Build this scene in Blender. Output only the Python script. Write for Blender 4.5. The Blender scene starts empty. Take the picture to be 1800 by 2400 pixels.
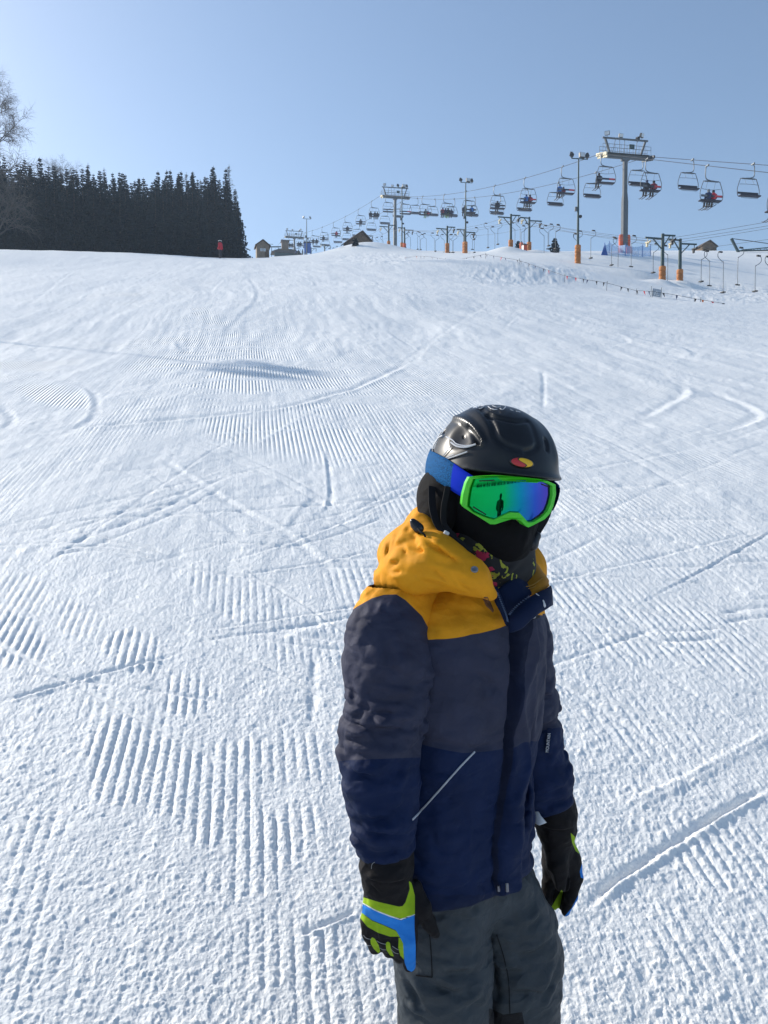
import bpy, bmesh, math, random
import numpy as np
from mathutils import Vector, Matrix

SC = bpy.context.scene
COL = SC.collection
rad = math.radians
random.seed(7)
RNG = np.random.default_rng(11)

# ------------------------------------------------------------------ camera
PITCH = math.atan(60 / 1800)          # the phone looks about 1.9 degrees downhill
cam_data = bpy.data.cameras.new('camera')
cam_data.sensor_fit = 'VERTICAL'
cam_data.sensor_height = 24.0
cam_data.lens = 18.0
cam_data.clip_start = 0.05
cam_data.clip_end = 3000
cam = bpy.data.objects.new('camera', cam_data)
COL.objects.link(cam)
cam.location = (0, 0, 0)
cam.rotation_euler = (rad(90) - PITCH, 0, 0)
SC.camera = cam

# ------------------------------------------------------------------ sky, sun, exposure
SUN_AZ, SUN_EL = rad(58), rad(27)     # azimuth counted to the left of the view direction
sun_dir = Vector((-math.sin(SUN_AZ) * math.cos(SUN_EL), math.cos(SUN_AZ) * math.cos(SUN_EL), math.sin(SUN_EL)))
world = bpy.data.worlds.new('World')
SC.world = world
world.use_nodes = True
wn = world.node_tree
bg = wn.nodes['Background']
sky = wn.nodes.new('ShaderNodeTexSky')
sky.sky_type = 'NISHITA'
sky.sun_disc = False
sky.sun_elevation = SUN_EL
sky.sun_rotation = -SUN_AZ
sky.altitude = 600
sky.air_density = 1.0
sky.dust_density = 1.3
sky.ozone_density = 1.7
tintn = wn.nodes.new('ShaderNodeMix'); tintn.data_type = 'RGBA'; tintn.blend_type = 'MULTIPLY'
tintn.inputs['Factor'].default_value = 1
tintn.inputs['B'].default_value = (0.99, 1.0, 0.985, 1)
wn.links.new(sky.outputs[0], tintn.inputs['A'])
wn.links.new(tintn.outputs['Result'], bg.inputs[0])
bg.inputs[1].default_value = 0.11
sl = bpy.data.lights.new('sun', 'SUN')
sl.energy = 3.6
sl.angle = rad(0.55)
sl.color = (1.0, 0.93, 0.83)
sun = bpy.data.objects.new('sun', sl)
COL.objects.link(sun)
sun.rotation_euler = sun_dir.to_track_quat('Z', 'Y').to_euler()
SC.view_settings.view_transform = 'Standard'
SC.view_settings.look = 'None'
SC.view_settings.exposure = 0.74
SC.view_settings.gamma = 1
SC.view_settings.use_curve_mapping = False
SC.cycles.max_bounces = 8
SC.cycles.diffuse_bounces = 3
SC.cycles.glossy_bounces = 3
SC.cycles.transmission_bounces = 4
SC.cycles.transparent_max_bounces = 12
SC.cycles.volume_bounces = 0

# ------------------------------------------------------------------ helpers
CP, SP_ = math.cos(PITCH), math.sin(PITCH)
def P(u, v, Y):
    """the point at depth Y (metres along +Y) seen at photo position u, v"""
    dx, dy = (u - 900.0), (1200.0 - v)
    ry = 1800 * CP + dy * SP_
    rz = -1800 * SP_ + dy * CP
    s = Y / ry
    return Vector((dx * s, Y, rz * s))
def UV(x, y, z):
    """photo position of a world point (numpy arrays welcome)"""
    f = y * CP - z * SP_
    up = y * SP_ + z * CP
    return 900 + 1800 * x / f, 1200 - 1800 * up / f

def setp(o, label=None, cat=None, group=None, kind=None):
    if label: o['label'] = label
    if cat: o['category'] = cat
    if group: o['group'] = group
    if kind: o['kind'] = kind
    return o
def link(o, parent=None):
    COL.objects.link(o)
    if parent is not None: o.parent = parent
    return o
def empty(name, loc=(0, 0, 0), rz=0.0, label=None, cat=None, group=None):
    o = bpy.data.objects.new(name, None)
    o.empty_display_size = 0.2
    o.location = loc
    o.rotation_euler = (0, 0, rz)
    link(o)
    return setp(o, label, cat, group)
def np_mesh(name, V, F, mat=None, smooth=True, attrs=None):
    """mesh from numpy arrays; F is an (n,3) or (n,4) int array or a list of arrays"""
    me = bpy.data.meshes.new(name)
    V = np.asarray(V, np.float32)
    Fs = F if isinstance(F, list) and not (len(F) and isinstance(F[0], tuple)) else [F]
    Fs = [np.asarray(f, np.int32) for f in Fs if len(f)]
    me.vertices.add(len(V))
    me.vertices.foreach_set('co', V.ravel())
    nl = sum(f.size for f in Fs); nf = sum(len(f) for f in Fs)
    me.loops.add(nl); me.polygons.add(nf)
    me.loops.foreach_set('vertex_index', np.concatenate([f.ravel() for f in Fs]))
    starts, o = [], 0
    for f in Fs:
        starts.append(o + np.arange(len(f)) * f.shape[1]); o += f.size
    me.polygons.foreach_set('loop_start', np.concatenate(starts).astype(np.int32))
    me.polygons.foreach_set('use_smooth', np.full(nf, bool(smooth)))
    me.update(calc_edges=True)
    me.validate(verbose=False)
    for k, a in (attrs or {}).items():
        at = me.attributes.new(k, 'FLOAT', 'POINT')
        at.data.foreach_set('value', np.asarray(a, np.float32))
    for m in (mat if isinstance(mat, (list, tuple)) else [mat]):
        if m is not None: me.materials.append(m)
    return me
def np_obj(name, V, F, mat=None, parent=None, smooth=True, attrs=None):
    o = bpy.data.objects.new(name, np_mesh(name, V, F, mat, smooth, attrs))
    return link(o, parent)

class MB:
    """collects simple solids into ONE mesh"""
    def __init__(self): self.v, self.f = [], []
    def add(self, V, F):
        b = len(self.v)
        self.v += [tuple(p) for p in V]
        self.f += [tuple(b + i for i in f) for f in F]
    def box(self, c, s, M=None):
        c = Vector(c); V = []
        for dx in (-.5, .5):
            for dy in (-.5, .5):
                for dz in (-.5, .5):
                    p = Vector((dx * s[0], dy * s[1], dz * s[2]))
                    if M is not None: p = M @ p
                    V.append(c + p)
        self.add(V, [(0, 1, 3, 2), (4, 6, 7, 5), (0, 4, 5, 1), (2, 3, 7, 6), (0, 2, 6, 4), (1, 5, 7, 3)])
    def beam(self, a, b, w, h=None):
        a, b = Vector(a), Vector(b); d = b - a
        q = d.to_track_quat('X', 'Z').to_matrix()
        self.box((a + b) / 2, (d.length, w, h or w), q)
    def tube(self, pts, r, n=8, cap=True, close=False):
        pts = [Vector(p) for p in pts]; N = len(pts)
        rs = r if isinstance(r, (list, tuple)) else [r] * N
        V, F = [], []
        up = None
        for i, p in enumerate(pts):
            if close: d = pts[(i + 1) % N] - pts[i - 1]
            else: d = pts[min(i + 1, N - 1)] - pts[max(i - 1, 0)]
            d.normalize()
            if up is None:
                up = d.orthogonal().normalized()
            else:
                up = (up - d * up.dot(d))
                up = up.normalized() if up.length > 1e-6 else d.orthogonal().normalized()
            sd = d.cross(up)
            for k in range(n):
                t = 2 * math.pi * k / n
                V.append(p + (up * math.cos(t) + sd * math.sin(t)) * rs[i])
        for i in range(N if close else N - 1):
            j = (i + 1) % N
            for k in range(n):
                l = (k + 1) % n
                F.append((i * n + k, i * n + l, j * n + l, j * n + k))
        if cap and not close:
            F.append(tuple(range(n - 1, -1, -1)))
            F.append(tuple((N - 1) * n + k for k in range(n)))
        self.add(V, F)
    def lathe(self, c, prof, n=12):
        """prof: list of (radius, z) from bottom to top"""
        c = Vector(c); V, F = [], []
        for r, z in prof:
            for k in range(n):
                t = 2 * math.pi * k / n
                V.append(c + Vector((r * math.cos(t), r * math.sin(t), z)))
        for i in range(len(prof) - 1):
            for k in range(n):
                l = (k + 1) % n
                F.append((i * n + k, i * n + l, (i + 1) * n + l, (i + 1) * n + k))
        F.append(tuple(range(n - 1, -1, -1)))
        F.append(tuple((len(prof) - 1) * n + k for k in range(n)))
        self.add(V, F)
    def mesh(self, name, mat, smooth=False, bevel=0):
        me = bpy.data.meshes.new(name)
        me.from_pydata([tuple(p) for p in self.v], [], self.f)
        me.update()
        bm = bmesh.new(); bm.from_mesh(me)
        bmesh.ops.recalc_face_normals(bm, faces=bm.faces)
        if bevel:
            bmesh.ops.bevel(bm, geom=[e for e in bm.edges if e.calc_face_angle(0) > 0.6], offset=bevel, segments=1, affect='EDGES')
        bm.to_mesh(me); bm.free()
        if smooth:
            me.polygons.foreach_set('use_smooth', [True] * len(me.polygons))
            try: me.set_sharp_from_angle(angle=rad(42))
            except Exception: pass
        if mat: me.materials.append(mat)
        return me
    def build(self, name, mat, parent=None, smooth=False, bevel=0):
        o = bpy.data.objects.new(name, self.mesh(name, mat, smooth, bevel))
        return link(o, parent)

def copy_tree(o, parent=None):
    c = o.copy(); COL.objects.link(c)
    if parent is not None: c.parent = parent
    for ch in list(o.children): copy_tree(ch, c)
    return c

# ---- noise (numpy)
def _hash(ix, iy, iz, seed):
    h = (ix.astype(np.int64) * 374761393 + iy.astype(np.int64) * 668265263 + iz.astype(np.int64) * 2147483647 + seed * 1274126177) & 0xFFFFFFFF
    h = ((h ^ (h >> 13)) * 1274126177) & 0xFFFFFFFF
    h = ((h ^ (h >> 16)) * 2246822519) & 0xFFFFFFFF
    return ((h ^ (h >> 15)) & 0xFFFF).astype(np.float32) / 65535.0
def vnoise2(x, y, seed=0):
    """smooth gradient noise, about -1..1"""
    ix, iy = np.floor(x), np.floor(y)
    fx, fy = (x - ix).astype(np.float32), (y - iy).astype(np.float32)
    ix, iy = ix.astype(np.int64), iy.astype(np.int64)
    z = np.zeros_like(ix)
    def g(dx, dy):
        a = _hash(ix + dx, iy + dy, z, seed) * 6.2831853
        return np.cos(a) * (fx - dx) + np.sin(a) * (fy - dy)
    ux, uy = fx * fx * fx * (fx * (fx * 6 - 15) + 10), fy * fy * fy * (fy * (fy * 6 - 15) + 10)
    a = g(0, 0) * (1 - ux) + g(1, 0) * ux
    b = g(0, 1) * (1 - ux) + g(1, 1) * ux
    return (a * (1 - uy) + b * uy) * 1.5
def fbm2(x, y, seed=0, octv=4, gain=0.5):
    s, a = 0, 1.0
    for k in range(octv):
        s = s + a * vnoise2(x, y, seed + k * 17); x = x * 2.03 + 3.1; y = y * 2.03 - 1.7; a *= gain
    return s
def vnoise3(x, y, z, seed=0):
    ix, iy, iz = np.floor(x), np.floor(y), np.floor(z)
    fx, fy, fz = (x - ix).astype(np.float32), (y - iy).astype(np.float32), (z - iz).astype(np.float32)
    ix, iy, iz = ix.astype(np.int64), iy.astype(np.int64), iz.astype(np.int64)
    ux, uy, uz = fx * fx * (3 - 2 * fx), fy * fy * (3 - 2 * fy), fz * fz * (3 - 2 * fz)
    r = 0
    for dx in (0, 1):
        for dy in (0, 1):
            for dz in (0, 1):
                r = r + _hash(ix + dx, iy + dy, iz + dz, seed) * (ux if dx else 1 - ux) * (uy if dy else 1 - uy) * (uz if dz else 1 - uz)
    return r * 2 - 1
def sstep(a, b, x):
    t = np.clip((x - a) / (b - a), 0, 1)
    return t * t * (3 - 2 * t)

# ---- materials
def mat_new(name):
    m = bpy.data.materials.new(name); m.use_nodes = True
    nt = m.node_tree
    return m, nt, nt.nodes['Principled BSDF']
def N(nt, typ, **kw):
    n = nt.nodes.new(typ)
    for k, v in kw.items():
        if k.startswith('i_'): n.inputs[k[2:].replace('_', ' ')].default_value = v
        else: setattr(n, k, v)
    return n
def simple_mat(name, col, rough=0.6, metal=0.0, var=0.12, scale=6.0, bump=0.0, bscale=60.0, spec=0.4):
    """plain surface with some procedural unevenness in colour and gloss"""
    m, nt, b = mat_new(name)
    tc = N(nt, 'ShaderNodeTexCoord')
    nz = N(nt, 'ShaderNodeTexNoise'); nz.inputs['Scale'].default_value = scale; nz.inputs['Detail'].default_value = 4
    nt.links.new(tc.outputs['Object'], nz.inputs['Vector'])
    rp = N(nt, 'ShaderNodeMapRange'); rp.inputs[3].default_value = 1 - var; rp.inputs[4].default_value = 1 + var
    rp.inputs[1].default_value = 0.3; rp.inputs[2].default_value = 0.7
    nt.links.new(nz.outputs[0], rp.inputs[0])
    hs = N(nt, 'ShaderNodeHueSaturation'); hs.inputs['Color'].default_value = (*col, 1)
    nt.links.new(rp.outputs[0], hs.inputs['Value'])
    nt.links.new(hs.outputs[0], b.inputs['Base Color'])
    b.inputs['Roughness'].default_value = rough
    b.inputs['Metallic'].default_value = metal
    b.inputs['Specular IOR Level'].default_value = spec
    if bump:
        n2 = N(nt, 'ShaderNodeTexNoise'); n2.inputs['Scale'].default_value = bscale; n2.inputs['Detail'].default_value = 3
        nt.links.new(tc.outputs['Object'], n2.inputs['Vector'])
        bp = N(nt, 'ShaderNodeBump'); bp.inputs['Strength'].default_value = bump; bp.inputs['Distance'].default_value = 0.01
        nt.links.new(n2.outputs[0], bp.inputs['Height'])
        nt.links.new(bp.outputs[0], b.inputs['Normal'])
    return m
# ------------------------------------------------------------------ smooth solids: signed distance on a grid, meshed by surface nets
class Grid:
    def __init__(self, lo, hi, h):
        self.lo, self.h = np.array(lo, float), h
        n = [int(math.ceil((hi[i] - lo[i]) / h)) + 1 for i in range(3)]
        self.n = n
        ax = [lo[i] + h * np.arange(n[i]) for i in range(3)]
        self.x, self.y, self.z = np.meshgrid(*[a.astype(np.float32) for a in ax], indexing='ij')
    def mesh(self, S, relax=1):
        S = S.astype(np.float32)
        neg = S < 0
        c = [(0, 0, 0), (1, 0, 0), (0, 1, 0), (1, 1, 0), (0, 0, 1), (1, 0, 1), (0, 1, 1), (1, 1, 1)]
        nx, ny, nz = S.shape
        def sub(A, d): return A[d[0]:nx - 1 + d[0], d[1]:ny - 1 + d[1], d[2]:nz - 1 + d[2]]
        cnt = sum(sub(neg, d).astype(np.int8) for d in c)
        act = (cnt > 0) & (cnt < 8)
        I = np.argwhere(act)
        vid = np.full(act.shape, -1, np.int32); vid[act] = np.arange(len(I))
        vals = np.stack([S[I[:, 0] + d[0], I[:, 1] + d[1], I[:, 2] + d[2]] for d in c], -1)
        pos = np.zeros((len(I), 3)); num = np.zeros(len(I))
        ca = np.array(c, float)
        for a in range(8):
            for b_ in range(a + 1, 8):
                if np.abs(ca[a] - ca[b_]).sum() != 1: continue
                va, vb = vals[:, a], vals[:, b_]
                k = (va < 0) != (vb < 0)
                t = va[k] / (va[k] - vb[k])
                pos[k] += ca[a] + (ca[b_] - ca[a]) * t[:, None]; num[k] += 1
        V = self.lo + self.h * (I + pos / num[:, None])
        F = []
        for ax in range(3):
            d = [0, 0, 0]; d[ax] = 1
            A, B = neg[:nx - d[0], :ny - d[1], :nz - d[2]], neg[d[0]:, d[1]:, d[2]:]
            E = np.argwhere(A != B)
            o1, o2 = [(1, 2), (2, 0), (0, 1)][ax]
            k = (E[:, o1] > 0) & (E[:, o2] > 0) & (E[:, o1] < S.shape[o1] - 1) & (E[:, o2] < S.shape[o2] - 1)
            E = E[k]
            s = A[E[:, 0], E[:, 1], E[:, 2]]
            q = []
            for (p1, p2) in ((1, 1), (0, 1), (0, 0), (1, 0)):
                J = E.copy(); J[:, o1] -= p1; J[:, o2] -= p2
                q.append(vid[J[:, 0], J[:, 1], J[:, 2]])
            q = np.stack(q, -1)
            q[~s] = q[~s][:, ::-1]
            F.append(q)
        F = np.concatenate(F)
        F = F[(F >= 0).all(1)]
        for _ in range(relax):
            acc = np.zeros_like(V); n = np.zeros(len(V))
            for a, b_ in ((0, 1), (1, 2), (2, 3), (3, 0)):
                np.add.at(acc, F[:, a], V[F[:, b_]]); np.add.at(n, F[:, a], 1)
                np.add.at(acc, F[:, b_], V[F[:, a]]); np.add.at(n, F[:, b_], 1)
            V = 0.45 * V + 0.55 * acc / np.maximum(n, 1)[:, None]
        return V, F
def largest(V, F):
    """keep the biggest connected piece"""
    lab = np.arange(len(V)); E = np.concatenate([F[:, [0, 1]], F[:, [1, 2]], F[:, [2, 3]]])
    while True:
        old = lab.copy(); m_ = np.minimum(lab[E[:, 0]], lab[E[:, 1]])
        np.minimum.at(lab, E[:, 0], m_); np.minimum.at(lab, E[:, 1], m_); lab = lab[lab]
        if (lab == old).all(): break
    big = np.bincount(lab).argmax(); k = lab == big
    new = np.cumsum(k) - 1
    return V[k], new[F[k[F].all(1)]]
def smin(a, b, k):
    h = np.clip(0.5 + 0.5 * (b - a) / k, 0, 1)
    return b + (a - b) * h - k * h * (1 - h)
def smax(a, b, k): return -smin(-a, -b, k)
def d_cone(x, y, z, a, b, ra, rb):
    """tapered capsule"""
    ax, ay, az = a; dx, dy, dz = b[0] - ax, b[1] - ay, b[2] - az
    L2 = dx * dx + dy * dy + dz * dz + 1e-12
    t = np.clip(((x - ax) * dx + (y - ay) * dy + (z - az) * dz) / L2, 0, 1)
    return np.sqrt((x - ax - t * dx) ** 2 + (y - ay - t * dy) ** 2 + (z - az - t * dz) ** 2) - (ra + (rb - ra) * t)
def d_chain(x, y, z, pts, rs, k=0.01):
    d = None
    for i in range(len(pts) - 1):
        e = d_cone(x, y, z, pts[i], pts[i + 1], rs[i], rs[i + 1])
        d = e if d is None else smin(d, e, k)
    return d
def d_ell(x, y, z, c, r, R=None):
    """ellipsoid; R = 3x3 rows of local axes"""
    px, py, pz = x - c[0], y - c[1], z - c[2]
    if R is not None:
        px, py, pz = (R[0][0] * px + R[0][1] * py + R[0][2] * pz, R[1][0] * px + R[1][1] * py + R[1][2] * pz, R[2][0] * px + R[2][1] * py + R[2][2] * pz)
    k0 = np.sqrt((px / r[0]) ** 2 + (py / r[1]) ** 2 + (pz / r[2]) ** 2)
    k1 = np.sqrt((px / r[0] ** 2) ** 2 + (py / r[1] ** 2) ** 2 + (pz / r[2] ** 2) ** 2) + 1e-9
    return k0 * (k0 - 1) / k1
m_black = simple_mat('black_rubber', (.018, .018, .02), .6)
# ------------------------------------------------------------------ the snow slope: one sheet
S0, SL = -1.85, 0.325                 # the near piste: z = S0 + SL * y
def plane_z(y): return S0 + SL * y
def ground_px(u, v):
    """where the view ray at u, v meets the near piste plane"""
    p = P(u, v, 1.0)
    Y = S0 / (p.z - SL)
    return Vector((p.x * Y, Y))
_cp = []
for _y in (-30, -12, 0, 4, 9, 15, 22, 30):
    for _x in (-30, -14, -5, 0, 5, 14, 30):
        if abs(_x) < 0.75 * abs(_y) + 9 and not (_y >= 15 and _x > 0.15 * _y): _cp.append((_x, _y, (plane_z(_y) if _y > -10 else {-12: -4.4, -30: -5.6}[_y]) + 0.10 * math.sin(_y * .35 + _x * .13) * min(1, abs(_y) / 12)))
for u, v, Y in [(-300, 607, 42), (100, 628, 44), (400, 630, 44), (700, 634, 44), (1000, 645, 42), (1200, 668, 42), (1400, 692, 42), (1600, 713, 38), (1800, 733, 38), (2100, 762, 36),
                (1200, 780, 15), (1600, 800, 15), (1900, 812, 15), (2300, 830, 15), (1200, 716, 22), (1600, 750, 22), (1900, 776, 22), (2300, 800, 22), (1320, 694, 30), (1600, 729, 30), (1900, 756, 30), (2300, 785, 30),
                (-400, 588, 74), (0, 588, 75), (350, 595, 78), (560, 607, 80), (650, 610, 80), (760, 602, 84), (850, 588, 98), (905, 587, 104), (980, 600, 84), (1000, 612, 66),
                (1135, 606, 62), (1240, 622, 58), (1322, 664, 52), (1420, 681, 50), (1530, 696, 48), (1620, 706, 46), (1800, 722, 44), (2100, 745, 42),
                (1550, 667, 66), (1592, 673, 69.5), (1197, 594, 90.8), (1240, 598, 94.4), (1047, 597, 107.9), (1088, 593, 111.6), (911, 587, 130), (947, 592, 134),
                (1462, 592, 88), (1354, 617, 76), (926, 589, 160), (690, 606, 240), (1700, 655, 73), (1800, 640, 84), (2100, 640, 84),
                (1600, 588, 116), (1800, 589, 116), (2100, 590, 116), (1300, 592, 112), (1600, 612, 170), (1800, 612, 170), (2100, 612, 170), (1200, 610, 200), (900, 600, 240),
                (-700, 640, 118), (-300, 640, 118), (0, 640, 118), (300, 636, 118), (520, 616, 124), (615, 605, 140), (760, 598, 190), (640, 612, 105),
                (-700, 690, 260), (0, 690, 260), (500, 660, 300), (900, 640, 330), (1300, 650, 330), (1800, 655, 330)]:
    p = P(u, v, Y); _cp.append((p.x, p.y, p.z))
_cp = np.array(_cp, float)
def _tps(cp, lam=0.4):
    n = len(cp); X = cp[:, :2] / 50
    d2 = ((X[:, None] - X[None]) ** 2).sum(-1)
    K = np.where(d2 > 0, 0.5 * d2 * np.log(d2 + 1e-12), 0) + lam * 1e-3 * np.eye(n)
    Q = np.hstack([np.ones((n, 1)), X])
    A = np.block([[K, Q], [Q.T, np.zeros((3, 3))]])
    return X, np.linalg.solve(A, np.concatenate([cp[:, 2], np.zeros(3)]))
_TX, _TW = _tps(_cp)
def HB(x, y):
    """broad height of the hill"""
    x = np.asarray(x, float); y = np.asarray(y, float)
    yc = np.clip(y, -34, 345); lim = 0.66 * np.abs(yc) + 26
    xc = np.clip(x, -lim, lim)
    xs, ys = xc / 50, yc / 50
    r = _TW[-3] + _TW[-2] * xs + _TW[-1] * ys
    for (a, b), w in zip(_TX, _TW[:-3]):
        d2 = (xs - a) ** 2 + (ys - b) ** 2
        r = r + w * 0.5 * d2 * np.log(d2 + 1e-12)
    return r + np.where(y < -34, (y + 34) * 0.012, 0) - np.where(y > 345, (y - 345) * 0.1, 0)
def HZ(x, y): return float(HB(np.array([x]), np.array([y]))[0])

# mesh: rings round the viewpoint, finer where the photograph looks
_th = np.concatenate([np.linspace(-180, -36, 34), np.linspace(-34, -28.6, 10), np.linspace(-28, 28, 900), np.linspace(28.6, 34, 10), np.linspace(36, 177, 33)])
_r = [0.45]
while _r[-1] < 1.3: _r.append(_r[-1] * 1.12)
while _r[-1] < 120:
    _r.append(_r[-1] + min(max(_r[-1] ** 2 * 0.00075, 0.002), 0.75))
while _r[-1] < 400: _r.append(_r[-1] * 1.03 + 0.5)
_r = np.array(_r)
TH, RR = np.meshgrid(np.radians(_th), _r)
GX, GY = (RR * np.sin(TH)).ravel(), (RR * np.cos(TH)).ravel()
GZ = HB(GX, GY)
front = (GY > 1.2) & (np.abs(GX) < 0.75 * GY + 0.5)
U_, V_ = np.full(GX.shape, -9999.), np.full(GX.shape, -9999.)
U_[front], V_[front] = UV(GX[front], GY[front], GZ[front])
dist = np.hypot(GX, GY)

# the groomer's direction and its comb
GD = np.array([-0.17, 1.0]); GD /= np.linalg.norm(GD)
GP = np.array([GD[1], -GD[0]])
wob = 0.05 * vnoise2(GX * 0.25, GY * 0.18, 5) + 0.012 * vnoise2(GX * 2.1, GY * 1.1, 6)
PH = (GX * GP[0] + GY * GP[1] + wob)
# where the comb marks survived (ellipses given as photo positions: u, v, ru, rv, tilt in degrees, strength)
PATCH = [(300, 1775, 95, 110, 25, 1), (400, 1830, 100, 105, 25, 1), (500, 1890, 100, 105, 30, 1), (600, 1975, 90, 75, 20, 1), (700, 1945, 60, 60, 0, .55), (440, 1625, 62, 52, 0, 1), (318, 1530, 66, 44, 15, 1),
         (30, 1500, 95, 62, 30, 1), (70, 1395, 80, 45, 30, .5), (175, 1450, 65, 45, 25, .55), (600, 1785, 100, 55, 10, .75), (560, 2060, 100, 40, 0, .5), (745, 2300, 75, 150, 0, .75), (640, 2230, 90, 90, 0, .45), (860, 2300, 60, 140, 0, .4),
         (60, 2180, 110, 170, -15, .35), (90, 1960, 90, 60, -10, .4), (220, 1640, 60, 60, 0, .4),
         (480, 865, 215, 62, 4, 1), (330, 820, 150, 36, 0, .9), (110, 795, 120, 16, 0, .7), (40, 880, 90, 40, 15, 1), (125, 905, 95, 42, 22, 1), (115, 850, 40, 20, 0, .9), (185, 858, 30, 28, 0, .9),
         (640, 905, 170, 48, 8, .8), (610, 1005, 130, 56, 12, .95), (760, 1030, 110, 60, 12, .9), (880, 1010, 110, 70, 20, .8), (520, 765, 42, 20, 0, .9), (280, 698, 70, 15, 8, .9), (430, 665, 90, 26, -8, .55), (470, 730, 20, 12, 0, .8),
         (980, 960, 130, 90, 20, .7), (940, 1120, 100, 90, 20, .6), (830, 860, 80, 40, 0, .5), (700, 800, 120, 40, 0, .4), (300, 1000, 140, 20, 0, .4),
         (1430, 1450, 170, 75, 25, .7), (1640, 1490, 190, 80, 25, .7), (1480, 1700, 160, 60, 20, .5), (1700, 2010, 150, 95, 25, .55), (1610, 2190, 170, 90, 30, .35), (1400, 1180, 120, 50, 20, .75), (1620, 1230, 200, 60, 20, .6),
         (1300, 1085, 90, 50, 15, .5), (1700, 1110, 160, 40, 15, .4), (1500, 1310, 220, 30, 12, .5), (840, 1380, 90, 60, 25, .55), (700, 1500, 110, 60, 20, .5), (560, 1400, 140, 50, 25, .5), (690, 1760, 80, 60, 25, .5), (1050, 700, 200, 30, 0, .3), (1400, 900, 260, 50, 10, .35)]
M = np.zeros_like(GX)
jit = 0.42 * fbm2(GX * 2.3, GY * 1.3, 31, 3) + 0.22 * fbm2(GX * 9, GY * 5, 37, 2)
far_j = 0.5 * fbm2(GX * 0.9, GY * 0.25, 41, 3)
lane = 0.8 * vnoise2(PH * 0.42, (GX * GD[0] + GY * GD[1]) * 0.05, 43) + 0.5 * vnoise2(PH * 2.2, (GX * GD[0] + GY * GD[1]) * 0.22, 44)
jj = np.where(dist < 6, jit, 0.5 * jit + (far_j + 0.7 * lane) * sstep(6, 9, dist))
for (u, v, a, b, t, s) in PATCH:
    c, sn = math.cos(rad(t)), math.sin(rad(t))
    du, dv = U_ - u, V_ - v
    q = np.sqrt(((du * c + dv * sn) / a) ** 2 + ((-du * sn + dv * c) / b) ** 2)
    M = np.maximum(M, s * sstep(1.28, 0.74, q + jj * 0.62))
amb = 0.30 * sstep(0.0, 0.6, fbm2(GX * 0.55 + 9, GY * 0.22, 51, 3)) * sstep(2.5, 6, dist)
M = np.maximum(M, amb)
M *= sstep(75, 45, dist)
M *= 1 - sstep(6.5, 9, dist) * (1 - sstep(-.32, .18, fbm2(GX * .45, GY * 1.7, 46, 4, .6)))
M *= 1 - sstep(6, 9, dist) * 0.75 * sstep(-0.05, 0.45, fbm2(GX * 1.1 + 2, GY * 0.45, 45, 3) + 0.35 * lane)
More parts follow.
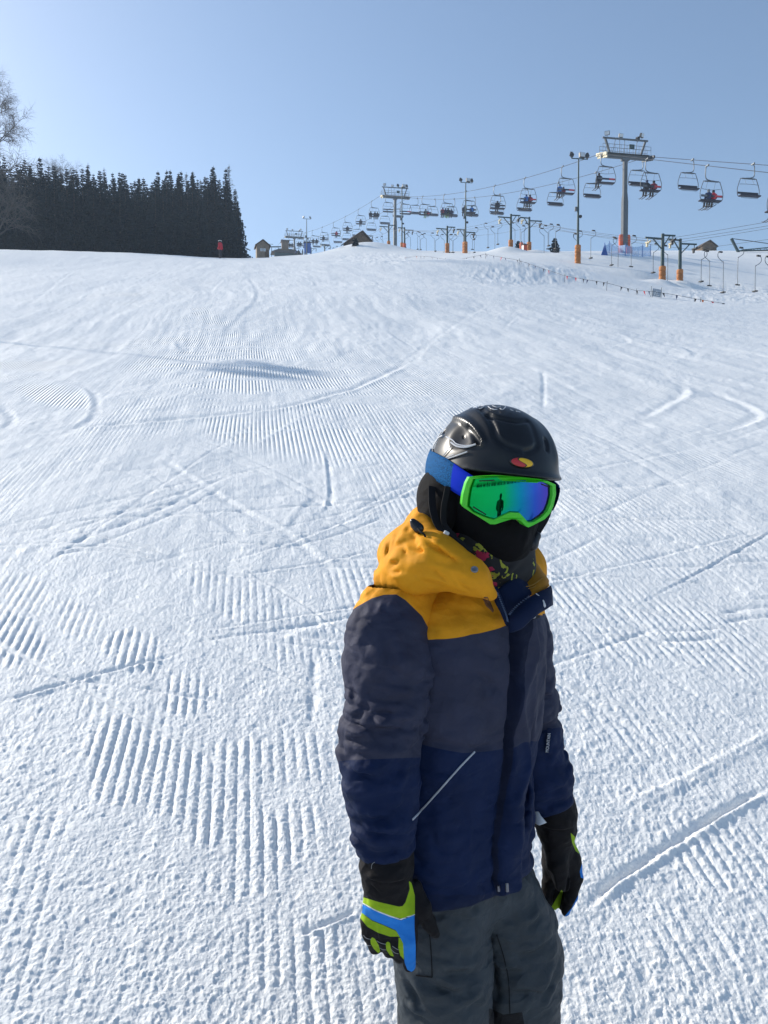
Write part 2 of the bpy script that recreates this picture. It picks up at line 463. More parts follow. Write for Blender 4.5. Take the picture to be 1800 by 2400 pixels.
# ski tracks and scrapes: photo positions, groove width (m), depth (m), side bank
TRK = [([(363, 1076), (480, 1155), (580, 1215), (700, 1288), (825, 1396)], .05, .014, -1), ([(325, 1101), (455, 1190), (575, 1280), (640, 1330)], .04, .006, 1),
       ([(0, 1247), (250, 1228), (520, 1212), (770, 1193), (1000, 1172), (1301, 1155), (1560, 1146), (1800, 1131)], .022, .014, 0),
       ([(190, 905), (217, 922), (228, 949), (222, 980), (206, 998), (160, 1022), (119, 1033)], .07, .02, 1),
       ([(60, 1040), (119, 1019), (300, 1000), (597, 971), (694, 954), (770, 930), (814, 916), (900, 873), (960, 835)], .09, .035, 1),
       ([(766, 1060), (770, 1095), (776, 1150), (773, 1193), (754, 1220)], .03, .016, 1), ([(743, 1171), (705, 1220), (673, 1269)], .05, .01, 1),
       ([(418, 786), (424, 802), (434, 813)], .18, .05, 1), ([(640, 729), (700, 722)], .12, .03, 0),
       ([(-10, 1655), (80, 1630), (157, 1608), (230, 1588), (304, 1570), (420, 1545)], .022, .015, 1), ([(640, 1500), (700, 1480), (760, 1470)], .06, .01, 1),
       ([(738, 1543), (735, 1600), (732, 1657), (728, 1730)], .03, .012, 0), ([(694, 2194), (760, 2168), (841, 2134)], .014, .010, 1),
       ([(1360, 2140), (1390, 2113), (1440, 2065), (1500, 2030), (1550, 1995), (1614, 1957), (1680, 1915), (1744, 1879), (1810, 1845)], .022, .020, 1),
       ([(1437, 1905), (1520, 1870), (1614, 1827), (1700, 1780), (1790, 1733), (1830, 1712)], .022, -.009, 1),
       ([(1177, 770), (1190, 752), (1204, 737), (1240, 722), (1280, 710), (1388, 688)], .12, .025, 1), ([(1323, 808), (1380, 802), (1442, 792), (1470, 781), (1455, 768), (1432, 759)], .15, .03, 1),
       ([(1491, 976), (1530, 955), (1567, 933), (1600, 915), (1590, 890)], .1, .025, 1), ([(1697, 1000), (1740, 988), (1773, 971), (1760, 955), (1735, 938), (1690, 918), (1650, 900)], .1, .025, 1),
       ([(1580, 780), (1620, 800), (1632, 815), (1590, 828)], .2, .04, 1), ([(65, 716), (120, 676), (179, 629)], .2, .05, 1), ([(175, 705), (195, 690), (240, 678), (300, 672)], .2, .04, 1),
       ([(150, 750), (200, 740), (240, 752)], .15, .03, 1), ([(490, 690), (520, 655), (560, 640)], .2, .05, 1), ([(585, 645), (605, 690), (600, 715), (560, 745), (500, 790)], .2, .05, 1),
       ([(700, 640), (735, 655), (740, 668), (700, 682)], .25, .05, 1), ([(850, 640), (885, 655), (880, 672), (820, 680)], .25, .05, 1), ([(900, 760), (960, 800), (985, 810), (920, 850)], .12, .02, 1),
       ([(1270, 860), (1275, 900), (1272, 960)], .05, .02, 0), ([(950, 870), (1000, 800), (1060, 760), (1150, 700)], .15, .02, 1), ([(0, 960), (30, 985), (20, 1010), (0, 1020)], .08, .02, 1),
       ([(0, 640), (200, 655), (420, 648), (640, 660)], .25, .04, 1), ([(250, 700), (330, 660), (380, 625)], .2, .04, 1), ([(100, 780), (300, 768), (420, 772)], .12, .02, 1)]
for _k in range(110):                   # the many fainter runs
    u0, v0 = random.uniform(-50, 1850), random.uniform(640, 1500)
    a = random.choice((-1, 1)) * random.uniform(0.05, 0.5); L = random.uniform(150, 700); cv = random.uniform(-.5, .5)
    pts = []
    for i in range(7):
        t = i / 6
        pts.append((u0 + L * t * math.cos(a), v0 + (L * t * math.sin(a) + cv * L * t * t) * (0.25 if v0 < 900 else 0.6)))
    if min(p[1] for p in pts) < 630: continue
    if random.random() < .5: TRK.append(([(p[0] + 3, p[1] + (9 if v0 < 900 else 22)) for p in pts], .02, random.uniform(.007, .013), 0))
    TRK.append((pts, random.choice((.014, .018, .024, .035)), random.uniform(.006, .013), random.choice((0, 1))))
for _k in range(48):                   # straight thin runs across the middle of the slope
    u0, v0 = random.uniform(-200, 1700), random.uniform(880, 1650)
    a = random.choice((-1, 1, 1)) * random.uniform(0.02, 0.62); L = random.uniform(350, 1100)
    TRK.append(([(u0, v0), (u0 + .5 * L * math.cos(a), v0 + .5 * L * math.sin(a) + random.uniform(-8, 8)), (u0 + L * math.cos(a), v0 + L * math.sin(a))], random.uniform(.012, .022), random.uniform(.005, .010), random.choice((0, 0, 1, -1))))
def smooth_line(pts, n=5):
    pts = [Vector(p) for p in pts]
    if len(pts) < 3: return pts
    out = []
    for i in range(len(pts) - 1):
        p0, p1, p2, p3 = pts[max(i - 1, 0)], pts[i], pts[i + 1], pts[min(i + 2, len(pts) - 1)]
        for k in range(n):
            t = k / n
            out.append(0.5 * ((2 * p1) + (p2 - p0) * t + (2 * p0 - 5 * p1 + 4 * p2 - p3) * t * t + (3 * p1 - p0 - 3 * p2 + p3) * t ** 3))
    out.append(pts[-1])
    return out
DZ = np.zeros_like(GX)
TM = np.zeros_like(GX)
for pts, w, dep, bank in TRK:
    w_ = w
    g = [ground_px(*p) for p in smooth_line(pts)]
    if w > .1: w *= .55; dep *= .45
    dep = max(abs(dep) * (.62 if g[0][1] < 5 else .42), 0.00026 * g[0][1]) * (1 if dep > 0 else -1)
    w = max(w * .6, 0.0022 * g[0][1])
    best = np.full(GX.shape, 1e9); side = np.zeros_like(GX)
    xs, ys = [p[0] for p in g], [p[1] for p in g]
    m = w * 6
    sel = np.nonzero((GX > min(xs) - m) & (GX < max(xs) + m) & (GY > min(ys) - m) & (GY < max(ys) + m))[0]
    if not len(sel): continue
    bx, by = GX[sel], GY[sel]; bd = np.full(len(sel), 1e9); sd = np.zeros(len(sel)); al = np.zeros(len(sel)); acc = 0
    for a, b in zip(g[:-1], g[1:]):
        dx, dy = b[0] - a[0], b[1] - a[1]; L2 = dx * dx + dy * dy + 1e-12
        t = np.clip(((bx - a[0]) * dx + (by - a[1]) * dy) / L2, 0, 1)
        d = np.hypot(bx - a[0] - t * dx, by - a[1] - t * dy)
        s = np.sign((bx - a[0]) * dy - (by - a[1]) * dx)
        k = d < bd
        bd[k] = d[k]; sd[k] = s[k]; al[k] = acc + t[k] * math.sqrt(L2)
        acc += math.sqrt(L2)
    fade = sstep(0, 0.18 * acc + 1e-6, al) * sstep(acc, 0.82 * acc, al)
    rough = 1 + 0.5 * vnoise2(bx * 9, by * 9, 71)
    groove = np.exp(-(bd / w) ** 2)
    z = -dep * groove * rough
    if bank: z += 0.7 * abs(dep) * np.exp(-((bd * sd * bank - 1.7 * w) / (0.8 * w)) ** 2) * rough
    DZ[sel] += z * fade
    TM[sel] = np.maximum(TM[sel], np.exp(-(bd / (1.8 * w)) ** 2) * fade)
M *= 1 - 0.85 * TM
# comb ridges as real relief close by; further off the material's bump carries them on
PER = 0.040
ridge = np.abs(np.sin(np.pi * PH / PER)) ** 0.8
brk = 0.55 + 0.45 * sstep(-0.35, 0.25, fbm2(GX * 7 + 3, GY * 4.5, 61, 2))      # the ridges crumble here and there
nearW = sstep(8.0, 5.5, dist)
DZ += M * brk * (ridge - 0.6) * 0.0112 * nearW
# crumbs, scuffs and chunks
gran = sstep(7.5, 3.0, dist)
lump = fbm2(GX * 19, GY * 19, 81, 4, 0.55)
chunk = np.maximum(0, fbm2(GX * 36 + 5, GY * 36, 83, 3, 0.6) - 0.1)
fine = fbm2(GX * 62, GY * 62, 85, 3, 0.6)
zone = 0.5 + 0.5 * np.clip(fbm2(GX * 0.9, GY * 0.7, 87, 3) * 1.6, -1, 1)       # rough and smoother areas
zone = np.maximum(zone, sstep(2050, 2350, V_) * sstep(1250, 1450, U_))
DZ += gran * (1 - 0.75 * M) * (0.0020 * lump * (0.4 + zone) + 0.0034 * chunk * zone + 0.0020 * np.maximum(fine, -.35) + 0.0026 * np.maximum(0, fbm2(GX * 48, GY * 48, 88, 2)))
DZ += gran * M * 0.0022 * fine
mid = sstep(2.5, 5, dist) * sstep(60, 25, dist)
DZ += mid * (0.010 * fbm2(GX * 2.2, GY * 1.6, 91, 4, 0.6) * (0.4 + 0.6 * zone) * (1 - 0.8 * M))
streak = fbm2(PH * 0.9 + 0.6 * vnoise2(GX * .2, GY * .2, 98), (GX * GD[0] + GY * GD[1]) * 0.10, 97, 4, 0.6)
DZ += 0.020 * streak * sstep(6, 14, dist) * sstep(110, 55, dist)
DZ += 0.03 * fbm2(GX * 0.35, GY * 0.3, 93, 3) * sstep(3, 10, dist) * sstep(140, 60, dist)
# cut-up snow along the edge of the piste and heaps by the lift posts
rz = np.maximum(0, 1 - (((U_ - 1230) / 190) ** 2 + ((V_ - 645) / 32) ** 2)) + np.maximum(0, 1 - (((U_ - 1720) / 190) ** 2 + ((V_ - 690) / 26) ** 2)) + np.maximum(0, 1 - (((U_ - 880) / 120) ** 2 + ((V_ - 607) / 16) ** 2))
rz = np.clip(rz * 1.5, 0, 1) * sstep(30, 40, dist)
DZ += rz * 0.05 * fbm2(GX * 1.1, GY * 0.5, 95, 4, 0.65)
GZ = GZ + DZ
# heaps of shovelled snow
for (u, v, Y, h, w) in [(1190, 594, 90.3, .8, 2.2), (1252, 600, 93.8, .6, 2.0), (1555, 668, 65.5, .45, 1.3), (1604, 674, 69, .5, 1.4), (860, 590, 100, 1.1, 5), (1500, 650, 72, .5, 3.5)]:
    p = P(u, v, Y)
    GZ += h * np.exp(-(((GX - p.x) / w) ** 2 + ((GY - p.y) / w) ** 2))
nth, nr = len(_th), len(_r)
idx = np.arange(nth * nr).reshape(nr, nth)
nxt = np.roll(idx, -1, axis=1)
quads = np.stack([idx[:-1], nxt[:-1], nxt[1:], idx[1:]], -1).reshape(-1, 4)[:, ::-1]
hub = nth * nr
GXa, GYa, GZa = np.append(GX, 0), np.append(GY, 0), np.append(GZ, GZ[:nth].mean())
tris = np.stack([idx[0], nxt[0], np.full(nth, hub)], -1)
cordb = np.append(M * (1 - nearW) * sstep(60, 30, dist), 0)
# material
snow, nt, b = mat_new('packed_snow')
b.inputs['Base Color'].default_value = (0.885, 0.895, 0.88, 1)
b.inputs['Roughness'].default_value = 0.55
b.inputs['Specular IOR Level'].default_value = 0.25
geo = N(nt, 'ShaderNodeNewGeometry')
at = N(nt, 'ShaderNodeAttribute', attribute_name='comb')
dot = N(nt, 'ShaderNodeVectorMath', operation='DOT_PRODUCT'); dot.inputs[1].default_value = (GP[0], GP[1], 0)
nt.links.new(geo.outputs['Position'], dot.inputs[0])
wv = N(nt, 'ShaderNodeTexNoise'); wv.inputs['Scale'].default_value = 0.25; wv.inputs['Detail'].default_value = 1
nt.links.new(geo.outputs['Position'], wv.inputs['Vector'])
wm = N(nt, 'ShaderNodeMath', operation='MULTIPLY_ADD'); wm.inputs[1].default_value = 0.09
nt.links.new(wv.outputs[0], wm.inputs[0]); nt.links.new(dot.outputs['Value'], wm.inputs[2])
ph = N(nt, 'ShaderNodeMath', operation='MULTIPLY'); ph.inputs[1].default_value = math.pi / PER
nt.links.new(wm.outputs[0], ph.inputs[0])
sn_ = N(nt, 'ShaderNodeMath', operation='SINE'); nt.links.new(ph.outputs[0], sn_.inputs[0])
ab = N(nt, 'ShaderNodeMath', operation='ABSOLUTE'); nt.links.new(sn_.outputs[0], ab.inputs[0])
mm = N(nt, 'ShaderNodeMath', operation='MULTIPLY'); nt.links.new(ab.outputs[0], mm.inputs[0]); nt.links.new(at.outputs['Fac'], mm.inputs[1])
bp1 = N(nt, 'ShaderNodeBump'); bp1.inputs['Distance'].default_value = 0.012; bp1.inputs['Strength'].default_value = 1.0
nt.links.new(mm.outputs[0], bp1.inputs['Height'])
g1 = N(nt, 'ShaderNodeTexNoise'); g1.inputs['Scale'].default_value = 105; g1.inputs['Detail'].default_value = 5; g1.inputs['Roughness'].default_value = 0.7
nt.links.new(geo.outputs['Position'], g1.inputs['Vector'])
bp2 = N(nt, 'ShaderNodeBump'); bp2.inputs['Distance'].default_value = 0.007; bp2.inputs['Strength'].default_value = 0.7
nt.links.new(g1.outputs[0], bp2.inputs['Height']); nt.links.new(bp1.outputs[0], bp2.inputs['Normal'])
g2 = N(nt, 'ShaderNodeTexNoise'); g2.inputs['Scale'].default_value = 4.5; g2.inputs['Detail'].default_value = 6; g2.inputs['Roughness'].default_value = 0.62
mp = N(nt, 'ShaderNodeMapping'); mp.inputs['Scale'].default_value = (1, 0.7, 1)
nt.links.new(geo.outputs['Position'], mp.inputs['Vector']); nt.links.new(mp.outputs[0], g2.inputs['Vector'])
bp3 = N(nt, 'ShaderNodeBump'); bp3.inputs['Distance'].default_value = 0.05; bp3.inputs['Strength'].default_value = 0.36
nt.links.new(g2.outputs[0], bp3.inputs['Height']); nt.links.new(bp2.outputs[0], bp3.inputs['Normal'])
dl = N(nt, 'ShaderNodeVectorMath', operation='DOT_PRODUCT'); dl.inputs[1].default_value = (GD[0], GD[1], 0); nt.links.new(geo.outputs['Position'], dl.inputs[0])
cx_ = N(nt, 'ShaderNodeCombineXYZ')
for src, k, i in ((dot, 3.2, 0), (dl, 0.16, 1)):
    mk = N(nt, 'ShaderNodeMath', operation='MULTIPLY'); mk.inputs[1].default_value = k; nt.links.new(src.outputs['Value'], mk.inputs[0]); nt.links.new(mk.outputs[0], cx_.inputs[i])
g4 = N(nt, 'ShaderNodeTexNoise'); g4.inputs['Scale'].default_value = 1.0; g4.inputs['Detail'].default_value = 5; g4.inputs['Roughness'].default_value = 0.65; g4.inputs['Distortion'].default_value = 0.4
nt.links.new(cx_.outputs[0], g4.inputs['Vector'])
bp4 = N(nt, 'ShaderNodeBump'); bp4.inputs['Distance'].default_value = 0.06; bp4.inputs['Strength'].default_value = 0.30
nt.links.new(g4.outputs[0], bp4.inputs['Height']); nt.links.new(bp3.outputs[0], bp4.inputs['Normal'])
nt.links.new(bp4.outputs[0], b.inputs['Normal'])
ground = np_obj('snow_slope', np.stack([GXa, GYa, GZa], -1), [quads, tris], snow, attrs={'comb': cordb})
setp(ground, 'groomed snow slope with comb ridges and ski tracks rising to the crest', 'snow', kind='structure')
# ------------------------------------------------------------------ materials of the far things
m_galv = simple_mat('galvanised_steel', (.105, .12, .135), .6, .1, .15, 1.5)
m_darkst = simple_mat('dark_green_steel', (.035, .065, .07), .5, .2, .2, 1.5)
m_navyseat = simple_mat('dark_seat_cushion', (.03, .032, .05), .7)
m_chairst = simple_mat('chair_steel', (.10, .115, .13), .45, .5)
m_orange = simple_mat('orange_padding', (.46, .17, .045), .7, 0, .25, 1.2)
m_redor = simple_mat('red_orange_padding', (.66, .11, .04), .7, 0, .2, 1.2)
m_bark = simple_mat('bark', (.055, .045, .038), .9, 0, .3, 2)
m_birch = simple_mat('birch_twigs', (.10, .085, .075), .9, 0, .3, 2)
m_needle = simple_mat('spruce_needles', (.010, .021, .026), .9, 0, .35, .8, spec=.1)
m_larch = simple_mat('bare_larch_twigs', (.075, .058, .045), .9, 0, .3, 1)
m_wood = simple_mat('weathered_boards', (.15, .105, .07), .85, 0, .3, 3)
m_roof = simple_mat('brown_roof', (.10, .075, .06), .85, 0, .25, 2)
m_rope = simple_mat('steel_rope', (.055, .06, .07), .6, .3)
m_lampg = simple_mat('floodlight_housing', (.05, .055, .06), .5, .3)
m_glass = simple_mat('lamp_glass', (.55, .6, .65), .15, 0, .05, 2, spec=.6)
m_white = simple_mat('white_paint', (.75, .75, .75), .6)
m_sheave_sunlit = simple_mat('sunlit_sheave_wheels', (.55, .50, .36), .6, .1, .25, 3)  # sunlight painted into the colour of the left-hand sheaves
m_redbar = simple_mat('red_seat_panel', (.50, .045, .06), .6)
m_blue = simple_mat('blue_board', (.03, .10, .35), .6)

LD = Vector((-0.347, 0.938, 0)).normalized()        # the lifts run this way, uphill
LP = Vector((LD.y, -LD.x, 0))                        # across the line, to the right
YAW = math.atan2(LP.y, LP.x)
YAWC = rad(10)
LPC = Vector((math.cos(YAWC), math.sin(YAWC), 0))

def base_at(u, v, Y, sink=0.25):
    p = P(u, v, Y)
    return Vector((p.x, p.y, HZ(p.x, p.y) - sink))

# ------------------------------------------------------------------ chairlift towers
def floodlight(parent, c, aim, s=.45):
    """housing with its glass, aimed along `aim`"""
    aim = Vector(aim).normalized()
    q = aim.to_track_quat('Y', 'Z').to_matrix()
    m = MB(); m.box(c, (s, s * .45, s * .8), q); m.box(Vector(c) + q @ Vector((0, -s * .3, 0)), (s * .6, s * .25, s * .5), q)
    m.beam(c, Vector(c) + Vector((0, 0, -s * .75)), .05)
    h = m.build('floodlight', m_lampg, parent, bevel=.02)
    g = MB(); g.box(Vector(c) + q @ Vector((0, s * .24, 0)), (s * .86, .02, s * .66), q)
    g.build('glass', m_glass, h)
def tower(u, vb, Y, vrope, s, label, padcol):
    b = base_at(u, vb, Y, .3)
    ztop = P(u, vrope, Y).z - b.z
    t = empty('chairlift_tower', b, YAWC, label, 'lift tower', 'chairlift towers')
    H = ztop - .25
    m = MB(); m.lathe((0, 0, 0), [(.40, 0), (.40, H * .54), (.37, H * .57), (.29, H * .64), (.29, H - .2)], 8)
    m.build('trunk', m_galv, t, smooth=True)
    m = MB(); m.beam((-2.95, 0, H), (2.95, 0, H), .38, .42); m.box((0, 0, H - .28), (.9, .5, .3)); m.build('crossarm', m_galv, t, bevel=.03)
    m = MB()
    for sgn in (-1, 1):
        m.beam((sgn * 1.85, 0, H + .2), (sgn * 2.45, 0, H + 1.95), .26, .2)
    m.beam((-2.75, 0, H + 1.98), (2.75, 0, H + 1.98), .17, .17)
    m.build('gantry', m_galv, t, bevel=.02)
    m = MB()
    for y in (-.42, .42):
        for z in (.75, 1.15): m.tube([(-2.9, y, H + z), (2.9, y, H + z)], .022, 6)
        for x in np.linspace(-2.9, 2.9, 9): m.tube([(x, y, H + .2), (x, y, H + 1.15)], .022, 6)
    for x in (-.9, -.3): m.tube([(x, -.42, H + .2), (x, -.42, H + 1.7)], .03, 6)
    m.tube([(-1.7, -.3, H + .2), (-1.3, -.3, H + 1.95)], .03, 6); m.tube([(1.3, -.3, H + 1.95), (1.1, -.3, H + .2)], .03, 6)
    m.build('railing', m_galv, t)
    m = MB(); m.box((0, -.42, H + .22), (5.6, .05, .04)); m.box((0, .42, H + .22), (5.6, .05, .04)); m.box((0, 0, H + .24), (5.5, .7, .03)); m.build('catwalk', m_galv, t)
    m = MB(); m.box((.55, -.47, H + 1.0), (.62, .05, .5)); m.build('number_board', m_darkst, t)
    for sgn in (-1, 1):                                      # sheave trains under both ends; sunlight on the left one is in its colour
        m = MB()
        slope = .33
        for k in range(-2, 3):
            y = k * .52
            m.beam((sgn * 2.85, y - .24, H + .18 + slope * (y - .24)), (sgn * 2.85, y + .24, H + .18 + slope * (y + .24)), .16, .24)
        m.beam((sgn * 2.72, -1.2, H - .15 - slope * 1.2), (sgn * 2.72, 1.2, H - .15 + slope * 1.2), .14, .28)
        sh = m.build('sheave_train', m_sheave_sunlit if sgn < 0 else m_galv, t, bevel=.02)
        w = MB()
        for k in range(-3, 4):
            y = k * .38
            c = Vector((sgn * 2.85, y, H + .12 + slope * y))
            V, F = [], []
            for s2 in (-.07, .07):
                for q in range(12):
                    a = q * math.pi / 6
                    V.append(c + Vector((s2, .19 * math.cos(a), .19 * math.sin(a))))
            F = [tuple(range(12)), tuple(range(23, 11, -1))] + [(q, q + 12, (q + 1) % 12 + 12, (q + 1) % 12) for q in range(12)]
            w.add(V, F)
        w.build('wheels', m_sheave_sunlit if sgn < 0 else m_black, sh)
    floodlight(t, Vector((-2.2, 0, H + 2.5)), (-.5, -.8, -.25), .55)
    floodlight(t, Vector((-.55, 0, H + 2.35)), (.1, -1, -.2), .5)
    floodlight(t, Vector((2.0, 0, H + 2.55)), (.5, -.8, -.2), .55)
    floodlight(t, Vector((1.55, .1, H + 2.2)), (.9, .5, -.3), .5)
    if padcol:
        m = MB()
        for x in (-.42, .42): m.lathe((x, -.05, .1), [(.24, 0), (.27, .2), (.27, 1.9), (.22, 2.15)], 10)
        m.box((0, .4, 1.05), (.8, .2, 1.9)); m.build('base_padding', padcol, t, smooth=True)
        m = MB(); m.box((.25, -.62, .38), (.72, .4, .78)); m.build('padding_block', padcol, t, bevel=.06)
    return t
tower(1463, 592, 88, 363, 1, 'nearest grey chairlift tower wrapped in red orange padding behind the blue net', m_redor)
tower(926, 589, 160, 460, 1, 'middle grey chairlift tower standing among the T-bar posts on the crest', None)
tower(690, 606, 240, 555, 1, 'farthest chairlift tower, small, rising over the lift station', None)

# ------------------------------------------------------------------ haul ropes
def rope_pts(side):
    g = 2.85 * side
    def at(x, y, u, v):
        q = Vector((x, y, 0)) + LPC * g
        return Vector((q.x, q.y, P(900, v, q.y).z))
    p1, p2, p3 = P(1463, 363, 88), P(926, 460, 160), P(690, 555, 240)
    v1, v2, v3 = (360, 457, 553) if side < 0 else (367, 463, 558)
    T1, T2, T3 = at(p1.x, p1.y, 0, v1), at(p2.x, p2.y, 0, v2), at(p3.x, p3.y, 0, v3)
    d = Vector((-LD.x, -LD.y, 0))
    E = T1 + d * 66; E.z = T1.z + (-.462 if side < 0 else -.437) * 66
    S = T3 + LD * 40; S.z = T3.z + 1.5
    out = []
    for a, b_, sag in ((E, T1, .15), (T1, T2, 1.95), (T2, T3, 1.8), (T3, S, .4)):
        for k in range(40):
            s = k / 40
            q = a.lerp(b_, s); q.z -= sag * 4 * s * (1 - s); out.append(q)
    out.append(S)
    return out
ROPE = {-1: rope_pts(-1), 1: rope_pts(1)}
for side, lab in ((-1, 'haul rope of the chairlift carrying the riders uphill, nearer of the two'), (1, 'haul rope of the chairlift carrying the empty chairs down, farther of the two')):
    m = MB(); m.tube(ROPE[side], .028, 6)
    setp(m.build('haul_rope', m_rope), lab, 'cable')
def rope_at(side, u):
    pts = ROPE[side]
    for a, b_ in zip(pts[:-1], pts[1:]):
        ua, ub = UV(a.x, a.y, a.z)[0], UV(b_.x, b_.y, b_.z)[0]
        if (ua - u) * (ub - u) <= 0 and ua != ub: return a.lerp(b_, (ua - u) / (ua - ub))
    return pts[0]

# ------------------------------------------------------------------ chairs
def chair_proto(facing):
    """facing +1: the seat looks along +y; the hanger grips the rope at the origin"""
    t = empty('lift_chair')
    cx = .46
    m = MB(); m.box((0, 0, .02), (.12, .5, .14)); m.build('grip', m_chairst, t, bevel=.02)
    m = MB(); m.tube(smooth_line([(0, 0, 0), (-.14, 0, -.18), (-.17, 0, -.5), (-.17, 0, -.95), (-.05, 0, -1.22), (cx - .1, 0, -1.33), (cx + .25, 0, -1.35)]), .045, 8); m.build('hanger', m_chairst, t, smooth=True)
    m = MB()
    loop = [(-.72, -1.40), (.72, -1.40), (.86, -1.50), (1.06, -2.05), (1.16, -2.45), (1.14, -2.9), (1.05, -3.1)]
    pts = [(cx - x, 0, z) for x, z in reversed(loop[1:])] + [(cx + x, 0, z) for x, z in loop[1:]]
    m.tube(smooth_line(pts, 3), .034, 8)
    m.beam((cx - .7, 0, -1.40), (cx + .7, 0, -1.40), .14, .08)
    m.build('frame', m_chairst, t, smooth=True)
    m = MB(); m.box((cx, .22, -3.10), (2.16, .5, .11)); m.build('seat', m_navyseat, t, bevel=.03)
    m = MB(); m.box((cx, -.05, -2.75), (2.16, .07, .2)); m.build('backrest', m_navyseat, t, bevel=.02)
    m = MB()
    zb = -2.02
    m.tube(smooth_line([(cx - 1.02, .12, zb + .02), (cx - .4, .3, zb - .02), (cx + .4, .3, zb - .02), (cx + 1.02, .12, zb + .02)]), .02, 6)
    for x in (-.42, .42): m.tube([(cx + x, .28, zb), (cx + x * .95, 0, -1.42)], .013, 6)
    m.build('safety_bar', m_chairst, t)
    m = MB(); m.tube([(cx - .85, .2, -3.3), (cx + .85, .2, -3.3)], .02, 6)
    for x in (-.85, .85): m.tube([(cx + x, .2, -3.3), (cx + x, .2, -3.1)], .016, 6)
    m.build('seat_rail', m_chairst, t)
    return t
proto_chair = chair_proto(1)
def color_backrest(t, cols):
    """coloured end panels on the back of a chair"""
    cx = .46
    for x0, x1, mt in cols:
        m = MB(); m.box((cx + (x0 + x1) / 2, -.093, -2.75), (x1 - x0, .02, .17)); m.build('back_panel', mt, t)
# riders: seated figures, one body each
def seated_body():
    g = Grid((-.42, -.42, -.62), (.42, .95, 1.05), .035)
    x, y, z = g.x, g.y, g.z
    d = d_chain(x, y, z, [(0, 0, .02), (0, -.04, .28), (0, -.02, .50)], [.19, .21, .20], .08)
    d = smin(d, d_cone(x, y, z, (-.2, -.01, .5), (.2, -.01, .5), .11, .11), .08)
    d = smin(d, d_cone(x, y, z, (0, 0, .55), (0, .03, .72), .08, .08), .04)
    d = smin(d, d_ell(x, y, z, (0, .03, .82), (.135, .155, .165)), .02)
    for s in (-1, 1):
        d = smin(d, d_chain(x, y, z, [(s * .1, .03, .02), (s * .13, .45, .03), (s * .14, .52, -.40), (s * .14, .62, -.48)], [.12, .10, .085, .075], .04), .05)
        d = smin(d, d_chain(x, y, z, [(s * .27, -.01, .50), (s * .31, .05, .22), (s * .22, .32, .14)], [.10, .085, .07], .03), .04)
    V, F = g.mesh(d, 1)
    c = V[F].mean(1)
    slot = np.where(c[:, 2] > .68, 2, np.where((c[:, 1] > .22) & (c[:, 2] < .12) | (c[:, 2] < .02), 1, 0))
    return V, F, slot
def standing_body(stride=.12):
    g = Grid((-.42, -.42, -.02), (.42, .5, 1.86), .035)
    x, y, z = g.x, g.y, g.z
    d = d_chain(x, y, z, [(0, 0, .9), (0, .0, 1.15), (0, .02, 1.38)], [.17, .19, .19], .08)
    d = smin(d, d_cone(x, y, z, (-.19, .02, 1.4), (.19, .02, 1.4), .10, .10), .08)
    d = smin(d, d_cone(x, y, z, (0, .02, 1.45), (0, .05, 1.6), .075, .075), .04)
    d = smin(d, d_ell(x, y, z, (0, .06, 1.69), (.125, .15, .16)), .02)
    for s in (-1, 1):
        d = smin(d, d_chain(x, y, z, [(s * .1, 0, .88), (s * .13, .05 + s * stride * .5, .47), (s * .14, s * stride, .1), (s * .15, s * stride + .14, .05)], [.125, .10, .09, .06], .04), .05)
        d = smin(d, d_chain(x, y, z, [(s * .26, .02, 1.38), (s * .32, .0, 1.08), (s * .28, .16, .86)], [.10, .085, .06], .03), .04)
    V, F = g.mesh(d, 1)
    c = V[F].mean(1)
    slot = np.where(c[:, 2] > 1.56, 2, np.where(c[:, 2] < .82, 1, 0))
    return V, F, slot
def figure_mesh(name, data, mats):
    V, F, slot = data
    me = np_mesh(name, V, F, mats)
    me.polygons.foreach_set('material_index', slot.astype(np.int32)); me.update()
    return me
cl = {k: simple_mat('cloth_' + k, c, .8) for k, c in dict(dark=(.022, .024, .032), navy=(.02, .035, .10), blue=(.03, .14, .42), red=(.5, .03, .05), maroon=(.2, .03, .05), grey=(.16, .18, .2), black=(.012, .012, .014), green=(.10, .2, .04), orange=(.55, .15, .04)).items()}
SEAT, STAND = seated_body(), standing_body()
_fm = {}
def person(label, data, jacket, trousers, helmet, loc, rz, scale=1.0, group=None, skis=None):
    key = (id(data), jacket, trousers, helmet)
    if key not in _fm: _fm[key] = figure_mesh('person', data, [cl[jacket], cl[trousers], cl[helmet]])
    o = bpy.data.objects.new('person', _fm[key]); link(o)
    o.location = loc; o.rotation_euler = (0, 0, rz); o.scale = (scale,) * 3
    setp(o, label, 'person', group)
    if skis:
        for s in (-1, 1):
            m = MB(); z, y0 = skis
            m.box((s * .14, y0, z), (.09, 1.6, .03)); m.box((s * .14, y0 + .84, z + .05), (.08, .18, .025), Matrix.Rotation(.5, 3, 'X'))
            m.build('ski', m_black, o)
    return o
HELM = ['black', 'dark', 'grey', 'black', 'navy']
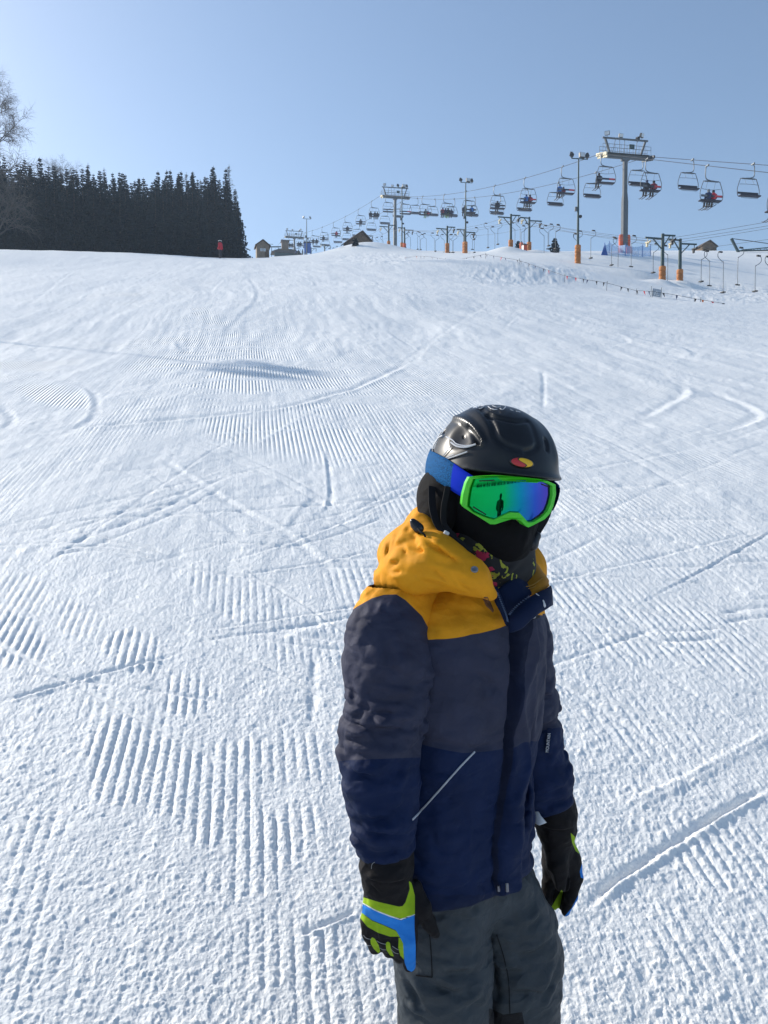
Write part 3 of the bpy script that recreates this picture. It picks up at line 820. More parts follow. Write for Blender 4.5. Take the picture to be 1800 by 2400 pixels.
# hook position in the photo, riders (seat place -1..1, jacket, trousers, size), chair label
UPCH = [(1817, [(-.3, 'dark', 'black', 1), (.3, 'dark', 'green', 1)], 'loaded chair cut off by the right edge of the picture', 'out of the right edge'),
        (1658, [(-.18, 'navy', 'dark', 1), (.32, 'red', 'dark', .95)], 'chair carrying one navy and one red rider in front of an empty chair', None),
        (1517, [(-.35, 'dark', 'black', 1), (.42, 'maroon', 'black', 1)], 'chair with two riders overlapping an empty chair beside the nearest tower trunk', None),
        (1412, [(-.75, 'dark', 'black', 1)], 'chair with one dark rider under the sunlit sheaves of the nearest tower', None),
        (1319, [(-.75, 'blue', 'dark', 1), (-.25, 'maroon', 'grey', .72)], 'chair with a blue rider and a child beside the tall lamp post', None),
        (1231, [(-.2, 'blue', 'dark', 1), (.3, 'maroon', 'dark', 1)], 'chair with blue and maroon riders side by side, left of the tall lamp post', None),
        (1160, [(0, 'dark', 'black', 1)], 'chair with a lone dark rider midway between two lamp posts', None),
        (1093, [(-.7, 'dark', 'black', 1), (.5, 'blue', 'dark', 1)], 'chair with a dark and a blue rider crossed by the second lamp post', None),
        (1042, [(-.7, 'maroon', 'black', 1), (-.25, 'navy', 'green', .9), (.2, 'dark', 'green', 1), (.75, 'navy', 'dark', .9)], 'full chair of four riders sitting shoulder to shoulder', None),
        (991, [(.1, 'grey', 'green', .95), (.55, 'red', 'grey', .72)], 'chair with a grey rider and a small child in red', None),
        (945, [], 'unoccupied uphill chair right of the middle tower with a red end panel', None),
        (905, [], 'unoccupied uphill chair hanging beneath the middle tower crossarm', None),
        (872, [(-.7, 'dark', 'black', 1), (.2, 'dark', 'black', 1), (.75, 'dark', 'black', .95)], 'chair with three dark riders, first beyond the middle tower', None),
        (841, [(0, 'dark', 'black', 1)], 'chair with one dark rider, second beyond the middle tower', None),
        (810, [(0, 'dark', 'black', 1)], 'chair with one dark rider, third beyond the middle tower', None),
        (783, [(.15, 'red', 'dark', 1)], 'chair with a single red rider on the far stretch of rope', None),
        (756, [(-.2, 'dark', 'black', 1)], 'chair with one dark rider, first below the red rider towards the far tower', None),
        (733, [(-.3, 'dark', 'black', 1), (.6, 'dark', 'black', 1)], 'chair with two dark riders just above the far lamp post', None),
        (716, [(-.6, 'dark', 'black', 1), (0, 'dark', 'black', 1), (.6, 'navy', 'black', 1)], 'chair with three riders at the foot of the far lamp post', None),
        (700, [(-.5, 'dark', 'black', 1), (.1, 'dark', 'black', 1)], 'chair with two riders beside the farthest tower trunk', None),
        (678, [(-.3, 'dark', 'black', 1), (.4, 'dark', 'black', 1)], 'chair with two riders passing behind the farthest tower', None)]
DNCH = [(1765, 'empty chair hanging highest in the picture, close to its right edge'), (1623, 'empty chair hanging behind the one with navy and red riders'), (1504, 'empty chair partly hidden by the nearest tower trunk'),
        (1396, 'empty chair between the tall lamp post and the nearest tower'), (1309, 'empty chair just left of the tall lamp post, below the blue rider'), (1236, 'empty chair hanging behind the blue and maroon riders'),
        (1171, 'empty chair hanging behind the lone dark rider between the lamp posts'), (1112, 'empty chair right behind the second lamp post'), (1064, 'empty chair hanging behind the full chair of four'),
        (1019, 'empty chair between the full chair of four and the child in red'), (978, 'empty chair behind the child in red'), (938, 'empty chair just right of the middle tower trunk, below rope height'), (907, 'empty chair just left of the middle tower trunk'),
        (875, 'empty chair below the three dark riders beyond the middle tower'), (841, 'empty chair second beyond the middle tower on the downhill rope'), (817, 'empty chair third beyond the middle tower on the downhill rope'), (796, 'empty chair fourth beyond the middle tower, under the red rider'),
        (767, 'empty chair fifth beyond the middle tower on the downhill rope'), (746, 'empty chair sixth beyond the middle tower on the downhill rope'), (722, 'empty chair nearest the far lamp post'), (700, 'empty chair low beside the farthest tower')]
first = True
pi = 0
def _where(lab): return lab
COLNAME = dict(dark='dark', navy='navy', blue='bright blue', red='red', maroon='maroon', grey='grey')
SEATN = {1: [''], 2: ['left-hand ', 'right-hand '], 3: ['first ', 'middle ', 'last '], 4: ['first ', 'second ', 'third ', 'fourth ']}
for u, riders, lab, _ in UPCH:
    q = rope_at(-1, u)
    c = proto_chair if first else copy_tree(proto_chair)
    c.location = q; c.rotation_euler = (0, 0, YAWC)
    setp(c, lab, 'ski lift chair', 'uphill chairs of the chairlift')
    c['_up'] = 1
    first = False
    n = len(riders)
    jac = [r[1] for r in riders]
    for i, (sx, j, tr, sc_) in enumerate(riders):
        M_ = Matrix.Rotation(YAWC, 4, 'Z')
        off = M_ @ Vector((.46 + sx, .16, -3.03 + .02))
        where = lab.split('chair ', 1)[1] if 'chair ' in lab else lab
        short = {1817: 'on the loaded chair cut off by the edge', 1658: 'on the chair right of the tower', 1517: 'on the chair beside the nearest tower trunk', 1412: 'riding alone under the nearest tower sheaves',
                 1319: 'on the chair beside the tall lamp post', 1231: 'on the second chair from the tall lamp post', 1160: 'alone on a chair between two lamp posts', 1093: 'on the chair crossed by the second lamp post',
                 1042: 'on the full chair of four', 991: 'on the chair right of the middle tower', 872: 'on the first chair beyond the middle tower', 841: 'alone on the second chair beyond the middle tower',
                 810: 'alone on the third chair beyond the middle tower', 783: 'alone on a far chair', 756: 'alone on the chair below the red rider', 733: 'on the chair above the far lamp post',
                 716: 'on the chair at the foot of the far lamp post', 700: 'on the chair beside the farthest tower', 678: 'on the chair behind the farthest tower'}[u]
        size = 'small child in ' if sc_ < .8 else 'rider in '
        pos_ = SEATN[n][i] if jac.count(j) > 1 else ''
        person(pos_ + size + COLNAME[j] + ' jacket ' + short, SEAT, j, tr, HELM[pi % 5], q + off, YAWC, sc_, 'riders on the chairlift', skis=(-.52, .55) if u > 1100 else None)
        pi += 1
    if u in (1658, 1517, 1412, 1319, 1231, 945): color_backrest(c, [(.35, 1.0, m_redbar), (-1.0, -.5, m_galv)])
for u, lab in DNCH:
    q = rope_at(1, u)
    c = bpy.data.objects.new('lift_chair', None); COL.objects.link(c)
    c.empty_display_size = .2
    for ch in list(proto_chair.children):
        if ch.name.startswith('back_panel'): continue
        copy_tree(ch, c)
    c.location = q; c.rotation_euler = (0, 0, YAWC + math.pi)
    setp(c, lab, 'ski lift chair', 'downhill chairs of the chairlift')

# ------------------------------------------------------------------ lamp posts
def lamp_post(u, vb, Y, vt, label, pad=True, heads=3):
    b = base_at(u, vb, Y)
    H = P(u, vt, Y).z - b.z
    t = empty('lamp_post', b, .15, label, 'lamp post', 'floodlight posts along the lifts')
    m = MB(); m.lathe((0, 0, 0), [(.14, 0), (.12, H * .35), (.085, H * .7), (.07, H)], 10); m.build('pole', m_darkst, t, smooth=True)
    m = MB(); m.tube([(-.75, 0, H), (.95, 0, H)], .05, 8); m.build('crossbar', m_darkst, t)
    hs = [(-.72, (-.7, .55, .25)), (.35, (.2, -1, .1)), (.9, (.8, -.2, .35))] if heads == 3 else [(-.72, (-.7, -.4, .2)), (.85, (.7, -.4, .2))]
    for x, aim in hs: floodlight(t, Vector((x, 0, H + .35)), aim, .5 if x != .35 else .6)
    m = MB(); m.box((-.22, 0, H * .53), (.22, .2, .42)); m.build('switch_box', m_galv, t, bevel=.02)
    m = MB(); m.lathe((.24, 0, H * .46), [(.05, -.12), (.15, -.05), (.17, .05), (.12, .15), (.03, .18)], 10); m.build('loudspeaker', m_black, t, smooth=True)
    if pad:
        m = MB()
        for k in range(5):
            m.lathe((0, 0, .1 + k * .38), [(.27, 0), (.30, .05), (.30, .33), (.27, .37)], 10)
        m.build('padding', m_orange, t, smooth=True)
lamp_post(1354, 617, 76, 372, 'tall lamp post with three floodlights left of the nearest chairlift tower')
lamp_post(1091, 592, 108, 428, 'lamp post standing between two pairs of T-bar posts, right of the middle tower')
lamp_post(942, 592, 136, 440, 'lamp post standing just right of the middle chairlift tower trunk')
lamp_post(719, 604, 176, 513, 'small far lamp post with two floodlights beside the farthest tower', False, 2)

# ------------------------------------------------------------------ T-bar lift posts
def tbar_post(u, vb, Y, vt, flip, label, pad=m_orange, s=1.0):
    b = base_at(u, vb, Y)
    H = P(u, vt, Y).z - b.z
    t = empty('t_bar_post', b, YAWC, label, 'lift post', 'posts of the T-bar lifts')
    f = -1 if flip else 1
    m = MB(); m.lathe((0, 0, 0), [(.17, 0), (.15, H * .6), (.13, H)], 10); m.build('post', m_darkst, t, smooth=True)
    la, lb = (1.6, H - .42), (1.15, H - .12)                 # long low arm, short high arm
    m = MB()
    for (L, z), sg in ((la, -f), (lb, f)):
        m.beam((0, 0, z), (sg * L, 0, z + .02), .12, .12)
        m.beam((sg * .1, 0, z - .85), (sg * L * .55, 0, z - .05), .08, .08)
    m.build('crossarm', m_darkst, t)
    for (L, z), sg in ((la, -f), (lb, f)):
        m = MB(); x = sg * (L - .22)
        m.beam((x, 0, z), (x, 0, z - .3), .06); m.beam((x, -.35, z - .42), (x, .35, z - .30), .12, .1)
        for y in (-.28, 0, .28): m.box((x + .07, y, z - .40 - y * .1), (.08, .2, .2)); 
        m.box((x, .1, z - .58), (.14, .2, .3))
        m.build('rope_sheaves', m_black if sg > 0 else m_sheave_sunlit, t, bevel=.015)  # left-hand set takes the painted sunlit tone, right-hand set stays black
    if pad:
        m = MB()
        for k in range(4): m.lathe((0, 0, .12 + k * .42), [(.26, 0), (.29, .06), (.29, .36), (.26, .41)], 10)
        m.build('padding', pad, t, smooth=True)
TB = [(1552, 667, 66, 548, False, 'nearest T-bar post with orange padding, left one of its pair'), (1593, 673, 69.5, 560, True, 'nearest T-bar post with orange padding, right one of its pair'),
      (1197, 594, 90.8, 502, False, 'T-bar post with snow heaped at its foot, left of the red block'), (1240, 599, 94.4, 509, True, 'T-bar post standing right behind the red block'),
      (1048, 597, 107.9, 530, False, 'T-bar post between the middle tower and the second lamp post'), (1088, 593, 111.6, 537, True, 'T-bar post standing against the second lamp post'),
      (911, 587, 130, 526, False, 'T-bar post just left of the middle chairlift tower'), (948, 592, 134, 533, True, 'T-bar post just right of the middle chairlift tower'),
      (861, 584, 150, 551, False, 'T-bar post rising behind the dark wooden hut'), (761, 598, 196, 572, True, 'small far T-bar post left of the dark wooden hut'), (729, 604, 214, 579, True, 'smallest T-bar post beside the far lamp post')]
for i, a in enumerate(TB): tbar_post(*a, pad=(m_redor if a[0] == 948 else m_orange if a[0] > 880 else None))
# ropes of the two T-bar lifts
def tb_line(ids, offs, ztop):
    pts = []
    for i in ids:
        u, vb, Y, vt = TB[i][:4]
        p = P(u, vt, Y); q = p + LP * offs; q.z = p.z - ztop
        pts.append(q)
    d = (pts[0] - pts[1]); e = pts[0] + d.normalized() * 34
    e.z = pts[0].z - 34 * .16
    pts = [e] + pts
    out = []
    for a, b_ in zip(pts[:-1], pts[1:]):
        for k in range(8):
            s = k / 8; q = a.lerp(b_, s); q.z -= .25 * 4 * s * (1 - s); out.append(q)
    out.append(pts[-1]); return out
TROPE = {}
for key, ids, off, zt, lab in (('a', (0, 2, 4, 6, 8), -1.4, .78, 'first T-bar rope, on the long arms of the left-hand posts'), ('b', (0, 2, 4, 6, 8), .95, .48, 'second T-bar rope, on the short arms of the left-hand posts'),
                               ('c', (1, 3, 5, 7, 9), -.95, .48, 'third T-bar rope, on the short arms of the right-hand posts'), ('d', (1, 3, 5, 7, 9), 1.4, .78, 'fourth T-bar rope, on the long arms of the right-hand posts')):
    TROPE[key] = tb_line(ids, off, zt)
    m = MB(); m.tube(TROPE[key], .014, 5)
    setp(m.build('drag_rope', m_rope), lab, 'cable')
# hangers: spring box on the rope, bent rod and T
def hanger_mesh(L, sg, tee):
    r = MB()
    r.tube(smooth_line([(0, 0, -.05), (-sg * .22, 0, -.08), (-sg * .28, 0, -.30), (-sg * .2, 0, -.5), (sg * .2, 0, -.78), (sg * .30, 0, -.95), (sg * .30, 0, -L)], 4), .024, 6)
    k = MB(); k.box((0, 0, -.02), (.34, .12, .1))
    b = MB(); b.box((sg * .30, 0, -L), (.26 if tee else .42, .34 if tee else .1, .08))
    return r, k, b
HANG = [('d', 1591, 0), ]
HL = [ # top u, top v, bottom v, side the rod bends to, rope
    (1139, 523, 580, 1), (1155, 531, 585, 1), (1172, 522, 574, -1), (1202, 522, 582, 1), (1214, 517, 573, 1), (1227, 529, 590, -1), (1234, 523, 573, -1), (1270, 535, 601, 1), (1279, 528, 582, 1), (1292, 525, 576, -1), (1308, 526, 588, -1),
    (958, 544, 590, 1), (954, 548, 581, -1), (980, 543, 588, 1), (983, 544, 584, -1), (995, 547, 591, 1), (990, 549, 586, -1), (1014, 546, 590, 1), (1025, 551, 589, -1), (1037, 549, 591, 1), (1056, 550, 591, 1), (1058, 549, 592, -1), (1067, 550, 592, -1), (1107, 549, 591, 1), (1112, 548, 586, -1), (1116, 533, 560, -1),
    (892, 536, 582, 1), (895, 554, 590, 1), (884, 556, 586, 1), (873, 562, 590, -1), (870, 553, 588, 1),
    (1308, 527, 583, -1), (1349, 547, 595, 1), (1360, 541, 600, -1), (1350, 548, 602, 1), (1391, 540, 605, -1), (1440, 556, 621, -1), (1443, 558, 639, 1), (1486, 552, 626, -1), (1538, 571, 640, -1), (1559, 575, 661, 1), (1651, 586, 661, -1), (1657, 588, 668, 1), (1689, 590, 683, 1), (1737, 580, 668, -1), (1778, 599, 682, -1), (1800, 601, 690, 1),
    (812, 567, 592, 1), (790, 577, 596, 1), (803, 577, 594, -1), (782, 581, 597, 1), (771, 582, 598, -1)]
HL.sort(key=lambda a: -a[0])
_hm = {}
HSIDE = lambda i: ['nearest the right edge', 'second from the right edge'][i]
names_near = {1800: 'T-bar hanger cut off at the right edge of the picture', 1778: 'T-bar hanger low in the picture, first clear of the right edge', 1737: 'T-bar hanger in front of the slanted steel frame', 1689: 'longest looking T-bar hanger, reaching lowest right of the orange posts', 1657: 'T-bar hanger bending right beneath the small hut roof', 1651: 'T-bar hanger bending left beneath the small hut roof',
              1559: 'T-bar hanger between the two nearest orange posts', 1538: 'T-bar hanger just left of the nearest orange post', 1486: 'T-bar hanger in front of the blue net, right of the red padding', 1443: 'T-bar hanger with greenish rod just left of the red padding', 1440: 'T-bar hanger in front of the blue net, left of the red padding', 1391: 'T-bar hanger between the tall lamp post and the blue net'}
ORD = ['first', 'second', 'third', 'fourth', 'fifth', 'sixth', 'seventh', 'eighth', 'ninth', 'tenth', 'eleventh', 'twelfth', 'thirteenth', 'fourteenth', 'fifteenth', 'sixteenth']
cnt_h = {}
for i, (u, vt_, vb_, sg) in enumerate(HL):
    Y = 49.7 / ((u - 900) / 1800 + .36)
    p = P(u, vt_, Y)
    L = round((P(u, vb_, Y).z - p.z) * -1, 1)
    L = max(1.6, L)
    key = (L, sg)
    if key not in _hm:
        r, k, b_ = hanger_mesh(L, sg, i % 2)
        _hm[key] = (r.mesh('rod', m_chairst, True), k.mesh('spring_box', m_black), b_.mesh('tee', m_black))
    if u in names_near: lab = names_near[u]
    else:
        zone_ = ('right of the red block' if u > 1242 else 'between the second lamp post and the red block' if u > 1122 else 'left of the second lamp post' if u > 960 else 'near the middle tower' if u > 865 else 'behind the dark wooden hut')
        cnt_h[zone_] = cnt_h.get(zone_, 0) + 1
        lab = ORD[cnt_h[zone_] - 1] + ' T-bar hanger from the right, ' + zone_
    t = empty('t_bar_hanger', p, YAW, lab, 'T-bar', 'T-bars hanging from the drag ropes')
    for me in _hm[key]: link(bpy.data.objects.new(me.name.split('.')[0], me), t)

# ------------------------------------------------------------------ huts, net, blocks, signs
def hut(u, vb, Y, w, d, h, rh, rz, label, wall=m_wood, window=True, oh=.35):
    b = base_at(u, vb, Y, .3)
    t = empty('wooden_hut', b, rz, label, 'hut')
    m = MB(); m.box((0, 0, h / 2), (w, d, h))
    m.add([(-w / 2, -d / 2 + .003, h), (w / 2, -d / 2 + .003, h), (0, -d / 2 + .003, h + rh * .93), (-w / 2, d / 2 - .003, h), (w / 2, d / 2 - .003, h), (0, d / 2 - .003, h + rh * .93)], [(0, 1, 2), (5, 4, 3), (0, 2, 5, 3), (1, 4, 5, 2)])
    m.build('wall', wall, t)
    m = MB(); n = math.hypot(w / 2, rh); a = math.atan2(rh, w / 2)
    for s in (-1, 1):
        L = n + oh
        c = Vector((s * (L / 2) * math.cos(a), 0, h + rh + .06 - (L / 2) * math.sin(a)))
        m.box(c, (L, d + oh * 1.6, .12), Matrix.Rotation(s * a, 3, 'Y'))
    m.build('roof', m_roof, t)
    if window:
        for x in (-.28, .28):
            m = MB(); m.box((x, -d / 2 - .02, h * .62), (.46, .05, .5)); f = m.build('window', m_white, t)
            m = MB(); m.box((x, -d / 2 - .05, h * .62), (.36, .02, .4)); m.build('pane', m_glass, f)
        m = MB(); m.box((w * .32, -d / 2 - .02, h * .33), (.7, .05, h * .62)); m.build('door', m_wood, t)
    return t
hut(615, 605, 140, 2.2, 2.4, 2.3, .85, .25, 'small light wooden cabin with windows standing alone beside the wood', simple_mat('pale_boards', (.26, .21, .16), .85, 0, .2, 3))
hut(836, 586, 109, 2.6, 3.2, 1.7, 1.05, .5, 'dark wooden hut half sunk behind the snow mound', window=False)
hut(1652, 601, 124, 2.5, 2.4, .7, .8, .2, 'hut of which just the brown roof shows over the snow', window=False, oh=.25)
# the lift station below the farthest tower
b = base_at(668, 604, 232)
t = empty('lift_station', b, .2, 'small lift station with a square tower and broad roof below the farthest tower', 'building')
m = MB(); m.box((0, 0, 2.4), (2.0, 2.2, 5.2)); m.build('tower_block', m_wood, t, bevel=.03)
m = MB(); m.box((0, 0, 5.15), (2.5, 2.7, .3)); m.build('flat_roof', m_roof, t)
m = MB(); m.add([(-4.2, -2, 1.5), (5, -2, 1.3), (2.2, -.2, 3.0), (-1.6, -.2, 3.0), (-4.2, 2, 1.5), (5, 2, 1.3)], [(0, 1, 2, 3), (5, 4, 3, 2), (0, 3, 4), (1, 5, 2), (0, 4, 5, 1)]); m.build('hall_roof', m_roof, t)
m = MB(); m.box((.4, -.2, .65), (7.2, 2.8, 1.5)); m.build('hall_wall', m_darkst, t)
m = MB(); m.beam((-7, -.5, 3.0), (-1.2, -.5, 3.4), .22, .3)
for x in (-6.8, -4, -2): m.beam((x, -.5, -.2), (x, -.5, 3.1), .16)
m.beam((-7, -.5, 3.9), (-3.5, -.5, 4.0), .1); m.beam((-7, -.5, 3.9), (-7, -.5, 3.0), .1)
m.build('bullwheel_frame', m_darkst, t)
for i, (u, j, lab) in enumerate([(694, 'navy', 'standing skier in navy, first in the group by the station'), (700, 'dark', 'standing skier in dark clothes, second in the group by the station'), (709, 'grey', 'standing skier in grey between the two pairs by the station'), (715, 'dark', 'standing skier in dark clothes next to the blue board by the station')]):
    person(lab, STAND, j, 'black', 'black', base_at(u, 606, 205 + 3 * (i % 2), .05), 2.5 + i, 1.0, 'skiers waiting by the lift station')
b = base_at(721, 605, 203, .1)
t = empty('notice_board', b, .1, 'blue notice board standing beside the waiting skiers', 'sign')
m = MB(); m.box((0, 0, 2.1), (1.7, .1, 2.6)); m.build('board', m_blue, t, bevel=.02)
for x in (-.7, .7):
    m = MB(); m.beam((x, .1, -.3), (x, .1, 2.2), .1); m.build('leg', m_darkst, t)
# red skier crossing the crest
o = person('skier in red jacket and white goggles walking along the crest before the wood', STAND, 'red', 'dark', 'black', base_at(517, 606, 76, .02), rad(75), 1.0)
m = MB(); m.tube([(.13 * math.cos(a), .06 + .16 * math.sin(a), 1.71) for a in np.linspace(0, 2 * math.pi, 14)[:-1]], .03, 6, close=True); m.build('goggles', m_white, o)
# slanted steel frame on the right horizon
a0 = P(1732, 589, 112)
b = Vector((a0.x, a0.y, HZ(a0.x, a0.y)))
t = empty('steel_frame', b, 0, 'slanted steel frame with a stay rope on the snowy horizon', 'steel frame')
def rel(u, v, Y=112): return P(u, v, Y) - b
m = MB(); m.beam(rel(1731, 592), rel(1714, 559), .28, .3); m.build('mast', m_darkst, t)
m = MB(); m.tube([rel(1714, 559), rel(1760, 565), rel(1815, 573), rel(1880, 583)], .05, 6); m.build('stay', m_rope, t)
m = MB(); m.beam(rel(1731, 588), rel(1880, 585), .16); m.beam(rel(1738, 586), rel(1880, 573), .12)
for k in range(9):
    u = 1742 + 15 * k
    m.beam(rel(u, 588), rel(u + 7, 584 - k * .9), .05); m.beam(rel(u + 7, 584 - k * .9), rel(u + 15, 588), .05)
m.build('truss', m_darkst, t)
# blue safety net round the nearest tower
netm, nt, bs = mat_new('blue_netting')
bs.inputs['Base Color'].default_value = (.30, .48, .74, 1); bs.inputs['Roughness'].default_value = .7
tr = N(nt, 'ShaderNodeBsdfTransparent'); mx = N(nt, 'ShaderNodeMixShader')
tcn = N(nt, 'ShaderNodeTexCoord'); br = N(nt, 'ShaderNodeTexBrick'); br.offset = 0
br.inputs['Scale'].default_value = 6; br.inputs['Mortar Size'].default_value = .035; br.inputs['Brick Width'].default_value = .5; br.inputs['Row Height'].default_value = .5
br.inputs['Color1'].default_value = br.inputs['Color2'].default_value = (0.34, 0.34, 0.34, 1); br.inputs['Mortar'].default_value = (.7, .7, .7, 1)
nt.links.new(tcn.outputs['Object'], br.inputs['Vector'])
nt.links.new(br.outputs['Color'], mx.inputs[0]); nt.links.new(tr.outputs[0], mx.inputs[1]); nt.links.new(bs.outputs[0], mx.inputs[2])
nt.links.new(mx.outputs[0], nt.nodes['Material Output'].inputs['Surface'])
t = empty('safety_net', base_at(1470, 594, 84.5), 0, 'blue safety net strung on posts round the foot of the nearest tower', 'safety net')
npts = [base_at(1417, 598, 84, 0), base_at(1428, 597, 86.5, 0), base_at(1466, 595, 84.2, 0), base_at(1506, 594, 84.5, 0), base_at(1525, 593, 86, 0)]
m = MB()
for a, c in zip(npts[:-1], npts[1:]):
    a, c = a - t.location, c - t.location
    n_ = (c - a).cross(Vector((0, 0, 1))).normalized() * .012
    for k in range(4):
        s0, s1 = k / 4, (k + 1) / 4
        p0, p1 = a.lerp(c, s0), a.lerp(c, s1)
        h0, h1 = 1.2 - .2 * math.sin(math.pi * s0), 1.2 - .2 * math.sin(math.pi * s1)
        V = [p0 - n_, p1 - n_, p1 - n_ + Vector((0, 0, h1)), p0 - n_ + Vector((0, 0, h0)), p0 + n_, p1 + n_, p1 + n_ + Vector((0, 0, h1)), p0 + n_ + Vector((0, 0, h0))]
        m.add(V, [(0, 1, 2, 3), (7, 6, 5, 4), (3, 2, 6, 7)])
m.build('net', netm, t)
for p in npts:
    m = MB(); m.tube([p - t.location - Vector((0, 0, .2)), p - t.location + Vector((0, 0, 1.35))], .03, 6); m.build('post', m_blue, t)
m = MB(); p = npts[0] - t.location; m.add([p + Vector((-.4, 0, 0)), p + Vector((.35, 0, 0)), p + Vector((0, .3, 0)), p + Vector((.05, .1, 1.3))], [(0, 1, 3), (1, 2, 3), (2, 0, 3), (0, 2, 1)]); m.build('rolled_end', m_blue, t)
# padded stub post and red block between the T-bar posts
b = base_at(1222, 598, 92.3)
t = empty('padded_post', b, 0, 'short orange padded post beside the red block', 'padded post')
m = MB(); m.lathe((0, 0, 0), [(.2, 0), (.22, .1), (.22, 1.45), (.18, 1.6)], 10); m.build('padding', m_redor, t, smooth=True)
m = MB(); m.lathe((0, 0, 1.6), [(.08, 0), (.08, .15)], 8); m.build('post', m_darkst, t)
b = base_at(1229, 600, 92, .1)
t = empty('control_box', b, .5, 'red control box with a pale side standing between the T-bar posts', 'control box')
m = MB(); m.box((0, 0, .62), (.5, .5, 1.1)); m.build('cabinet', m_redor, t, bevel=.03)
m = MB(); m.box((0, 0, 1.2), (.58, .58, .06)); m.build('lid', m_roof, t)
m = MB(); m.box((-.262, 0, .6), (.02, .4, .95)); m.build('side_panel', m_white, t)
# dark box on a pole left of the middle tower
b = base_at(886, 588, 138)
t = empty('signal_box', b, 0, 'small dark blue box on a pole left of the middle tower', 'signal box')
m = MB(); m.tube([(0, 0, 0), (0, 0, 1.0)], .05, 8); m.build('pole', m_darkst, t)
m = MB(); m.box((0, 0, 1.25), (.42, .3, .62)); m.build('box', cl['navy'], t, bevel=.03)
# grey board on two poles by the flag line
b = base_at(1538, 699, 47.5, .05)
t = empty('piste_board', b, .12, 'grey board with a pale angular mark on two poles in the snow', 'sign')
m = MB(); m.box((.02, 0, .34), (.56, .04, .47), Matrix.Rotation(.12, 3, 'Y')); bd = m.build('board', simple_mat('grey_board', (.36, .40, .46), .6), t, bevel=.01)
m = MB(); q = Matrix.Rotation(.12, 3, 'Y')
m.tube([q @ Vector(p) + Vector((.02, -.026, .34)) for p in [(-.13, 0, -.17), (-.10, 0, .02), (-.02, 0, .09), (.05, 0, .05), (.0, 0, -.08), (-.05, 0, -.16), (.17, 0, -.15)]], .022, 6); m.build('mark', m_white, bd)
for x, L in ((-.33, .75), (.33, .68)):
    m = MB(); m.tube([(x - .02, .03, -.15), (x + .03, .03, L)], .016, 6); m.build('pole', m_darkst, t)
# line of little flags along the edge of the piste
fl = [(845, 603, 92), (880, 606, 88), (926, 607, 82), (980, 600, 76), (1010, 602, 72), (1042, 608, 68), (1082, 607, 66), (1137, 596, 63), (1180, 604, 60), (1216, 610, 58), (1262, 626, 55.5), (1322, 646, 52.5), (1372, 655, 51), (1421, 663, 49.8), (1490, 681, 48.5), (1528, 683, 47.4), (1575, 690, 46.8), (1640, 702, 45.8), (1700, 712, 45)]
t = empty('flag_line', base_at(1322, 662, 52.5), 0, 'line of little coloured flags on thin poles along the piste edge', 'flag line')
tl = t.location
fp = [P(*a) for a in fl]
m = MB(); m.tube([p - tl for p in fp], .012, 5); m.build('rope', m_rope, t)
for k in (2, 5, 7, 9, 11, 13, 14, 15, 17):
    p = fp[k]; z = HZ(p.x, p.y)
    m = MB(); m.tube([(p.x - tl.x, p.y - tl.y, min(z, p.z - .5) - .2 - tl.z), (p.x - tl.x + .06, p.y - tl.y, p.z + .12 - tl.z)], .016, 6); m.build('pole', m_galv, t)
fcols = [cl['black'], cl['navy'], cl['red'], cl['black'], cl['dark'], cl['orange'], cl['navy']]
k = 0
for a, c in zip(fp[:-1], fp[1:]):
    n_ = max(3, int((c - a).length / 1.1))
    for j in range(n_):
        s = (j + random.uniform(.2, .8)) / n_
        if random.random() < .15: continue
        p = a.lerp(c, s) - tl; d = (c - a).normalized() * .07; sw = random.uniform(-.1, .1)
        m = MB(); w = Vector((.004, .01, 0))
        q = p + Vector((sw, 0, -.27))
        m.add([p - d - w, p + d - w, q - w, p - d + w, p + d + w, q + w], [(0, 1, 2), (5, 4, 3), (0, 3, 4, 1), (1, 4, 5, 2), (2, 5, 3, 0)])
        k += 1
        if k <= 95: m.build('flag', fcols[random.randrange(7)], t)

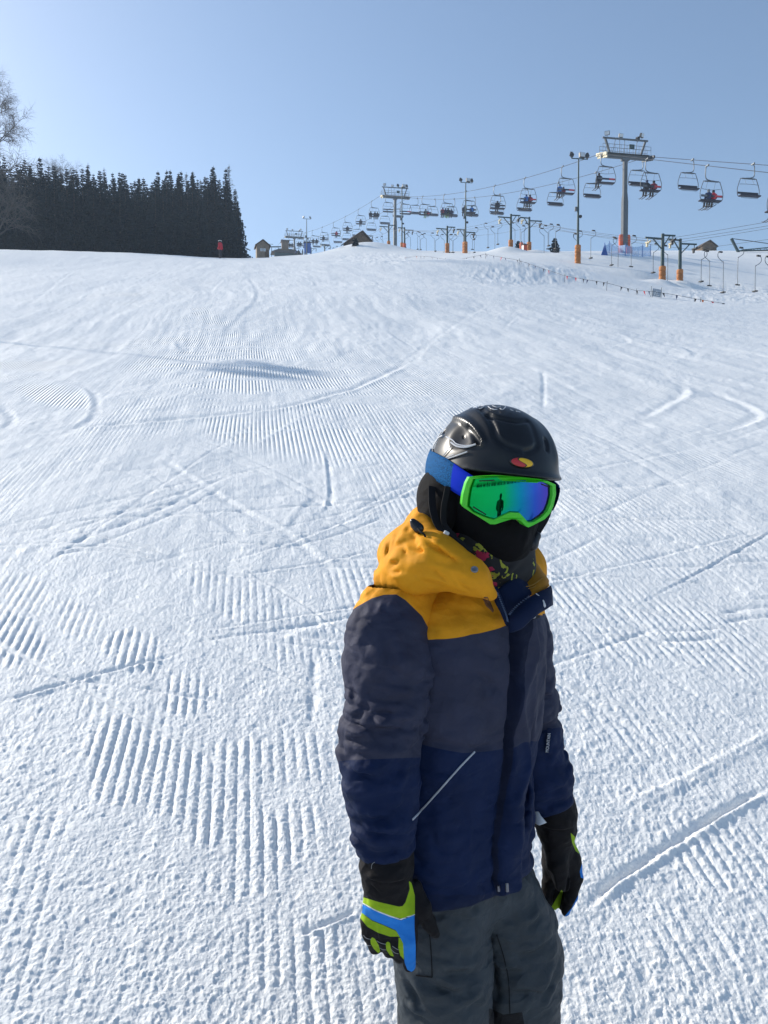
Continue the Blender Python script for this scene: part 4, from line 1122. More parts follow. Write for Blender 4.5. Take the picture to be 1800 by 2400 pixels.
# ------------------------------------------------------------------ the wood
def spruce(seed, h, R=1.9, thin=1.0, dens=3.1):
    r = random.Random(seed)
    tr = MB(); tr.lathe((0, 0, -.6), [(.17, 0), (.14, h * .3), (.07, h * .75), (.02, h * .99 + .6)], 7)
    V, F = [], []
    nl = int(h * dens)
    for k in range(nl):
        t = (k + r.random() * .5) / nl
        z = h * (.03 + .96 * t)
        L = R * (1 - t) ** .92 * r.uniform(.72, 1.15) + .10
        nb = 7 if t < .8 else 4
        for j in range(nb):
            a = 2 * math.pi * (j + r.random() * .7) / nb + k
            l = L * r.uniform(.75, 1.15) * (r.uniform(1, 1.35) if r.random() < .12 else 1)
            ca, sa = math.cos(a), math.sin(a)
            up0 = .32 if t > .75 else .05
            ns = max(2, int(l / .34))
            px, pz = 0.0, z
            for i in range(ns):
                s1 = (i + 1) / ns
                qx = l * s1; qz = z + l * (up0 * s1 - .30 * s1 * s1 * (1.2 - t))
                w = (.30 - .2 * s1) * r.uniform(.7, 1.3) * thin * min(1, .22 + .62 * l)
                o = len(V)
                for (X_, Z_, W_) in ((px, pz, w), (qx, qz, w * .55)):
                    V.append((ca * X_ - sa * W_, sa * X_ + ca * W_, Z_ - .04)); V.append((ca * X_ + sa * W_, sa * X_ - ca * W_, Z_ - .04))
                F.append((o, o + 1, o + 3, o + 2))
                for side in (-1, 1):                       # hanging sprays
                    if r.random() < .8 * thin:
                        o = len(V); dl = r.uniform(.18, .42) * min(1, .2 + .6 * l)
                        mx_, mz = (px + qx) / 2, (pz + qz) / 2
                        ox, oy = ca * mx_ - side * sa * w * 1.0, sa * mx_ + side * ca * w * 1.0
                        ex, ey = ca * .13, sa * .13
                        V.extend([(ox - ex, oy - ey, mz), (ox + ex, oy + ey, mz), (ox + ex * .4 - side * sa * .12, oy + ey * .4 + side * ca * .12, mz - dl), (ox - ex * .8 - side * sa * .08, oy - ey * .8 + side * ca * .08, mz - dl * .8)])
                        F.append((o, o + 1, o + 2, o + 3))
                px, pz = qx, qz
    return tr.mesh('trunk', m_bark, True), np_mesh('crown', np.array(V), np.array(F), m_needle, False)
def bare_tree(seed, h, spread, droop, mat, levels=3, kind='birch'):
    r = random.Random(seed)
    m = MB(); tw = MB()
    def grow(p, d, L, rad_, lev):
        n = 5; pts, rs = [p], [rad_]
        for i in range(n):
            d = (d + Vector((r.uniform(-.16, .16), r.uniform(-.16, .16), r.uniform(-.05, .1) - droop * (lev > 1) * (i / n)))).normalized()
            p = p + d * (L / n); pts.append(p); rs.append(rad_ * (1 - .75 * (i + 1) / n))
            if lev < levels and i >= (1 if lev else 0):
                for _ in range(4 if lev else 5):
                    a = r.uniform(0, 6.28); s = spread * r.uniform(.7, 1.2)
                    o = d.orthogonal().normalized(); o = Matrix.Rotation(a, 3, d) @ o
                    grow(p, (d * (1 - s * .4) + o * s).normalized(), L * (r.uniform(.20, .34) if lev == 0 else r.uniform(.40, .6)) * (1.1 - .5 * i / n if lev == 0 else 1), rad_ * (1 - .7 * i / n) * .5 + .004, lev + 1)
        (m if lev < 2 else tw).tube(pts, rs, 5 if lev < 2 else 3, cap=False)
    grow(Vector((0, 0, -.5)), Vector((0, 0, 1)), h, h * .014, 0)
    return m.mesh('trunk', m_bark if kind != 'birch' else m_birch, True), tw.mesh('twigs', mat)
def larch(seed, h, R=1.7):
    r = random.Random(seed)
    m = MB(); m.lathe((0, 0, -.6), [(.16, 0), (.12, h * .4), (.02, h + .6)], 7)
    t = MB()
    for k in range(int(h * 3.4)):
        s = (k + r.random()) / (h * 3.4); z = h * (.12 + .87 * s); L = R * (1 - s) ** .8 * r.uniform(.6, 1.15) + .1
        for j in range(3):
            a = r.uniform(0, 6.28); c_, s_ = math.cos(a), math.sin(a)
            pts = [Vector((c_ * L * q, s_ * L * q, z + L * (.12 * q + .14 * q * q * (1 if s > .5 else -1)))) for q in (0, .4, .75, 1)]
            t.tube(pts, [.025, .018, .012, .006], 3, cap=False)
            for q in (1, 2, 3):
                for _ in range(3):
                    e = pts[q] + Vector((r.uniform(-.3, .3), r.uniform(-.3, .3), r.uniform(-.38, .1)))
                    t.tube([pts[q - 1].lerp(pts[q], r.random()), e], [.012, .005], 3, cap=False)
    return m.mesh('trunk', m_bark, True), t.mesh('twigs', m_larch)
SPR = [spruce(100 + i, h, R, th) for i, (h, R, th) in enumerate([(14.0, 2.8, 1), (13.7, 2.9, 1), (14.5, 2.6, 1), (13.3, 2.8, 1), (14.0, 2.5, .8), (13.5, 3.0, 1)])]
def plant(kind_name, meshes, x, y, label, cat='tree', group=None, s=1.0, rz=0.0, sink=.15):
    t = empty(kind_name, (x, y, HZ(x, y) - sink), rz, label, cat, group)
    t.scale = (s, s, s)
    for me in meshes: link(bpy.data.objects.new(me.name.split('.')[0], me), t)
    return t
WR = random.Random(5)
# front edge of the wood: photo u -> depth
def edge_y(u): return 96 + 24 * max(0, min(1, (u + 40) / 600)) ** 1.0
wood_label = 'dark green spruce packed among its like along the front of the wood'
row = 0
for u in list(range(-260, 548, 11)):
    Y = edge_y(u) + WR.uniform(-1.2, 1.2)
    uu = u + WR.uniform(-5, 5)
    x = (uu - 900) / 1800 * Y
    i = WR.randrange(6)
    plant('spruce_tree', SPR[i], x, Y, wood_label, group='spruces of the front row', s=WR.uniform(.90, 1.03), rz=WR.uniform(0, 6.28))
for u in list(range(-250, 530, 17)):
    Y = edge_y(u) + 4.5 + WR.uniform(-1, 1)
    x = (u + WR.uniform(-8, 8) - 900) / 1800 * Y
    plant('spruce_tree', SPR[WR.randrange(6)], x, Y, 'spruce top showing over the front row of the wood', group='spruces of the second row', s=WR.uniform(.96, 1.07), rz=WR.uniform(0, 6.28))
# the depth of the wood behind, as one mass
sv, sf = [], []
def mesh_arrays(me):
    v = np.empty(len(me.vertices) * 3, np.float32); me.vertices.foreach_get('co', v)
    f = np.empty(len(me.loops), np.int32); me.loops.foreach_get('vertex_index', f)
    return v.reshape(-1, 3), f.reshape(-1, 4)
off = 0
for r_ in range(2, 7):
    for u in range(-260, 515, 26):
        Y = edge_y(u) + r_ * 3.2 + WR.uniform(-1, 1); x = (u + WR.uniform(-9, 9) - 900) / 1800 * Y
        v, f = mesh_arrays(SPR[WR.randrange(6)][1])
        s = WR.uniform(.82, 1.0); a = WR.uniform(0, 6.28)
        R_ = np.array([[math.cos(a), -math.sin(a), 0], [math.sin(a), math.cos(a), 0], [0, 0, 1]])
        sv.append(v @ R_.T * s + np.array([x, Y, HZ(x, Y) - .2])); sf.append(f + off); off += len(v)
wood = np_obj('spruce_wood', np.concatenate(sv), np.concatenate(sf), m_needle, smooth=False)
setp(wood, 'deep mass of dark spruces filling the wood behind its front rows', 'wood', kind='stuff')
# bare trees
plant('larch_tree', larch(3, 15.4, 1.9), (542 - 900) / 1800 * 122, 122, 'tall bare pointed larch at the right end of the wood', s=1.0)
plant('spruce_tree', SPR[1], (556 - 900) / 1800 * 123.5, 123.5, 'last spruce at the open end of the wood, behind the bare larch', s=.86)
plant('spruce_tree', SPR[3], (561 - 900) / 1800 * 120, 120, 'smaller spruce leaning out at the very end of the wood', s=.72)
plant('spruce_tree', SPR[2], (506 - 900) / 1800 * 119, 119, 'taller spruce standing above its neighbours near the end of the wood', s=1.05)
for u, s, sd, lab in ((216, .98, 11, 'thin bare larch top poking out above the middle of the wood'), (253, .95, 12, 'second thin bare larch just to the right of the first'), (424, .9, 13, 'sparse bare larch top in the last third of the wood'), (443, .93, 14, 'sparse bare larch with a taller tip near the end of the wood'), (475, .86, 15, 'low bare larch top beside the taller end spruces')):
    Y = edge_y(u) + 3
    plant('larch_tree', larch(sd, 15.5, 1.2), (u - 900) / 1800 * Y, Y, lab, s=s)
plant('birch_tree', bare_tree(21, 18.2, .8, .26, m_birch, 3), (4 - 900) / 1800 * 93, 93, 'tall bare birch with drooping twigs at the left edge, highest tree')
plant('birch_tree', bare_tree(23, 15.5, .8, .25, m_birch, 3), (88 - 900) / 1800 * 106, 106, 'lower bare birch with arching twigs beside the tall birch', s=.84)
# small evergreens on the crest
plant('spruce_bush', spruce(301, 2.6, 1.3, 1, 7), (1296 - 900) / 1800 * 112, 112, 'small round evergreen on the horizon between lamp post and red block', s=1.0, sink=.5)
plant('spruce_bush', spruce(302, 2.3, 1.3, 1, 7), (1212 - 900) / 1800 * 112, 112, 'small evergreen half hidden behind the orange padded post', s=.95, sink=.4)
plant('pine_tree', spruce(303, 1.9, .8, 1, 7), (834 - 900) / 1800 * 97, 97, 'little dark pine in front of the wooden hut on the mound', s=.95, sink=.1)
# a floodlight post beside the piste, left of the picture: its long shadow lies across the snow
_tip = ground_px(728, 876)
_L = 19.0
_bx, _by = _tip[0] - _L * math.sin(SUN_AZ), _tip[1] + _L * math.cos(SUN_AZ)
t = empty('lamp_post', (_bx, _by, HZ(_bx, _by) - .25), rad(32), 'tall lamp post at the near piste edge whose long shadow crosses the slope', 'lamp post', 'floodlight posts along the lifts')
_H = (HZ(_tip[0], _tip[1]) - t.location.z) + _L * math.tan(SUN_EL)
m = MB(); m.lathe((0, 0, 0), [(.035, 0), (.03, _H * .5), (.026, _H)], 10); m.build('pole', m_darkst, t, smooth=True)
m = MB(); m.tube([(-.6, 0, _H - .5), (.6, 0, _H - .5)], .05, 8); m.build('crossbar', m_darkst, t)
for x in (-.4, .25): floodlight(t, Vector((x, 0, _H - .2)), (x, -.8, -.2), .42)
# ------------------------------------------------------------------ the young skier in front
def fabric(name, zones, base, rough=.75, weave=900, crumple=.25, sheen=.0):
    """cloth in panels: zones = [(attribute, colour)], a panel shows where its attribute is above zero"""
    m, nt, b = mat_new(name)
    tc = N(nt, 'ShaderNodeTexCoord')
    nz = N(nt, 'ShaderNodeTexNoise'); nz.inputs['Scale'].default_value = 16; nz.inputs['Detail'].default_value = 6
    nt.links.new(tc.outputs['Object'], nz.inputs['Vector'])
    col = None
    rgb = N(nt, 'ShaderNodeRGB'); rgb.outputs[0].default_value = (*base, 1); col = rgb.outputs[0]
    for a, c in zones:
        at = N(nt, 'ShaderNodeAttribute', attribute_name=a)
        mr = N(nt, 'ShaderNodeMapRange'); mr.inputs[1].default_value = -.25; mr.inputs[2].default_value = .25
        nt.links.new(at.outputs['Fac'], mr.inputs[0])
        mx = N(nt, 'ShaderNodeMix', data_type='RGBA'); mx.inputs['B'].default_value = (*c, 1)
        nt.links.new(mr.outputs[0], mx.inputs['Factor']); nt.links.new(col, mx.inputs['A'])
        col = mx.outputs['Result']
    hs = N(nt, 'ShaderNodeHueSaturation')
    rp = N(nt, 'ShaderNodeMapRange'); rp.inputs[1].default_value = .3; rp.inputs[2].default_value = .7; rp.inputs[3].default_value = .86; rp.inputs[4].default_value = 1.14
    nt.links.new(nz.outputs[0], rp.inputs[0]); nt.links.new(rp.outputs[0], hs.inputs['Value']); nt.links.new(col, hs.inputs['Color'])
    nt.links.new(hs.outputs[0], b.inputs['Base Color'])
    b.inputs['Roughness'].default_value = rough
    b.inputs['Specular IOR Level'].default_value = .16
    if sheen:
        b.inputs['Sheen Weight'].default_value = sheen; b.inputs['Sheen Roughness'].default_value = .4
    n1 = N(nt, 'ShaderNodeTexNoise'); n1.inputs['Scale'].default_value = weave; n1.inputs['Detail'].default_value = 2
    n2 = N(nt, 'ShaderNodeTexNoise'); n2.inputs['Scale'].default_value = 34; n2.inputs['Detail'].default_value = 5; n2.inputs['Distortion'].default_value = .8
    for n_ in (n1, n2): nt.links.new(tc.outputs['Object'], n_.inputs['Vector'])
    b1 = N(nt, 'ShaderNodeBump'); b1.inputs['Distance'].default_value = .0008; b1.inputs['Strength'].default_value = .5
    b2 = N(nt, 'ShaderNodeBump'); b2.inputs['Distance'].default_value = .011; b2.inputs['Strength'].default_value = crumple
    mpv = N(nt, 'ShaderNodeMapping'); mpv.inputs['Scale'].default_value = (13, 13, 24); mpv.inputs['Rotation'].default_value = (.3, .5, 0)
    nd = N(nt, 'ShaderNodeTexNoise'); nd.inputs['Scale'].default_value = 9; nd.inputs['Detail'].default_value = 3
    nt.links.new(tc.outputs['Object'], nd.inputs['Vector'])
    vadd = N(nt, 'ShaderNodeVectorMath', operation='MULTIPLY_ADD'); vadd.inputs[1].default_value = (.09, .09, .09)
    nt.links.new(nd.outputs['Color'], vadd.inputs[0]); nt.links.new(tc.outputs['Object'], vadd.inputs[2]); nt.links.new(vadd.outputs[0], mpv.inputs['Vector'])
    vor = N(nt, 'ShaderNodeTexVoronoi', feature='DISTANCE_TO_EDGE'); vor.inputs['Scale'].default_value = 1.0; nt.links.new(mpv.outputs[0], vor.inputs['Vector'])
    vmr = N(nt, 'ShaderNodeMapRange', interpolation_type='SMOOTHSTEP'); vmr.inputs[1].default_value = 0; vmr.inputs[2].default_value = .45; nt.links.new(vor.outputs['Distance'], vmr.inputs[0])
    b3 = N(nt, 'ShaderNodeBump'); b3.inputs['Distance'].default_value = .016; b3.inputs['Strength'].default_value = crumple * 1.1
    nt.links.new(vmr.outputs[0], b3.inputs['Height']); nt.links.new(b2.outputs[0], b3.inputs['Normal'])
    nt.links.new(n1.outputs[0], b1.inputs['Height']); nt.links.new(n2.outputs[0], b2.inputs['Height']); nt.links.new(b1.outputs[0], b2.inputs['Normal'])
    nt.links.new(b3.outputs[0], b.inputs['Normal'])
    return m
C_YEL, C_GRY, C_NAV, C_BLK = (.66, .275, .010), (.030, .033, .060), (.004, .0125, .050), (.007, .006, .007)
C_GRN, C_BLU, C_WHT = (.26, .40, .012), (.02, .19, .60), (.62, .64, .66)
m_jacket = fabric('jacket_cloth', [('yoke', C_YEL), ('skirt', C_NAV), ('inner', (.006, .010, .03))], C_GRY, .72, 800, .22)
m_sleeve = fabric('sleeve_cloth', [('yoke', C_YEL), ('skirt', C_NAV)], C_GRY, .72, 800, .22)
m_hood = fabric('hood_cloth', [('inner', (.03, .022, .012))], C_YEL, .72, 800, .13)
m_collar = fabric('collar_cloth', [], (.004, .011, .040), .75, 800, .15)
m_trous = fabric('trouser_cloth', [('patch', (.010, .010, .012))], (.041, .049, .057), .6, 700, .35)
m_fleece = fabric('black_fleece', [], (.005, .005, .006), .9, 500, .15)
m_glove = fabric('glove_cloth', [('green', C_GRN), ('blue', C_BLU), ('white', C_WHT), ('edge', (.012, .012, .014))], C_BLK, .72, 700, .25)
m_strapblk = fabric('black_webbing', [], (.010, .010, .012), .8, 900, .1)
m_zip = simple_mat('zip_teeth', (.05, .08, .15), .4, .3, .1, 30)
m_refl = simple_mat('reflective_piping', (.42, .43, .46), .5, 0, .1, 30)
m_skin = simple_mat('skin', (.50, .27, .18), .55, 0, .08, 20)
m_snap = simple_mat('gunmetal_snap', (.20, .20, .22), .35, .8, .1, 40)
m_tag = simple_mat('white_label', (.55, .56, .58), .6, 0, .1, 40)

kid = empty('person', (0.14, 1.45, HZ(0.14, 1.45)), 0, 'young skier in yellow, grey and navy jacket with black helmet and mirrored green goggles', 'person')
KID0 = kid.location.copy()
def kobj(name, V, F, mat, parent=None, attrs=None, smooth=True):
    """mesh given in scene coordinates, hung under the skier"""
    o = np_obj(name, np.asarray(V) - np.array(KID0), F, mat, parent or kid, smooth, attrs)
    return o
def kmb(mb, name, mat, parent=None, smooth=True, bevel=0):
    mb.v = [tuple(Vector(p) - KID0) for p in mb.v]
    return mb.build(name, mat, parent or kid, smooth, bevel)
def fold(d, g, a, b_, Y, w, amp, ysc=.45, Y2=None):
    """a soft crease (amp > 0) or ridge (amp < 0) along a line"""
    A, B = P(a[0], a[1], Y), P(b_[0], b_[1], Y if Y2 is None else Y2)
    dx, dy, dz = B.x - A.x, B.y - A.y, B.z - A.z
    L2 = dx * dx + dy * dy + dz * dz
    t = np.clip(((g.x - A.x) * dx + (g.y - A.y) * dy + (g.z - A.z) * dz) / L2, 0, 1)
    r2 = (g.x - A.x - t * dx) ** 2 + ((g.y - A.y - t * dy) * ysc) ** 2 + (g.z - A.z - t * dz) ** 2
    return d + amp * np.exp(-r2 / (w * w)) * (0.25 + 0.75 * np.sin(np.pi * np.clip(t, .08, .92)))
def crease(d, g, a, b_, Y, w=.008, amp=.007, side=1, Y2=None):
    w *= .78
    d = fold(d, g, a, b_, Y, w, amp, Y2=Y2)
    nx, ny = b_[1] - a[1], -(b_[0] - a[0]); L = math.hypot(nx, ny) + 1e-6
    o = w * 1.7 / 1.35 * 1800 * side
    return fold(d, g, (a[0] + nx / L * o, a[1] + ny / L * o), (b_[0] + nx / L * o, b_[1] + ny / L * o), Y, w * 1.25, -amp * .75, Y2=Y2)
def crumple(g, amp, fx, fz, seed):
    r = 1 - np.abs(vnoise3(g.x * fx + 3 * g.z, g.y * fx, g.z * fz + 2.2 * g.x, seed))
    q = 1 - np.abs(vnoise3(g.x * fx * 1.9 - 7 * g.z, g.y * fx * 1.9, g.z * fz * 1.9 + 5 * g.x, seed + 5))
    return amp * (r ** 5 - .25) + amp * .45 * (q ** 4 - .3)
def poly_sd(u, v, poly):
    """signed distance in photo pixels, positive inside"""
    d2 = np.full(u.shape, 1e12); ins = np.zeros(u.shape, bool)
    n = len(poly)
    for i in range(n):
        x0, y0 = poly[i]; x1, y1 = poly[(i + 1) % n]
        dx, dy = x1 - x0, y1 - y0
        t = np.clip(((u - x0) * dx + (v - y0) * dy) / (dx * dx + dy * dy + 1e-9), 0, 1)
        d2 = np.minimum(d2, (u - x0 - t * dx) ** 2 + (v - y0 - t * dy) ** 2)
        c = ((y0 > v) != (y1 > v)) & (u < (x1 - x0) * (v - y0) / (y1 - y0 + 1e-12) + x0)
        ins ^= c
    return np.where(ins, 1, -1) * np.sqrt(d2)
def line_sd(u, v, pts, w):
    d2 = np.full(u.shape, 1e12)
    for (x0, y0), (x1, y1) in zip(pts[:-1], pts[1:]):
        dx, dy = x1 - x0, y1 - y0
        t = np.clip(((u - x0) * dx + (v - y0) * dy) / (dx * dx + dy * dy + 1e-9), 0, 1)
        d2 = np.minimum(d2, (u - x0 - t * dx) ** 2 + (v - y0 - t * dy) ** 2)
    return w - np.sqrt(d2)
def zc(pts, ox, oy, s): return [(ox + x * s, oy + y * s) for x, y in pts]

# body directions: F = where the chest points, L = the skier's left
BY = rad(40)
BF, BL = np.array([math.sin(BY), -math.cos(BY)]), np.array([math.cos(BY), math.sin(BY)])
# torso rings: photo height, centre column, half width, half depth (metres)
RING = [(2160, 1052, .168, .128), (2010, 1055, .168, .128), (1880, 1062, .166, .124), (1750, 1072, .166, .124), (1600, 1082, .168, .126), (1500, 1090, .167, .126), (1440, 1094, .155, .118), (1400, 1096, .125, .100), (1360, 1100, .085, .085), (1320, 1105, .06, .07)]
_rz = np.array([P(1080, r[0], 1.43).z for r in RING]); _rx = np.array([P(r[1], 1140, 1.45).x for r in RING])
_ra = np.array([r[2] for r in RING]); _rb = np.array([r[3] for r in RING])
BYC = 1.45
def torso_sd(x, y, z, grow=0.0):
    zz = np.clip(z, _rz[0], _rz[-1])
    cx = np.interp(zz, _rz, _rx); a = np.interp(zz, _rz, _ra) + grow; b_ = np.interp(zz, _rz, _rb) + grow
    px, py = x - cx, y - BYC
    l, f = px * BL[0] + py * BL[1], px * BF[0] + py * BF[1]
    k = (np.abs(l / a) ** 2.5 + np.abs(f / b_) ** 2.5) ** .4
    return (k - 1) * np.minimum(a, b_), l, f
ZHEM, ZTOP = P(1100, 2088, 1.37).z, P(1100, 1330, 1.45).z
g = Grid((-.08, 1.22, ZHEM - .02), (.38, 1.68, ZTOP + .03), .0034)
d, l, f = torso_sd(g.x, g.y, g.z)
d += .0035 * vnoise3(g.x * 18, g.y * 18, g.z * 9, 3) + .0016 * vnoise3(g.x * 45, g.y * 45, g.z * 30, 4)
d += crumple(g, .005, 9, 13, 101) + crumple(g, .0035, 17, 30, 102) * (.5 + .8 * sstep(1780, 1950, UV(g.x, g.y, g.z)[1]))
# gathered hem
hemw = np.exp(-((g.z - ZHEM - .035) / .010) ** 2)
d += .004 * hemw
# placket: the flap lies raised to the skier's left of a dark gap
u_, v_ = UV(g.x, g.y, g.z)
zl = np.interp(v_, [1430, 1600, 1763, 1900, 1980, 2100], [.0, .004, .006, -.004, -.010, -.004])
lz = l - zl
fr = sstep(.02, .06, f)
flap = sstep(-.002, .006, lz) * sstep(.062, .05, lz) * fr
d -= .011 * flap
gap = np.exp(-((lz + .006) / .0055) ** 2) * fr
d += .011 * gap * sstep(2110, 2050, v_)
# the flap swings open low down
open_ = np.exp(-((v_ - 1960) / 90) ** 2)
d -= .018 * open_ * np.exp(-((lz - .028) / .02) ** 2) * fr
d -= .006 * np.exp(-((lz - .030 + .02 * np.sin(v_ / 42.)) / .010) ** 2) * fr * sstep(1500, 1560, v_)
for a, b_, Y, w, am in [((1040, 1540), (1105, 1505), 1.35, .020, .008), ((1060, 1610), (1000, 1560), 1.36, .016, .006), ((1120, 1640), (1105, 1580), 1.34, .014, .004), ((1020, 1700), (1090, 1650), 1.36, .018, .006), ((980, 1850), (1090, 1880), 1.37, .02, .006),
                        ((1000, 1960), (1120, 1985), 1.37, .022, .006), ((1010, 2030), (1150, 2050), 1.37, .02, .006), ((1228, 1560), (1240, 1740), 1.40, .012, .006), ((1222, 1480), (1236, 1600), 1.39, .010, .005), ((1230, 1800), (1225, 1930), 1.42, .014, .006), ((985, 1780), (1030, 1765), 1.37, .012, .004),
                        ((1100, 1560), (1170, 1620), 1.33, .018, .004), ((1060, 1740), (1180, 1700), 1.35, .02, .004), ((1010, 1900), (1060, 2060), 1.37, .016, .005)]:
    d = crease(d, g, a, b_, Y, w * .8, am * 1.4)
d = smax(d, ZHEM - g.z, .012)
d = smax(d, g.z - ZTOP, .02)
neck_c = P(1112, 1330, 1.44)
d = smax(d, -(np.sqrt((g.x - neck_c.x) ** 2 + (g.y - neck_c.y) ** 2 + ((g.z - neck_c.z) * .7) ** 2) - .062), .015)
V, F = g.mesh(d)
x, y, z = V.T
_, l, f = torso_sd(x, y, z)
u, v = UV(x, y, z)
ys = z - np.interp(l, [-.16, -.09, -.03, .0, .05, .16], [P(1000, 1494, 1.335).z, P(1040, 1484, 1.318).z, P(1105, 1476, 1.318).z, P(1184, 1466, 1.325).z, P(1240, 1449, 1.35).z, P(1284, 1443, 1.50).z])
yoke = ys * 1e3 / 1.3
navz = np.interp(l, [-.16, -.1, 0, .04, .16], [P(965, 1728, 1.335).z, P(1060, 1758, 1.315).z, P(1205, 1768, 1.325).z, P(1215, 1756, 1.335).z, P(1260, 1741, 1.47).z])
skirt = (navz - z) * 1e3 / 1.3
zl = np.interp(v, [1430, 1600, 1763, 1900, 1980, 2100], [.0, .004, .006, -.004, -.010, -.004])
lz = l - zl
wflap = np.interp(v, [1430, 1470, 1509, 1620, 1750, 1900], [.044, .034, .020, .010, .004, .0005])
inner = np.where((f > .03), np.minimum(lz + np.interp(v, [1700, 1800], [.012, .004]), wflap - lz) * 1e3 / 1.5, -10) * np.where(v > 2095, 0, 1)
yoke = np.where(inner > -3, np.minimum(yoke, -inner), yoke)
jacket = kobj('jacket', V, F, m_jacket, attrs={'yoke': yoke, 'skirt': skirt, 'inner': inner})

# sleeves ------------------------------------------------------------
def sleeve(pts, folds, lo, hi, seams, h=.0032, puff=.004):
    """pts: (u, v, Y, radius m) down the arm"""
    g = Grid(lo, hi, h)
    c = [tuple(P(a, b_, Y)) for a, b_, Y, r in pts]; rs = [p[3] for p in pts]
    d = d_chain(g.x, g.y, g.z, c, rs, .03)
    d += puff * vnoise3(g.x * 20, g.y * 20, g.z * 34, 9) + .0014 * vnoise3(g.x * 60, g.y * 60, g.z * 80, 8)
    _v = UV(g.x, g.y, g.z)[1]
    d += (crumple(g, .006, 11, 22, 111) + crumple(g, .0055, 17, 42, 112)) * (.45 + .9 * np.exp(-((_v - 1700) / 90) ** 2) + .5 * sstep(1850, 1950, _v))
    for a in folds: d = crease(d, g, *a)
    end = Vector(c[-1]); ax = (end - Vector(c[-2])).normalized()
    cut = (g.x - end.x) * ax.x + (g.y - end.y) * ax.y + (g.z - end.z) * ax.z
    d = smax(d, cut, .010)
    d += .0035 * np.exp(-((cut + .022) / .006) ** 2)
    V, F = g.mesh(d)
    u, v = UV(*V.T)
    at = {}
    for k, (us, vs, sg) in seams.items():
        at[k] = (np.interp(u, us, vs) - v) * sg
    return V, F, at
V, F, at = sleeve([(985, 1398, 1.405, .052), (930, 1442, 1.375, .0645), (908, 1490, 1.345, .0705), (911, 1560, 1.325, .0740), (914, 1655, 1.305, .0625), (890, 1724, 1.29, .0630), (891, 1760, 1.283, .058), (887, 1785, 1.28, .058), (890, 1850, 1.275, .056), (899, 1920, 1.27, .0505), (908, 2000, 1.27, .0465)],
    [((835, 1640), (812, 1585), 1.27, .008, .008), ((920, 1632), (975, 1642), 1.24, .009, .008), ((938, 1592), (975, 1590), 1.24, .009, .005), ((902, 1686), (955, 1700), 1.23, .009, .007), ((856, 1713), (940, 1716), 1.22, .010, .011, 1), ((806, 1742), (870, 1722), 1.23, .008, .007), ((860, 1738), (950, 1748), 1.22, .010, .006, -1),
     ((890, 1390), (878, 1428), 1.29, .005, .005), ((908, 1390), (905, 1432), 1.28, .005, .005), ((922, 1394), (928, 1430), 1.28, .005, .004), ((862, 1402), (846, 1440), 1.29, .006, .004), ((845, 1520), (880, 1470), 1.26, .010, .006), ((905, 1500), (925, 1580), 1.25, .012, .006), ((880, 1620), (910, 1560), 1.25, .012, .006),
     ((812, 1815), (880, 1822), 1.22, .009, .006), ((826, 1832), (862, 1812), 1.22, .006, .006), ((840, 1880), (930, 1868), 1.21, .010, .006), ((850, 1935), (900, 1925), 1.21, .009, .007), ((870, 1962), (955, 1950), 1.21, .009, .006), ((855, 1905), (872, 1948), 1.21, .007, .005), ((820, 1690), (860, 1662), 1.25, .009, .007), ((950, 1790), (920, 1842), 1.22, .009, .005)],
    (-.105, 1.18, P(900, 2010, 1.27).z - .02), (.125, 1.47, P(900, 1375, 1.36).z), dict(yoke=([790, 840, 872, 900, 929, 950, 989, 1019, 1060], [1452, 1420, 1402, 1394, 1393, 1406, 1444, 1500, 1600], 1), skirt=([800, 812, 880, 963, 1000], [1784, 1782, 1779, 1776, 1775], -1)))
sl_r = kobj('sleeve', V, F, m_sleeve, jacket, at)
sl_r.parent = jacket; 
V, F, at = sleeve([(1205, 1440, 1.53, .062), (1206, 1500, 1.555, .067), (1204, 1560, 1.56, .071), (1208, 1612, 1.565, .0735), (1216, 1660, 1.56, .072), (1226, 1711, 1.56, .067), (1246, 1770, 1.555, .066), (1266, 1830, 1.55, .060), (1290, 1900, 1.54, .0475)],
    [((1270, 1632), (1300, 1640), 1.50, .008, .013), ((1266, 1590), (1292, 1604), 1.50, .008, .005), ((1275, 1705), (1308, 1698), 1.49, .009, .008), ((1268, 1680), (1300, 1672), 1.49, .008, .004), ((1300, 1800), (1326, 1770), 1.49, .009, .004), ((1280, 1852), (1335, 1850), 1.49, .009, .005), ((1262, 1760), (1300, 1790), 1.49, .010, .005), ((1270, 1882), (1340, 1880), 1.49, .008, .006)],
    (.20, 1.44, P(1290, 1915, 1.54).z - .01), (.42, 1.66, P(1205, 1385, 1.53).z), dict(yoke=([1100, 1400], [1436, 1440], 1), skirt=([1240, 1262, 1290, 1303, 1340], [1716, 1714, 1709, 1706, 1702], -1)))
sl_l = kobj('sleeve', V, F, m_sleeve, jacket, at)

# hood ---------------------------------------------------------------
g = Grid((-.02, 1.20, P(1100, 1440, 1.35).z), (.36, 1.76, P(1000, 1160, 1.45).z), .0034)
def ch(pts, k): return d_chain(g.x, g.y, g.z, [tuple(P(a, b_, Y)) for a, b_, Y, r in pts], [p[3] for p in pts], k)
d = ch([(1150, 1394, 1.305, .012), (1100, 1352, 1.305, .026), (1025, 1320, 1.325, .042), (960, 1302, 1.385, .045), (950, 1298, 1.48, .047), (1005, 1290, 1.58, .06), (1105, 1290, 1.63, .06), (1185, 1310, 1.62, .05), (1222, 1335, 1.56, .044), (1238, 1368, 1.47, .030)], .03)
d = smin(d, ch([(1108, 1342, 1.31, .012), (1032, 1288, 1.335, .018), (985, 1228, 1.40, .017), (992, 1215, 1.50, .022), (1085, 1205, 1.60, .03), (1165, 1240, 1.61, .026), (1222, 1300, 1.58, .018)], .02), .035)
